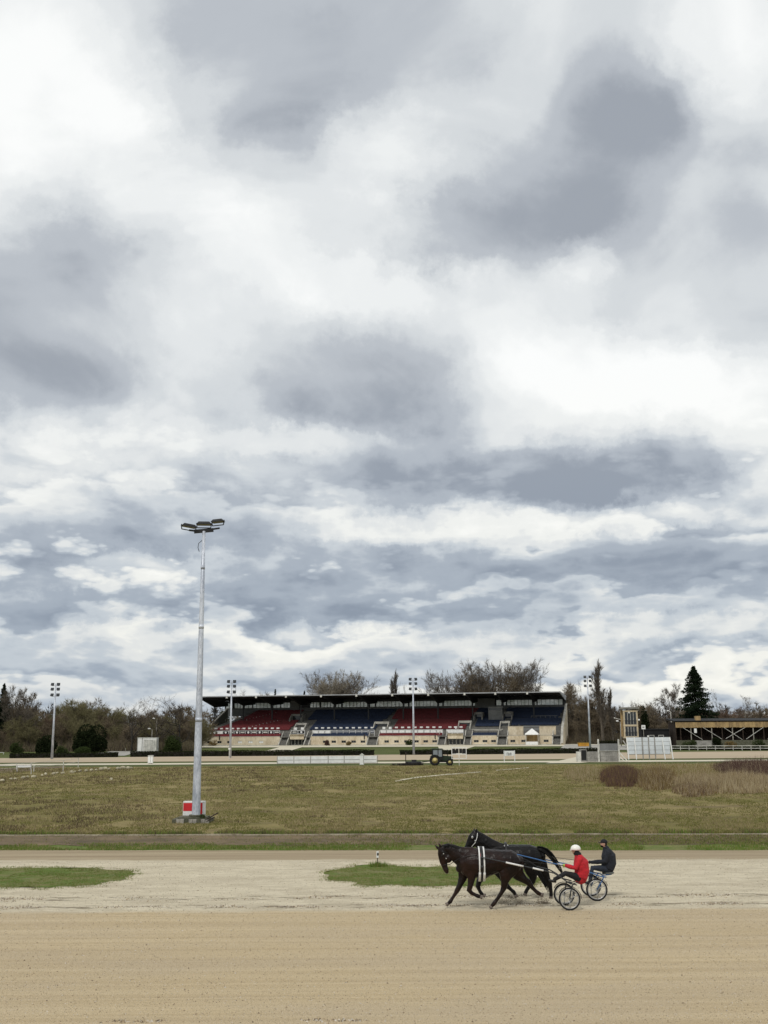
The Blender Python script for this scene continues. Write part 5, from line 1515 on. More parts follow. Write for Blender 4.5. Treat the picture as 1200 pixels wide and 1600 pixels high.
# two legged white number board
r, g = place('number_board', 796, 1191.5, 'small white two-legged number board on the grass right of the tractor', 'sign board')
for x in (-.95, .88): mb = MB(); mb.box(x, x + .12, -.06, .06, 0, 2.05); mb.build('leg', M['white'], r)
mb = MB(); mb.box(-.8, .85, -.05, .05, 1.15, 2.0); mb.build('board', M['white'], r)
mb = MB()
for x in (-.42, -.16, -.02, .16, .30): mb.box(x, x + .07, -.062, -.052, 1.22, 1.62)
mb.box(-.42, -.09, -.062, -.052, 1.62, 1.68); mb.box(.16, .37, -.062, -.052, 1.62, 1.68); mb.build('digits', M['black'], r)
mb = MB(); mb.box(.45, .62, -.06, .06, 2.0, 2.14); mb.build('bracket', M['black'], r)

# grey concrete shed with its dark doorway
gs = G(903, 1190.5); shed = empty('concrete_shed', (gs.x, gs.y, gs.z)); tag(shed, 'low grey concrete shed with a black doorway beside the track crossing', 'shed')
sc = gs.y / FPX
def X(px): return (px - 903) * sc
def Z(py): return H_at(930, py, gs.y) - gs.z
mb = MB(); mb.box(0, X(908), 0, 1.6, 0, Z(1174.5)); mb.build('wall', M['white_old'], shed)
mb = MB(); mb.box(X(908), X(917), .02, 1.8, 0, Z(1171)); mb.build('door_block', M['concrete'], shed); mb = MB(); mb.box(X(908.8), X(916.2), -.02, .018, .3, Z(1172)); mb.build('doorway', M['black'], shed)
def blockwall(x0, x1, z0, z1, rows, cols, name='block'):
    for i in range(rows):
        for j in range(cols):
            h = (z1 - z0) / rows; w = (x1 - x0) / cols
            mb = MB(); mb.box(x0 + j * w + .015, x0 + (j + 1) * w - .015, random.uniform(-.02, .02), .45, z0 + i * h + .012, z0 + (i + 1) * h - .012); mb.build(name, M['concrete'], shed)
blockwall(X(917.4), X(935), .0, Z(1174.2), 3, 3)
mb = MB(); mb.box(X(917.4), X(935), .2, 1.8, -.1, Z(1175)); mb.build('wall', M['concrete_dark'], shed)
blockwall(X(937.5), X(964.5), .0, Z(1174.0), 2, 3)
mb = MB(); mb.box(X(937.5), X(964.5), .2, 2.2, -.1, Z(1174.8)); mb.build('wall', M['concrete_dark'], shed)
mb = MB(); mb.box(X(937), X(966), -.1, 2.3, Z(1174.0), Z(1173.0)); mb.build('ledge', M['concrete_light'], shed)
mb = MB(); mb.box(X(938), X(965.5), .3, .5, Z(1173.0), Z(1162.0)); mb.build('steel_sheet', M['upper_grey'], shed)
for px, pt in ((935.3, 1155), (966.3, 1155)):
    mb = MB(); mb.bar((X(px), .1, 0), (X(px), .1, Z(pt)), .26); mb.build('post', M['white_old'], shed)
mb = MB(); mb.bar((X(967), .1, 1.6), (X(978), -.4, .1), .16); mb.bar((X(967), .1, .8), (X(974), -.3, .1), .14); mb.build('brace', M['white_old'], shed)

# large white board on slanted legs
gb = G(1015, 1186.5); bd = empty('billboard', (gb.x, gb.y, gb.z)); tag(bd, 'large white panelled billboard on slanting white braces right of the shed', 'billboard')
sb = gb.y / FPX
def BX(px): return (px - 1015) * sb
zt = H_at(1015, 1152, gb.y) - gb.z; zb_ = H_at(1015, 1178.5, gb.y) - gb.z
M['board_white'] = mat('pale_blue_white_board', (.66, .70, .73), .6, .12, .5, .002)
cx = [981.5, 993.3, 1005, 1014.7, 1024, 1035.5, 1047.5]
for i in range(6):
    for k in range(4):
        z0 = zb_ + (zt - zb_) * k / 4; z1 = zb_ + (zt - zb_) * (k + 1) / 4
        mb = MB(); mb.box(BX(cx[i]) + .03, BX(cx[i + 1]) - .03, .0, .05, z0 + .03, z1 - .02); mb.build('board', M['board_white'], bd)
mb = MB()
for k in range(5): z = zb_ + (zt - zb_) * k / 4; mb.box(BX(981), BX(1048), .06, .14, z - .05, z + .05)
mb.build('back_rails', M['concrete'], bd)
for i, x in enumerate(cx):
    mb = MB(); lean = .5 if i in (0, 1, 5, 6) else .25
    mb.bar((BX(x), .0, zt), (BX(x) + (.28 if i > 4 else .12 * (i < 2)), -lean, 0), .17); mb.build('brace', M['white'] if i in (0, 1, 5, 6) else M['concrete'], bd)
mb = MB(); mb.bar((BX(1014.7), .2, zt - .5), (BX(1014.7), .2, zt + .35), .22); mb.build('lamp_stub', M['white'], bd)

# judges' tower
Yt = 318.0; pt = AT(984, 1160, Yt); z0 = terrain(Yt); tw = empty('judges_tower', (pt.x, Yt, z0), -.10); tag(tw, 'narrow cream two-storey judges tower with glazed balconies and a flat roof', 'tower')
st_ = Yt / FPX
def TX(px): return (px - 984) * st_
def TZ(py): return H_at(984, py, Yt) - z0
M['cream_frame'] = mat('cream_timber_frame', (.56, .46, .31), .8, .2, .8, .005)
x0, x1 = TX(976), TX(998); xl = TX(972.5)
mb = MB(); mb.box(x0 + 1.1, x1 - .8, .3, 3.2, -.2, TZ(1152)); mb.build('lower_shaft', M['concrete_light'], tw)
for z in (TZ(1152), TZ(1133.5), TZ(1111)):
    mb = MB(); mb.box(x0, x1, 0, 3.6, z - .25, z + .22); mb.build('floor_band', M['cream_frame'], tw)
mb = MB(); mb.prism([(-.5, TZ(1107.5)), (4, TZ(1108.5)), (4, TZ(1106.9)), (-.6, TZ(1105))], 'x', TX(972), TX(1000.5)); mb.build('roof', M['concrete'], tw)
mb = MB(); mb.box(xl, x0, 1.0, 1.3, TZ(1151), TZ(1109)); mb.build('side_wall', M['wood_ochre'], tw)
mb = MB(); mb.box(x0 + .2, x1 - .2, 1.6, 1.75, TZ(1151.5), TZ(1110)); mb.build('back_wall', M['wood_dark'], tw)
for zlo, zhi in ((1151, 1134.5), (1132.6, 1111.5)):
    for x in (x0 + .02, x1 - .42):
        mb = MB(); mb.box(x, x + .4, .03, .4, TZ(zlo), TZ(zhi)); mb.build('pier', M['cream_frame'], tw)
    n = 4; w = (x1 - x0 - .84) / n
    for i in range(n):
        a0 = x0 + .42 + i * w; mb = MB(); mb.box(a0, a0 + .07, .1, .2, TZ(zlo), TZ(zhi)); mb.box(a0 + w - .07, a0 + w, .1, .2, TZ(zlo), TZ(zhi)); mb.box(a0 + .07, a0 + w - .07, .1, .2, TZ(zlo), TZ(zlo) + .15)
        f = mb.build('window', M['concrete_light'], tw); mc = MB(); mc.box(a0 + .07, a0 + w - .07, .13, .16, TZ(zlo) + .15, TZ(zhi)); mc.build('pane', M['glass_dark'], f)
    mb = MB(); zr = TZ(zlo) + 1.25; mb.bar((x0 + .4, -.05, zr), (x1 - .4, -.05, zr), .08)
    for i in range(9): xx = x0 + .4 + i * (x1 - x0 - .8) / 8; mb.bar((xx, -.05, TZ(zlo)), (xx, -.05, zr), .035)
    mb.build('balcony_rail', M['dark_steel'], tw)
mb = MB(); mb.ball((TX(985), -.1, TZ(1113.5)), (.3, .2, .3)); mb.build('loudspeaker', M['white_old'], tw)
mb = MB(); mb.ball((TX(999.5), 0, TZ(1125)), (.28, .2, .28)); mb.build('loudspeaker', M['white'], tw)
mb = MB(); mb.bar((xl, 1, TZ(1124)), (xl - 1.6, .8, TZ(1122)), .12); mb.ball((xl - 1.7, .8, TZ(1121.7)), (.25, .2, .18)); mb.build('lamp_arm', M['white_old'], tw)
mb = MB(); mb.prism([(x0 + .5, TZ(1166)), (x0 + .75, TZ(1166)), (x0 - .2, TZ(1157)), (x0 - .5, TZ(1157))], 'y', -.3, .6); mb.build('stair_side', M['concrete_light'], tw)

# low black shed, with its sign, behind the billboard
Yb = 325.0; p = AT(1003, 1150, Yb); z0b = terrain(Yb); bs = empty('black_shed', (p.x, Yb, z0b)); tag(bs, 'low black shed with a pale framed window behind the billboard', 'shed')
w = 42 * Yb / FPX; hh = H_at(1020, 1139, Yb) - z0b
mb = MB(); mb.box(0, w, 0, 4, -.2, hh - .15); mb.build('wall', M['roof_dark'], bs); mb = MB(); mb.box(-.2, w + .3, -.3, 4.2, hh - .15, hh + .05); mb.build('roof', M['dark_steel'], bs)
for xa in (2.0, 4.8):
    mb = MB(); mb.box(xa, xa + 1.6, -.06, -.003, 3.3, 3.42); mb.box(xa, xa + .12, -.06, -.003, 1.8, 3.3); mb.box(xa + 1.48, xa + 1.6, -.06, -.003, 1.8, 3.3); f = mb.build('window_frame', M['white_old'], bs); mc = MB(); mc.box(xa + .12, xa + 1.48, -.04, -.01, 1.8, 3.3); mc.build('pane', M['glass_dark'], f)
p = AT(1006, 1150, 315); r = empty('square_sign', (p.x, 315, terrain(315))); tag(r, 'small square white sign on a post right of the judges tower', 'sign')
hh = H_at(1006, 1133, 315) - terrain(315); mb = MB(); mb.box(-.55, .55, -.04, .04, hh - 1.15, hh); mb.build('sign_plate', M['white'], r); mb = MB(); mb.bar((0, .05, 0), (0, .05, hh - 1.15), .12); mb.build('post', M['wood_grey'], r)
mb = MB(); mb.box(-.3, .3, -.055, -.045, hh - .78, hh - .40); mb.build('sign_mark', M['concrete'], r)

# orange-yellow container beside the stand
p = AT(911.5, 1160, 330); z0 = terrain(330); r = empty('yellow_skip', (p.x, 330, z0)); tag(r, 'orange-yellow skip on the ground right of the stand end', 'skip')
mb = MB(); mb.prism([(-1.5, .2), (1.6, .2), (1.9, 1.1), (-1.6, 1.1)], 'y', -.8, .8); mb.build('skip_body', mat('orange_yellow_paint', (.55, .27, .03), .7, .25, 1, .005), r); mb = MB(); mb.box(-1.7, 1.95, -.86, .86, 1.1, 1.2); mb.build('skip_rim', M['yellow'], r)

# white container on the left
p = AT(230, 1160, 300); z0 = terrain(300); r = empty('white_container', (p.x, 300, z0), .03); tag(r, 'white office container with a roller door on the lawn at left', 'container')
sx_ = 300 / FPX; hh = H_at(230, 1153, 300) - z0
mb = MB(); mb.box(-15 * sx_, 15 * sx_, 0, 2.5, 0, hh); mb.build('container_body', M['white'], r)
mb = MB(); mb.box(-5.5 * sx_, 14 * sx_, -.04, -.003, hh * .08, hh * .88); mb.build('door', M['white_old'], r)
for x in (-14.8, -7.5, 14.6): mb = MB(); mb.box(x * sx_ - .07, x * sx_ + .07, -.08, -.045, 0, hh + .05); mb.build('corner_post', M['concrete'], r)
mb = MB(); mb.box(-15.2 * sx_, 15.2 * sx_, -.1, 2.6, hh, hh + .12); mb.build('roof', M['white_old'], r)
for i in range(7):
    xa = (-5 + i * 2.6) * sx_; mb = MB(); mb.box(xa, xa + .05, -.07, -.042, hh * .1, hh * .86); mb.build('door_rib', M['concrete'], r)

# old timber stand at the right
Ys = 322.0; pa = AT(1056, 1150, Ys); z0 = terrain(Ys); ts = empty('timber_stand', (pa.x, Ys, z0)); tag(ts, 'old open timber stand with an ochre plank front and white cross braces', 'timber stand')
ss_ = Ys / FPX
def SX(px): return (px - 1056) * ss_
def SZ_(py): return H_at(1120, py, Ys) - z0
xe = SX(1275)
mb = MB(); mb.prism([(-.5, SZ_(1127.2)), (9, SZ_(1127.2) + .6), (9, SZ_(1126.2) + .8), (-.6, SZ_(1126.0))], 'x', -.4, xe); mb.build('roof', M['roof_dark'], ts)
random.seed(12)
x = 0.0; k = 0; pm_ = []
while x < xe:
    w = random.uniform(.34, .46); mb = MB(); d = random.uniform(-.03, .03)
    mb.box(x + .01, x + w - .012, -.30 + d, -.25 + d, SZ_(1136.6) + random.uniform(-.08, .05), SZ_(1128.0)); mb.build('plank', M['wood_ochre'], ts); x += w
mb = MB(); mb.box(-.1, xe, .1, .3, SZ_(1137), SZ_(1127.4)); mb.build('fascia_beam', M['wood_dark'], ts)
mb = MB(); mb.box(0, xe, 8, 8.2, 0, SZ_(1128)); mb.build('back_wall', M['wood_dark'], ts)
mb = MB(); mb.box(0, .2, 0, 8, 0, SZ_(1128)); mb.build('end_wall', M['wood_dark'], ts)
mb = MB()
for i in range(6): mb.box(.2, xe, .6 + i * 1.2, 1.8 + i * 1.2, 0, 1.1 + i * .38)
mb.build('terrace', M['wood_dark'], ts)
mb = MB(); mb.box(0, xe, -.2, .2, -.1, SZ_(1156.5)); mb.build('base_wall', M['concrete_dark'], ts)
mb = MB(); mb.box(SX(1085), SX(1112), -.35, -.21, -.1, SZ_(1157)); mb.build('base_panel', M['concrete'], ts)
for i in range(14):
    px = 1063.5 + i * 15.9; mb = MB(); mb.bar((SX(px), -.05, 0), (SX(px), -.05, SZ_(1136.8)), .24); mb.build('post', M['wood_grey'] if i % 2 else M['wood_dark'], ts)
for (xa, ya, xb, yb) in ((1067, 1136.5, 1096, 1155.5), (1098, 1136.5, 1126, 1155), (1130, 1136.8, 1157, 1156), (1162, 1137, 1132, 1154), (1190, 1137, 1163, 1155), (1196, 1155, 1224, 1137.5)):
    mb = MB(); mb.bar((SX(xa), -.22, SZ_(ya)), (SX(xb), -.22, SZ_(yb)), .26, .1); mb.build('cross_brace', M['white_old'], ts)
mb = MB(); mb.box(SX(1084), SX(1088), -.34, -.31, SZ_(1145), SZ_(1138)); mb.build('notice', M['white'], ts)
mb = MB(); mb.box(SX(1089.5), SX(1097), 1.0, 2.3, SZ_(1127), SZ_(1118.5)); mb.build('chimney', M['wood_ochre'], ts)

# white rails in front of the timber stand
fa, fb = G(1050, 1172.4), G(1260, 1173.4); fl = (fb - fa).length
fr = empty('white_rail_fence', tuple(fa), math.atan2((fb - fa).y, (fb - fa).x)); tag(fr, 'white two-rail fence along the far track before the timber stand', 'fence')
mb = MB(); mb.box(-.06, .06, -.06, .06, 0, 1.25); pme = mb.mesh('post', M['white_old'])
for i in range(16): link('post', pme, fr, (i * fl / 15, 0, 0))
for z in (1.18, .55): mb = MB(); mb.box(-.2, fl + .2, -.1, -.065, z - .07, z + .07); mb.build('rail', M['white_old'], fr)
hedge((1050, 1171.6), (1270, 1172.6), 1167.6, 'low dark hedge behind the white rails at right', .8, 7)
sheet('verge_strip', [(960, 1171.2), (1300, 1172.2), (1300, 1163), (1040, 1163)], .05, M['lawn'])

# ------------------------------------------------------------------ left of the field: pale stones, rails, low hurdle
M['stone'] = mat('pale_field_stone', (.46, .42, .30), .9, .35, 2.0, .03, col2=(.15, .13, .085))
stones = [(3, 1221, 8), (17, 1218.5, 7), (24, 1218, 6), (36, 1217, 9), (43, 1215.5, 7), (53, 1215, 8), (66, 1212.5, 6), (71, 1211, 7), (84, 1210.5, 8), (89, 1209, 6), (98, 1209.5, 7), (112, 1208, 8), (117, 1207, 5), (125, 1206, 6),
          (135, 1205.5, 8), (143, 1205, 7), (150, 1204, 6), (158, 1203.5, 9), (164, 1202, 8), (170, 1202.8, 6), (184, 1202.5, 8), (192, 1201.5, 9), (200, 1201.8, 8), (205, 1201, 5), (174, 1219, 7)]
random.seed(21)
row_n = 0
for i, (px, py, w) in enumerate(stones):
    g = G(px, py); r = w / 2 * g.y / FPX * 1.05; mb = MB(); mb.ball((0, 0, r * .35), (r, r * .7, r * .62), 9, 6, 0, False)
    mb.v = [tuple(Vector(v) * (1 + .28 * mnoise.noise(Vector(v) * 2.2 + Vector((i * 7, 0, 0))))) for v in mb.v]
    o = mb.build('field_stone', M['stone'], None, (g.x, g.y, g.z)); o.rotation_euler = (random.uniform(-.2, .2), random.uniform(-.2, .2), random.uniform(0, 6))
    if px == 3: lab = 'pale stone cut off by the left edge of the picture, end of the stone row'
    elif px == 174: lab = 'lone pale stone lying in the grass below the stone row'
    elif px == 205: lab = 'small pale stone at the right-hand end of the row of stones'
    else:
        row_n += 1; lab = '%s stone of the row, counted from the cut-off stone at the left edge' % ORD[row_n - 1]
    tag(o, lab, 'stone', 'row of pale stones on the grass')

road = sheet('side_road', [(-60, 1213), (0, 1208.5), (60, 1203.5), (104, 1199.0), (100, 1197.2), (50, 1199), (0, 1202.5), (-60, 1206)], .012, M['dirt'])
fa = [(-20, 1214), (48.5, 1210), (98.5, 1205), (122, 1200)]
r = empty('rail_fence', tuple(G(48.5, 1210))); tag(r, 'thin white rail fence curving along the side road at far left', 'fence'); o0 = G(48.5, 1210)
pts = [G(*q) - o0 for q in fa]
for q in pts: mb = MB(); mb.bar((q.x, q.y, 0), (q.x, q.y, 1.5), .08); mb.build('post', M['white_old'], r)
for z in (1.5, .95):
    for q, s in zip(pts, pts[1:]): mb = MB(); mb.bar((q.x, q.y, z), (s.x, s.y, z), .045); mb.build('rail', M['white_old'], r)
r, g = place('hurdle', 37, 1202.5, 'low white hurdle lying by the side road at far left', 'hurdle'); mb = MB(); mb.box(-1.1, 1.1, -.06, .06, .35, .72); mb.build('hurdle_board', M['white'], r)
for x in (-1.1, 1.0): mb = MB(); mb.bar((x, 0, 0), (x, 0, .9), .1); mb.build('leg', M['white_old'], r)
r, g = place('rail_fence', 20, 1206, 'low white rail with a kink beside the hurdle at the left edge', 'fence')
for x in (-2.2, .6, 3): mb = MB(); mb.bar((x, 0, 0), (x, 0, .9), .09); mb.build('post', M['white_old'], r)
mb = MB(); mb.bar((-2.6, 0, .85), (3.2, 0, .9), .08); mb.build('rail', M['white_old'], r)
r, g = place('park_bench', 1, 1178.5, 'white bench at the left edge before the reddish thicket', 'bench')
mb = MB(); mb.box(-.6, .9, -.2, .2, .42, .5); mb.build('seat', M['white'], r)
for x in (-.5, .7): mb = MB(); mb.box(x, x + .1, -.18, .18, 0, .42); mb.build('leg', M['white_old'], r)
r, g = place('picnic_table', 262, 1168.5, 'grey picnic table on the lawn right of the white container', 'table')
mb = MB(); mb.box(-1.1, 1.1, -.4, .4, .72, .8); mb.build('tabletop', M['white_old'], r)
for x in (-.8, .7): mb = MB(); mb.box(x, x + .1, -.35, .35, 0, .72); mb.build('leg', M['wood_grey'], r)
mb = MB(); mb.box(-1.1, 1.1, -.8, -.55, .42, .48); mb.build('bench_plank', M['white_old'], r)
for px, lab in ((196, 'thin rail post beside the gravel path, nearest the container'), (150, 'thin rail post on the left side of the gravel path')):
    r, g = place('path_post', px, 1173, lab, 'post'); mb = MB(); mb.bar((0, 0, 0), (0, 0, 1.1), .1); mb.build('post', M['wood_grey'], r); mb = MB(); mb.box(-.07, .07, -.07, .07, 1.1, 1.16); mb.build('post_cap', M['white_old'], r)
r, g = place('ticket_booth', 299.5, 1168, 'cream booth half hidden behind the tall near mast', 'booth')
mb = MB(); mb.box(-.9, .9, 0, 2, 0, H_at(299, 1149, g.y) - g.z); mb.build('wall', M['cream'], r)
mb = MB(); mb.box(-1.1, 1.1, -.2, 2.2, H_at(299, 1149, g.y) - g.z, H_at(299, 1148.2, g.y) - g.z); mb.build('roof', M['concrete_light'], r)

# little marker on the middle grass patch
r, g = place('track_marker', 590, 1354, 'short white marker post with a dark foot on the middle grass patch', 'marker post')
mb = MB(); mb.bar((0, 0, 0), (0, 0, .34), .035); mb.build('foot', M['black'], r); mb = MB(); mb.box(-.045, .045, -.03, .03, .34, .58); mb.build('marker_plate', M['white'], r); mb = MB(); mb.box(-.02, .045, -.036, -.031, .42, .52); mb.build('mark', M['black'], r)
gx = RNG.normal(g.x, .18, 130); gy = RNG.normal(g.y, .12, 130)
tag(blades('grass_tuft', gx, gy, RNG.uniform(.10, .26, 130), np.full(130, .02), [M['g1'], M['g2']], .5, 4, weights=[.8, .2]), kind='stuff')

# pale worn lines in the field
sheet('worn_track', [(618, 1221.5), (650, 1216), (700, 1210.8), (752, 1207.0), (752, 1205.9), (700, 1209.4), (650, 1214.2), (618, 1219.6)], .03, M['path'])
sheet('worn_track', [(775, 1204.4), (826, 1200.2), (826, 1199.4), (775, 1203.4)], .03, M['path'])

# ------------------------------------------------------------------ scrub and reeds on the right of the field
def stems(name, px0, px1, py0, py1, n, h0, h1, w, mats, seed, outline=None, lean=.15, weights=None, label=None, cat=None):
    rng = np.random.default_rng(seed); A = G((px0 + px1) / 2, py1); B = G((px0 + px1) / 2, py0)
    y = rng.uniform(A.y, B.y, n); u = rng.uniform(-1, 1, n)
    cy = (A.y + B.y) / 2; ry = abs(B.y - A.y) / 2 + .01; e = (y - cy) / ry
    xa = np.array([G(px0, py1).x, G(px1, py1).x]); cx_ = xa.mean() / A.y; hw = (xa[1] - xa[0]) / 2 / A.y
    x = (cx_ + u * hw) * y
    uu = u + .10 * np.sin(y * .9 + seed); d = uu * uu + e * e if outline == 'round' else np.maximum(np.abs(u), np.abs(e)) ** 2
    k = d < .95 + .55 * np.array([mnoise.noise((a * .5, b * .3, seed)) for a, b in zip(x, y)])
    x, y, d = x[k], y[k], d[k]
    gp = np.array([mnoise.noise((a * .45, b * .30, seed + 20)) + .5 * mnoise.noise((a * 1.3, b * .8, seed)) for a, b in zip(x, y)]); k = gp > -.26; x, y, d = x[k], y[k], d[k]
    cl = np.array([mnoise.noise((a * .35, b * .25, seed + 4)) for a, b in zip(x, y)])
    h = (h0 * .7 + (h1 - h0 * .7) * rng.uniform(0, 1, len(x))) * (np.sqrt(np.clip(1.15 - d, .10, 1)) if outline == 'round' else 1) * (1 + .4 * cl)
    if label:
        c = Vector((x.mean(), y.mean(), 0)); c.z = terrain(c.y)
        root = empty(name, tuple(c)); tag(root, label, cat)
        o = blades('stems', x - c.x, y - c.y, h, np.full(len(x), w), mats, lean, 2, z=0.0, weights=weights, parent=root)
        return root
    return tag(blades(name, x, y, h, np.full(len(x), w), mats, lean, 2, weights=weights), kind='stuff')
stems('willow_scrub', 938, 1003, 1205, 1233, 19000, .6, 1.5, .04, [M['maroon'], M['olive_stem']], 1, 'round', .8, [.72, .28], 'maroon-stemmed scrub, left one beside the olive-brown bush', 'scrub')
stems('willow_scrub', 992, 1058, 1206, 1237, 16000, .5, 1.3, .04, [M['olive_stem'], M['maroon'], M['reed']], 2, 'round', .7, [.62, .16, .22], 'olive-brown scrub in the middle of the reed bed', 'scrub')
stems('willow_scrub', 1112, 1235, 1194, 1216, 20000, .7, 1.6, .05, [M['maroon'], M['reed']], 3, 'round', .6, [.88, .12], 'dark maroon scrub behind the reeds at the right edge', 'scrub')
stems('dry_reeds', 1040, 1240, 1212, 1243, 17000, .35, 1.25, .035, [M['reed'], M['olive_stem'], M['maroon']], 4, 'round', .6, [.66, .26, .08])
stems('dry_reeds', 1000, 1130, 1196, 1214, 8000, .3, .8, .04, [M['reed'], M['olive_stem'], M['g2']], 5, None, .6, [.4, .35, .25])
stems('dry_reeds', 878, 950, 1199, 1222, 6000, .3, .9, .035, [M['reed'], M['g2'], M['olive_stem']], 6, 'round', .35, [.55, .25, .2])
stems('dry_reeds', 1050, 1125, 1228, 1246, 5000, .4, .9, .035, [M['maroon'], M['olive_stem'], M['reed']], 7, 'round', .6, [.35, .35, .3])


# ------------------------------------------------------------------ two trotters, their sulkies and drivers
def coat_mat(name, a, b, gloss=.36):
    t = NT(name); p = t.pos((1, 1, 1)); c = t.mix(t.ss(t.noise(p, 2.4, 4.0, .6), .38, .66), a, b)
    return t.bsdf(c, gloss, bump=t.math('MULTIPLY_ADD', t.noise(p, 6.5, 2.0), 14.0, t.noise(p, 60, 2.0)), bump_d=.0022, spec=.2)
M['bay'] = coat_mat('dark_bay_coat', (.0065, .0034, .0027), (.018, .0078, .0054))
M['black_coat'] = coat_mat('black_coat', (.003, .0027, .0028), (.006, .0045, .0043))
M['hair'] = mat('black_horse_hair', (.004, .0037, .0037), .55, .3, 20, 0, spec=.2)
M['hoof'] = mat('grey_hoof', (.16, .13, .11), .7, .3, 20, 0)
M['strap_w'] = mat('white_harness_strap', (.72, .72, .70), .5, .1, 10, 0)
M['leather'] = mat('black_leather', (.012, .011, .011), .4, .2, 10, 0)
M['tyre'] = mat('bicycle_tyre', (.018, .018, .019), .85, .2, 10, 0)
M['chrome'] = mat('bright_spoke_metal', (.48, .48, .47), .35, .1, 10, 0, .6)
M['blue_paint'] = mat('blue_sulky_paint', (.05, .13, .30), .4, .15, 6, 0)
M['silver'] = mat('silver_tube', (.45, .47, .50), .35, .1, 6, 0, .5)
M['skin'] = mat('skin', (.50, .29, .21), .55, .12, 8, 0)
M['red_jacket'] = mat('red_jacket_cloth', (.62, .022, .035), .75, .25, 7, .03, stretch=(1, 1, 1.6))
M['black_cloth'] = mat('black_cloth', (.014, .014, .016), .85, .25, 6, .004)
M['navy_cloth'] = mat('dark_navy_cloth', (.016, .019, .028), .75, .25, 7, .03)
M['denim'] = mat('dark_denim', (.022, .028, .042), .85, .25, 8, .003)
M['helmet_white'] = mat('white_helmet', (.78, .77, .72), .3, .06, 6, 0)
M['glove_y'] = mat('yellow_green_glove', (.42, .50, .10), .7, .2, 12, .001)
M['grey_pad'] = mat('grey_seat_pad', (.12, .13, .12), .8, .2, 8, .002)

WH1 = G(889, 1422.7); Y1 = WH1.y + .50          # centre line of the near horse
WH2 = G(932.5, 1408.0); Y2 = WH2.y + .50


def make_horse(name, label, Yc, D, coat, X0):
    """D: traced centre lines (photo x, y, radius in photo pixels, sideways offset in m); built in metres round X0"""
    mpp = (AT(1, 0, Yc) - AT(0, 0, Yc)).length * 1.0
    def P(px, py, w=0.0):
        p = AT(px, py, Yc + w); return Vector((p.x - X0.x, p.y - X0.y, p.z))
    sc = mpp * .985
    root = empty(name, (X0.x, X0.y, 0)); tag(root, label, 'horse', None)
    mb = MB()
    def run(lst, flat=1.0, n=14):
        pts = [P(q[0], q[1], q[3] if len(q) > 3 else 0) for q in lst]; rr = [q[2] * sc * .96 for q in lst]
        fl = [q[4] if len(q) > 4 else flat for q in lst]
        mb.tube(pts, rr, n, 0, True, side=(0, 1, 0), flat=fl)
        for k in (0, -1): r = rr[k]; mb.ball(pts[k], (r, r * fl[k], r), 10, 7)
    for key in D['runs']: run(*key)
    for b in D.get('balls', []): c = P(b[0], b[1], b[3]); r = b[2] * sc; mb.ball(c, (r * b[4], r * b[5], r * b[6]), 12, 8)
    remeshed(mb, 'body', M[coat], .0125, root, None, 3)
    # eyes, nostrils, ears
    for (ex, ey, w) in D['eyes']:
        m2 = MB(); m2.ball(P(ex, ey, w), .018, 8, 6); m2.build('eye', M['leather'], root)
    for (a, b, w) in D['ears']:
        m2 = MB(); A, B = P(*a, w), P(*b, w * 1.25); B = A + (B - A) * 1.35; m2.tube([A, A.lerp(B, .45), B], [.034, .040, .008], 8, side=(0, 1, 0), flat=[.6, .6, .6]); m2.build('ear', M[coat], root)
    for (q, d, w) in D['hooves']:
        A = P(q[0], q[1], w); B = P(q[0] + d[0], q[1] + d[1], w); m2 = MB(); m2.tube([A, B], [.045, .066], 10); m2.build('hoof', M['hoof'], root)
    # hair as bundles of locks
    random.seed(len(label))
    m2 = MB()
    for k in range(46):
        pts = D['tail']; o = random.uniform(-1, 1); w = random.uniform(-.05, .05); L = random.uniform(.72, 1.04); q = []
        n = len(pts)
        for i in range(max(3, int(n * L))):
            i = min(i, n - 1); x, y, r = pts[i]; q.append(P(x + random.uniform(-.4, .4), y + o * r + random.uniform(-.3, .3), w * (1 + i * .3)))
        m2.tube(q, [.022 * (1 - .75 * i / (len(q) - 1)) for i in range(len(q))], 5)
    m2.build('tail', M['hair'], root)
    m2 = MB()
    for k in range(70):
        t = k / 69 * (len(D['crest']) - 1); i = min(int(t), len(D['crest']) - 2); f = t - i
        a, b = D['crest'][i], D['crest'][i + 1]; x = a[0] + (b[0] - a[0]) * f; y = a[1] + (b[1] - a[1]) * f
        L = random.uniform(3, 6.5)
        q = [P(x, y, 0), P(x + random.uniform(.3, 1.5), y + L * .35, -.07), P(x + random.uniform(1, 3), y + L, -.09)]
        m2.tube(q, [.016, .018, .004], 5)
    for k in range(8): a = D['crest'][0]; q = [P(a[0], a[1], 0), P(a[0] - 2.2, a[1] + 1.5, random.uniform(-.04, .04)), P(a[0] - 3.2 + random.uniform(-.6, .6), a[1] + 5, random.uniform(-.05, .05))]; m2.tube(q, [.016, .016, .004], 5)
    m2.build('mane', M['hair'], root)
    return root, P, sc


def strap(root, pts, w, m, name='strap', P=None):
    mb = MB(); mb.tube([P(*q) for q in pts], w, 6); return mb.build(name, M[m], root)


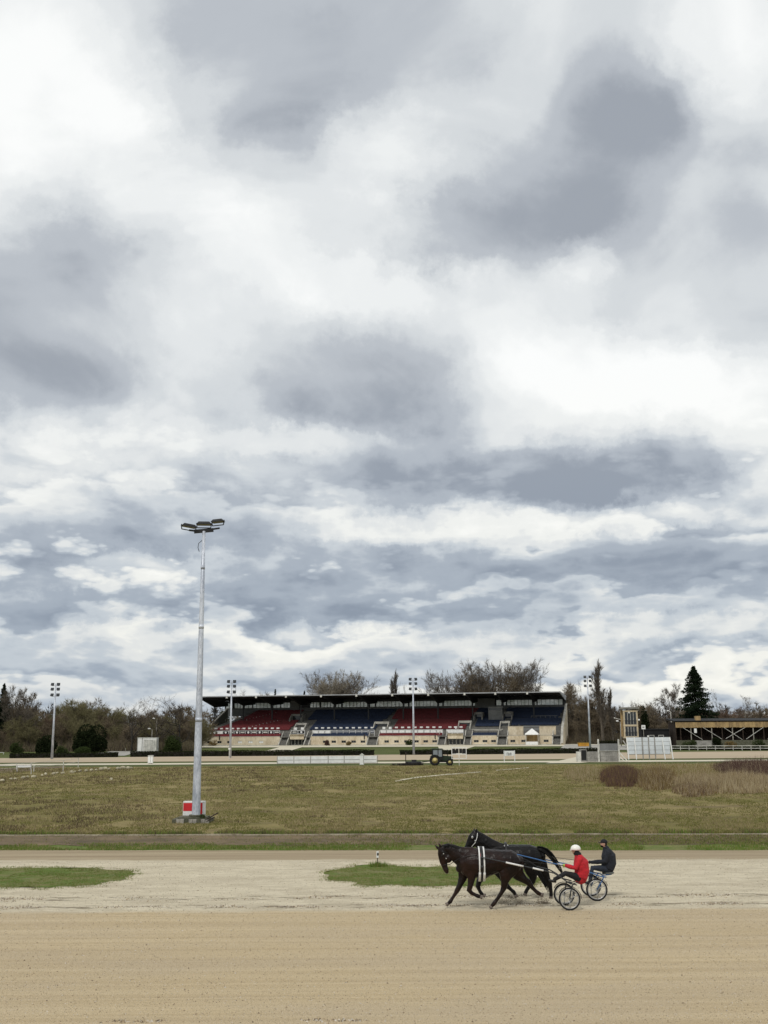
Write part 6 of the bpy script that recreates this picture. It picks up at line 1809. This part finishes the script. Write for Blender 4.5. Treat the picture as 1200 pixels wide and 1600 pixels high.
H1 = dict(
    runs=[
        ([(718.5, 1357, 6, 0, .9), (722, 1352, 11, 0, .95), (731, 1349, 17.5, 0, .78), (743, 1348.5, 20, 0, .74), (757, 1348.5, 19.3, 0, .82), (772, 1346.2, 16.6, 0, .95), (785, 1345, 14.6, 0, 1.02), (797, 1346.2, 15.8, 0, .92), (806, 1347.5, 13.3, 0, .88), (810.5, 1347, 8.5, 0, .8)], .8, 18),
        ([(745, 1341, 14, 0, .55), (733, 1340.5, 15, 0, .52), (722, 1339.5, 14.6, 0, .5), (712, 1333.5, 11.4, 0, .5), (704, 1328.3, 8.9, 0, .5), (697, 1326.2, 7.0, 0, .55), (692, 1327.5, 6, 0, .6)], .5),
        ([(689.5, 1326.5, 5.0, 0, .75), (691.5, 1332, 7.2, 0, .62), (693.4, 1339.5, 7.6, 0, .55), (693, 1347.5, 5.4, 0, .60), (695, 1354.5, 3.9, 0, .70), (697, 1359.5, 3.9, 0, .75), (698.2, 1362.2, 2.8, 0, .85)], .6),
        ([(726, 1354, 10, .13, .6), (724.5, 1364, 8.2, .13, .62), (722.5, 1373, 6.0, .13, .7), (718.5, 1383, 4.0, .12), (714.2, 1391.5, 3.7, .12), (711, 1397, 2.6, .12), (706.5, 1404, 2.3, .12), (703.8, 1408.6, 2.9, .12), (700.5, 1411.6, 2.3, .12)], 1.0, 10),
        ([(733, 1354, 10, -.14, .6), (736.5, 1365, 8, -.14, .62), (736.6, 1374, 5.4, -.14, .75), (735, 1383, 4.0, -.14), (733, 1391.2, 3.8, -.14), (737, 1395.5, 2.7, -.14), (742.5, 1398.3, 2.4, -.14), (747, 1400.3, 2.9, -.14), (750, 1401, 2.3, -.14)], 1.0, 10),
        ([(800, 1350, 14, -.12, .62), (794, 1360, 12.5, -.13, .6), (789.5, 1370, 8.6, -.14, .65), (788.5, 1379, 5.2, -.14, .8), (787.3, 1387, 4.3, -.14, .8), (784, 1394, 3.0, -.14), (777.5, 1404, 2.5, -.14), (771, 1412.8, 3.0, -.14), (768.5, 1415.4, 2.4, -.14)], 1.0, 12),
        ([(802, 1350, 14, .12, .62), (806, 1360, 11.5, .13, .6), (812, 1368.5, 8.0, .14, .65), (819.5, 1374.5, 5.3, .14, .8), (826, 1379, 4.4, .14, .8), (831, 1386, 3.0, .14), (836.5, 1391.8, 2.6, .14), (841.5, 1396, 3.0, .14), (844.5, 1397.3, 2.4, .14)], 1.0, 12)],
    balls=[(700.5, 1341, 5.2, 0, 1.0, .85, 1.2), (789, 1363, 8.5, -.15, .9, .6, 1.15), (729, 1355, 10, -.08, .9, .8, 1.2)],
    eyes=[(690.3, 1336.2, -.092), (690.3, 1336.2, .092)], ears=[((685.8, 1326.5), (681.4, 1322.2), .05), ((689, 1324.5), (686.5, 1319.5), -.05)],
    hooves=[((701, 1411.2), (-4.0, 2.8), .12), ((749.5, 1400.9), (4.2, 1.0), -.14), ((768.7, 1415.2), (-2.8, 4.0), -.14), ((844, 1397.2), (4.6, 1.6), .14)],
    tail=[(812, 1342, 1.5), (819, 1344.5, 2.5), (828, 1350, 3.8), (836, 1357, 5.5), (843, 1366, 6.5), (849, 1376, 6.0), (854, 1386, 4.5), (857, 1395, 3.0)],
    crest=[(692, 1320.6), (700, 1318.2), (710, 1321.8), (722, 1325.5), (735, 1327.3)])
H2 = dict(
    runs=[
        ([(758, 1352, 7, 0, .9), (763, 1346, 12, 0, .9), (773, 1342, 17, 0, .76), (786, 1341, 18.6, 0, .80), (800, 1340, 17.8, 0, .88), (815, 1338, 16, 0, .98), (828, 1338, 16, 0, .92), (838, 1339, 13.8, 0, .88), (843.5, 1339, 8.5, 0, .8)], .8, 18),
        ([(790, 1334, 13, 0, .55), (777, 1331, 13.5, 0, .5), (766, 1325.5, 13.2, 0, .5), (757.5, 1318.5, 11.6, 0, .5), (750, 1311, 9.4, 0, .52), (744, 1305, 6.8, 0, .6)], .5),
        ([(742, 1302.5, 5.0, 0, .75), (740.5, 1308, 7.8, 0, .62), (737.5, 1315, 7.6, 0, .56), (733.5, 1321.5, 6, 0, .6), (730, 1327, 4.9, 0, .64), (727.6, 1331, 4.4, 0, .7)], .6),
        ([(768, 1350, 10, .13, .6), (763, 1360, 8, .13, .62), (755, 1368, 5.8, .13, .7), (748.5, 1377, 4.2, .12), (746.8, 1385, 3.6, .12), (749, 1391, 2.5, .12), (752, 1396, 2.8, .12), (754.5, 1398, 2.2, .12)], 1.0, 10),
        ([(775, 1350, 10, -.14, .6), (780, 1362, 8, -.14, .62), (785, 1371, 5.4, -.14, .75), (789.5, 1379, 4.0, -.14), (792.5, 1384.5, 3.6, -.14), (798, 1389.5, 2.5, -.14), (803, 1394, 2.8, -.14), (805, 1397.5, 2.2, -.14)], 1.0, 10),
        ([(833, 1342, 14, -.12, .62), (829, 1353, 12.5, -.13, .6), (831, 1364, 8.4, -.14, .65), (833, 1372, 5.4, -.14, .8), (831.5, 1378, 4.2, -.14, .8), (827.5, 1384, 2.9, -.14), (823.5, 1390, 2.6, -.14), (821.3, 1394.5, 2.7, -.14)], 1.0, 12),
        ([(836, 1342, 14, .12, .62), (843, 1353, 12, .13, .6), (849, 1364, 8.6, .14, .65), (854.5, 1374, 5.4, .14, .8), (858.5, 1381.5, 4.2, .14, .8), (860, 1388, 2.9, .14), (861, 1394, 2.6, .14), (861, 1398.8, 2.8, .14)], 1.0, 12)],
    balls=[(746, 1318, 5.0, 0, 1.0, .85, 1.2)],
    eyes=[(737.2, 1309.5, -.092), (737.2, 1309.5, .092)], ears=[((741.5, 1301.5), (741, 1296), .05), ((743.5, 1301), (744.6, 1296.2), -.05)],
    hooves=[((754.5, 1398.2), (4.0, 1.4), .12), ((805, 1397.5), (2.0, 4.6), -.14), ((821.2, 1394.5), (-1.2, 4.6), -.14), ((861, 1399), (-.4, 5.0), .14)],
    tail=[(840, 1325, 2.0), (847, 1326.5, 3.5), (855, 1331, 5.2), (862, 1338, 6.5), (868, 1346, 7.0), (873, 1354, 6.0), (878, 1362, 4.0), (882, 1369, 2.5)],
    crest=[(742, 1299.5), (752, 1303), (762, 1308.5), (772, 1315), (783, 1320.5)])

X1 = G(770, 1419); X1 = Vector((X1.x, Y1, 0)); X2 = Vector((AT(810, 1400, Y2).x, Y2, 0))
horse1, P1, sc1 = make_horse('trotting_horse', 'near dark bay horse trotting left, head lowered, wearing a white girth', Y1, H1, 'bay', X1)
horse2, P2, sc2 = make_horse('trotting_horse', 'far black horse trotting left, head held high behind the bay', Y2, H2, 'black_coat', X2)


def girth(root, P, sc, x, cy, rz_, ry_, half_w, m, name, z0=-1.0, z1=1.0):
    """flat band round the barrel: (x) in photo pixels, cy centre line, radii in px"""
    mb = MB(); n = 22; vs = []
    c = P(x, cy, 0); hw = half_w
    for i in range(n + 1):
        a = math.pi * (i / n) - math.pi / 2          # from under the belly up the near side
        f = math.sin(a)
        if not (z0 <= f <= z1): continue
        for dx in (-hw, hw):
            for rr in (1.0, 1.035):
                vs.append(c + Vector((dx, -math.cos(a) * ry_ * sc * rr - .004, f * rz_ * sc * rr)))
    k = len(vs) // 4; fs = []
    for i in range(k - 1):
        b = i * 4; d = b + 4
        fs += [(b + 1, b + 3, d + 3, d + 1), (b, d, d + 2, b + 2), (b, b + 1, d + 1, d), (b + 2, d + 2, d + 3, b + 3)]
    fs += [(0, 2, 3, 1), (k * 4 - 4, k * 4 - 3, k * 4 - 1, k * 4 - 2)]
    mb.add(vs, fs, 0, True); return mb.build(name, M[m], root)


harness = empty('harness', (X1.x, X1.y, 0)); tag(harness, 'black harness with two white girth straps and a red buckle on the near bay horse', 'harness')
girth(harness, P1, sc1, 748.0, 1349.6, 21.9, 17.0, .022, 'strap_w', 'girth_strap'); girth(harness, P1, sc1, 755.2, 1349.6, 21.6, 17.2, .022, 'strap_w', 'girth_strap')
girth(harness, P1, sc1, 751.6, 1349.6, 21.8, 17.1, .034, 'leather', 'girth_pad')
for yy in (1337.5,):
    mb = MB(); mb.ball(P1(751.5, yy, -.285), (.055, .03, .075)); mb.build('red_buckle', M['red_paint'], harness)
for x in (748.0, 755.2):
    girth(harness, P1, sc1, x, 1349.6, 22.4, 17.6, .034, 'strap_w', 'girth_sleeve', -.98, -.30)
girth(harness, P1, sc1, 751.6, 1349.6, 22.6, 17.8, .045, 'leather', 'girth_buckle', -.30, .0)
mb = MB(); mb.ball(P1(751.5, 1328.2, 0), (.10, .18, .05)); mb.build('saddle', M['leather'], harness)
strap(harness, [(748, 1339, -.27), (736, 1341, -.27), (726, 1347, -.20), (718.5, 1354, -.12)], .012, 'leather', 'breast_strap', P1)
strap(harness, [(701.5, 1351.5, -.08), (709, 1346.5, -.14), (717, 1341.5, -.22), (731, 1337.5, -.27), (746, 1335.8, -.29)], .009, 'leather', 'rein', P1)
strap(harness, [(690, 1327, -.085), (694, 1334, -.115), (697, 1343, -.10), (697.5, 1352, -.075)], .010, 'leather', 'cheek_strap', P1)
strap(harness, [(691.5, 1352.5, -.07), (696, 1351, -.085), (701.5, 1350.5, -.06)], .010, 'leather', 'nose_band', P1)
strap(harness, [(687, 1330.5, -.05), (692, 1331, -.11), (700, 1333, -.10)], .010, 'leather', 'brow_band', P1)
for (x, y) in ((693, 1334), (697.2, 1341.5)):
    mb = MB(); mb.ball(P1(x, y, -.125), (.018, .008, .018), 8, 5); mb.build('stud', M['chrome'], harness)
strap(harness, [(758, 1330, -.1), (775, 1330, -.06), (795, 1330.5, -.04), (811, 1340, -.02)], .010, 'leather', 'back_strap', P1)

harness2 = empty('harness', (X2.x, X2.y, 0)); tag(harness2, 'harness with pale saddle rings and studded bridle on the far black horse', 'harness')
girth(harness2, P2, sc2, 790, 1341.5, 20.6, 16.4, .04, 'leather', 'girth_strap')
for x in (788.5, 793):
    mb = MB(); mb.ball(P2(x, 1323.5, -.10), (.035, .05, .075)); mb.build('saddle_ring', M['chrome'], harness2)
mb = MB(); mb.ball(P2(790.5, 1322, 0), (.11, .18, .06)); mb.build('saddle', M['leather'], harness2)
strap(harness2, [(746, 1301.5, -.075), (745.5, 1308, -.10), (743, 1316, -.10), (737, 1323, -.085)], .011, 'strap_w', 'cheek_strap', P2)
mb = MB(); mb.ball(P2(738, 1308.2, -.10), (.035, .02, .045), 8, 6); mb.build('blinker', M['chrome'], harness2)
mb = MB(); mb.ball(P2(742.8, 1314, -.115), (.028, .012, .03), 8, 6); mb.build('bit_ring', M['chrome'], harness2)
strap(harness2, [(735, 1326, -.08), (748, 1326, -.16), (765, 1326.5, -.22), (788, 1325, -.2)], .009, 'leather', 'rein', P2)


def sulky(name, label, P, Yc, X0, col, wheel_c, R_px, shaft_near, seat, fork_top, arch, guard_rear):
    root = empty(name, (X0.x, X0.y, 0)); tag(root, label, 'sulky')
    c = P(*wheel_c, -.50); R = c.z - .035 + .003; hubz = c.z
    hw = .50
    for s in (-1, 1):
        w = empty('wheel', (c.x, s * hw, hubz)); w.parent = root
        mb = MB(); mb.ring((0, 0, 0), hubz - .024, .026, 40, 8); mb.build('tyre', M['tyre'], w)
        mb = MB(); mb.ring((0, 0, 0), hubz - .060, .017, 40, 6); mb.build('rim', M['chrome'], w)
        mb = MB(); mb.tube([(0, -.05, 0), (0, .05, 0)], .028, 10); mb.build('hub', M['chrome'], w)
        mb = MB()
        for i in range(20):
            a = 2 * math.pi * i / 20 + .1; b = a + (.35 if i % 2 else -.35)
            mb.tube([(math.cos(b) * .025, .03 * (1 if i % 2 else -1), math.sin(b) * .025), (math.cos(a) * (hubz - .05), 0, math.sin(a) * (hubz - .05))], .0028, 4)
        for a in (-1.58, .45): mb.tube([(0, -.012, 0), (math.cos(a) * (hubz - .05), -.008, math.sin(a) * (hubz - .05))], .012, 5)
        mb.build('spokes', M['chrome'], w)
        # fork legs both sides of the wheel meeting the arch
        for q in (-.055, .055):
            T = P(*fork_top, 0); mb = MB(); mb.tube([(c.x, s * hw + q, hubz), (T.x, s * (hw - .02) + q * .4, T.z)], .014, 8); mb.build('fork', M[col], root)
        # mudguard
        mb = MB(); pr = []
        a0, a1 = guard_rear
        for i in range(15):
            a = a0 + (a1 - a0) * i / 14; pr.append((c.x + math.cos(a) * (hubz + .035), hubz + math.sin(a) * (hubz + .035)))
        for i in range(14, -1, -1):
            a = a0 + (a1 - a0) * i / 14; pr.append((c.x + math.cos(a) * (hubz + .022), hubz + math.sin(a) * (hubz + .022)))
        mb.prism(pr, 'y', s * hw - .03, s * hw + .03); mb.build('mudguard', M['black'], root)
        # shaft
        pts = [P(x, y, s * .0) for (x, y, *_r) in shaft_near]
        ws = [q[2] for q in shaft_near]
        mb = MB(); mb.tube([(p.x, s * w_, p.z) for p, w_ in zip(pts, ws)], [.019] * len(pts), 8); mb.build('shaft', M[col], root)
    # axle arch and seat frame
    A = P(*arch, 0); T = P(*fork_top, 0)
    mb = MB(); mb.tube([(T.x, -hw, T.z), (A.x, -.30, A.z), (A.x, .30, A.z), (T.x, hw, T.z)], .018, 8); mb.build('axle_arch', M[col], root)
    Sx = P(*seat, 0)
    mb = MB(); mb.tube([(A.x, -.16, A.z), (Sx.x, -.14, Sx.z - .05), (Sx.x + .12, -.1, Sx.z - .04)], .014, 8); mb.build('seat_rail', M[col], root)
    mb = MB(); mb.tube([(A.x, .16, A.z), (Sx.x, .14, Sx.z - .05), (Sx.x + .12, .1, Sx.z - .04)], .014, 8); mb.build('seat_rail', M[col], root)
    mb = MB(); mb.ball((Sx.x + .02, 0, Sx.z), (.20, .19, .055), 14, 6); mb.build('seat', M['grey_pad'], root)
    return root, c, hubz


def off(P, pts): return [(x, y, w) for (x, y, w) in pts]
sh1 = [(749, 1337.2, .42), (757, 1338.4, .42), (791, 1345.6, .42), (831, 1354.2, .42), (850, 1358.5, .40), (862, 1361.5, .40), (873, 1368, .42), (884, 1376, .46), (897, 1379.5, .48)]
sk1, c1, hz1 = sulky('sulky', 'near black two-wheeled sulky behind the bay horse', P1, Y1, X1, 'dark_steel', (890, 1404.7), 17.7, sh1, (905, 1374), (889, 1381.5), (893, 1380), (.02, 2.6))
for (xa, ya, xb, yb) in ((788, 1345.0, 815, 1351.0), (829.5, 1353.7, 846, 1357.6)):
    mb = MB(); a, b = P1(xa, ya, 0), P1(xb, yb, 0); mb.tube([(a.x, -.42, a.z), (b.x, -.42, b.z)], .026, 8); mb.build('white_wrap', M['strap_w'], sk1)
sh2 = [(788, 1327.5, .42), (800, 1331.5, .42), (835, 1340, .42), (858, 1346, .42), (884, 1351.5, .40), (905, 1356.5, .40), (922, 1362, .42), (934, 1366.5, .46), (943, 1367.5, .47)]
sk2, c2, hz2 = sulky('sulky', 'far blue two-wheeled sulky behind the black horse', P2, Y2, X2, 'blue_paint', (932.5, 1390.3), 17.7, sh2, (949, 1363.5), (938.5, 1368), (940, 1367), (.35, 2.75))
mb = MB(); a, b = P2(868, 1347.5, 0), P2(884, 1350.5, 0); mb.tube([(a.x, -.42, a.z), (b.x, -.40, b.z)], .032, 8); mb.build('silver_sleeve', M['silver'], sk2)


def driver(label, P, X0, D, mats):
    """seated driver: one continuous body, clothes as fitted layers over it"""
    Jm, Tm, Gm = mats
    body = MB()
    def limb(mb, pts, rr, fl=None, grow_=0.0, n=10):
        q = [P(*p) for p in pts]; r = [a + grow_ for a in rr]
        mb.tube(q, r, n, 0, True, side=(0, 1, 0), flat=fl)
        mb.ball(q[0], r[0] * (1 if not fl else 1), 8, 6); mb.ball(q[-1], r[-1], 8, 6)
    d = D
    spine = [(d['hip'][0], d['hip'][1], 0), (d['waist'][0], d['waist'][1], 0), (d['chest'][0], d['chest'][1], 0), (d['neck'][0], d['neck'][1], 0)]
    def torso(mb, g): limb(mb, spine, [.185, .20, .205, .085], [1.12, 1.05, 1.18, 1.4], g, 16)
    def arm(mb, s, g, cut=None):
        sh, el, ha = d['shoulder'], d['elbow'], d['hand']
        pts = [(sh[0], sh[1], s * .17), (sh[0], sh[1] + .6, s * .20), (el[0], el[1], s * .22), (el[0] * .45 + ha[0] * .55, el[1] * .45 + ha[1] * .55, s * .17), (ha[0], ha[1], s * .11)]
        rr = [.088, .078, .062, .052, .034]
        if cut: pts, rr = pts[:cut], rr[:cut]
        limb(mb, pts, rr, None, g)
    def leg(mb, s, g, cut=None):
        hp, kn, an = d['hip'], d['knee'], d['ankle']
        pts = [(hp[0] - 2, hp[1] + 1, s * .10), ((hp[0] + kn[0]) / 2, (hp[1] + kn[1]) / 2 + .5, s * .16), (kn[0], kn[1], s * .22), ((kn[0] + an[0]) / 2 + .4, (kn[1] + an[1]) / 2, s * .26), (an[0], an[1], s * .28)]
        rr = [.100, .088, .062, .055, .040]
        limb(mb, pts, rr, None, g)
    torso(body, 0)
    for s in (-1, 1): arm(body, s, 0); leg(body, s, 0)
    # head and neck
    N, Hd = P(*d['neck'], 0), P(*d['head'], 0)
    body.tube([N - Vector((0, 0, .03)), N.lerp(Hd, .8)], [.062, .055], 10)
    body.ball(Hd, (.098, .076, .115), 14, 10); body.ball(Hd + Vector((-.035, 0, -.065)), (.062, .055, .055), 10, 7)
    body.tube([Hd + Vector((-.088, 0, .015)), Hd + Vector((-.118, 0, -.022)), Hd + Vector((-.09, 0, -.036))], [.010, .017, .012], 7)
    for s in (-1, 1): body.ball(Hd + Vector((.012, s * .076, -.012)), (.020, .010, .032), 8, 6)
    # hands: palm, four unequal fingers curled round the rein, thumb from the side
    def hand(mb, s, g=0.0):
        h = P(d['hand'][0], d['hand'][1], s * .10); mb.ball(h + Vector((-.035, 0, .0)), (.044 + g, .026 + g, .040 + g), 10, 7)
        for i, (L, dz) in enumerate(((.034, .030), (.040, .010), (.037, -.010), (.029, -.028))):
            b = h + Vector((-.062, -s * .008, dz)); mb.tube([b, b + Vector((-L * .7, -s * .012, -.003)), b + Vector((-L * .75, -s * .036, -.008)), b + Vector((-L * .2, -s * .045, -.010))], [.0098 + g, .0092 + g, .0085 + g, .0075 + g], 7)
        b = h + Vector((-.02, -s * .018, .028)); mb.tube([b, b + Vector((-.03, -s * .018, .014)), b + Vector((-.055, -s * .026, .004))], [.011 + g, .010 + g, .008 + g], 7)
    for s in (-1, 1): hand(body, s)
    o = remeshed(body, 'person', M['skin'], .0095, None, Vector((X0.x, X0.y, 0)), 1)
    tag(o, label, 'person')
    j = MB(); torso(j, .026)
    for s in (-1, 1): arm(j, s, .020, None)
    # collar
    j.tube([N - Vector((0, 0, .07)), N + Vector((0, 0, .015))], [.115, .082], 12)
    remeshed(j, 'jacket', M[Jm], .0105, o, None, 2)
    t = MB()
    for s in (-1, 1): leg(t, s, .014)
    t.ball(P(d['hip'][0], d['hip'][1], 0), (.155, .19, .125), 12, 8)
    remeshed(t, 'trousers', M[Tm], .0105, o, None, 2)
    for s in (-1, 1):
        g = MB(); hand(g, s, .004); h = P(d['hand'][0], d['hand'][1], s * .11); g.ball(h, (.036, .032, .036), 8, 6); remeshed(g, 'glove', M[Gm], .0065, o, None, 1)
        b = MB(); A = P(d['ankle'][0], d['ankle'][1], s * .28); b.tube([A + Vector((.02, 0, .06)), A + Vector((.01, 0, -.02)), A + Vector((-.03, 0, -.05))], [.052, .055, .048], 10)
        b.tube([A + Vector((.05, 0, -.055)), A + Vector((-.06, 0, -.05)), A + Vector((-.18, 0, -.025))], [.045, .045, .032], 10); remeshed(b, 'boot', M['leather'], .010, o, None, 1)
        e = MB(); e.ball(Hd + Vector((-.084, s * .032, .012)), .011, 8, 6); e.build('eye', M['leather'], o)
    return o, Hd, N


D1 = dict(hip=(907, 1370.5), waist=(909.5, 1361), chest=(907.5, 1347.5), neck=(903, 1337), head=(899.2, 1328.5), shoulder=(906, 1341.5), elbow=(899, 1356.5), hand=(884.5, 1352.6), knee=(883, 1364.5), ankle=(866.5, 1374))
p1, Hd, N = driver('driver in a red jacket and white helmet seated on the near sulky', P1, X1, D1, ('red_jacket', 'black_cloth', 'glove_y'))
mb = MB(); n_, m_ = 18, 9
mb.ball(Hd + Vector((.005, 0, .035)), (.155, .128, .130), 18, 12); mb.v = [(x, y, max(z, Hd.z + .0)) for x, y, z in mb.v]; mb.build('helmet', M['helmet_white'], p1)
mb = MB(); mb.tube([Hd + Vector((.005, 0, .0)), Hd + Vector((.005, 0, .034))], [.158, .160], 20, side=(0, 1, 0), flat=[.83, .83]); mb.build('helmet_band', mat('pinkish_band', (.52, .38, .36), .5, .1, 6, 0), p1)
mb = MB(); mb.tube([Hd + Vector((-.12, -.07, .012)), Hd + Vector((-.165, 0, .006)), Hd + Vector((-.12, .07, .012))], [.010, .012, .010], 8); mb.build('helmet_peak', M['helmet_white'], p1)
mb = MB(); mb.tube([N + Vector((.01, 0, -.05)), N + Vector((.005, 0, .04)), Hd + Vector((.02, 0, -.075)), Hd + Vector((.035, 0, -.01))], [.115, .105, .100, .092], 14); mb.build('scarf', M['black_cloth'], p1)
D2 = dict(hip=(949, 1356.5), waist=(952, 1348), chest=(950.5, 1336.5), neck=(947, 1326.3), head=(943.2, 1317.8), shoulder=(951, 1331), elbow=(946, 1346), hand=(924.5, 1347.2), knee=(925.5, 1356), ankle=(921.5, 1377))
p2, Hd, N = driver('driver in dark clothes and a black cap seated on the far sulky', P2, X2, D2, ('navy_cloth', 'denim', 'black_cloth'))
mb = MB(); mb.ball(Hd + Vector((.012, 0, .032)), (.118, .094, .105), 16, 10); mb.v = [(x, y, max(z, Hd.z + .018)) for x, y, z in mb.v]; mb.build('cap', M['black_cloth'], p2)
mb = MB(); mb.ball(Hd + Vector((-.125, 0, .028)), (.055, .06, .010), 12, 6); mb.build('cap_peak', M['black_cloth'], p2)
mb = MB(); mb.ball(Hd + Vector((.045, 0, -.01)), (.062, .080, .09), 12, 8); mb.ball(Hd + Vector((-.05, 0, -.080)), (.058, .058, .045), 10, 6); mb.build('hair', M['hair'], p2)
mb = MB(); mb.tube([N + Vector((.0, 0, -.05)), N + Vector((0, 0, .05))], [.10, .085], 14); mb.build('collar', M['black_cloth'], p2)

# driving reins from the hands to the saddle
for (P, a, b, X0, lab, nm) in ((P1, (884.5, 1352.6), (760, 1336), X1, 'pair of thin black reins held by the driver in red', 'reins'), (P2, (924.5, 1347.2), (794, 1326), X2, 'pair of thin black reins held by the driver in dark clothes', 'reins')):
    r = empty(nm, (X0.x, X0.y, 0)); tag(r, lab, 'reins')
    for s in (-1, 1):
        mb = MB(); mid = ((a[0] + b[0]) / 2, (a[1] + b[1]) / 2 + 2.2)
        mb.tube([P(a[0] - 1, a[1], s * .09), P(mid[0], mid[1], s * .16), P(b[0], b[1], s * .2)], .0075, 5); mb.build('rein', M['leather'], r)

# sand thrown up by the hooves
def spray(px, py, n, seed, Yc):
    rng = np.random.default_rng(seed); c = AT(px, py, Yc)
    x = rng.normal(c.x, .10, n); y = rng.normal(c.y, .10, n); z = np.abs(rng.normal(c.z - .02, .07, n)); r = rng.uniform(.004, .014, n)
    V = np.stack([np.stack([x - r, y, z], 1), np.stack([x + r, y, z], 1), np.stack([x, y + r, z + r], 1), np.stack([x, y - r, z + r * .5], 1)], 1).reshape(-1, 3)
    b = np.arange(n)[:, None] * 4; F = np.concatenate([b + np.array([[0, 1, 2]]), b + np.array([[0, 3, 1]]), b + np.array([[0, 2, 3]]), b + np.array([[1, 3, 2]])])
    tag(link('kicked_up_sand', np_mesh('kicked_up_sand', V, F, M['clod_c'])), kind='stuff')
for i, (px, py) in enumerate(((797, 1402), (812, 1412), (785, 1414), (845, 1406), (852, 1410))): spray(px, py, 260, 30 + i, (Y1 + Y2) / 2)
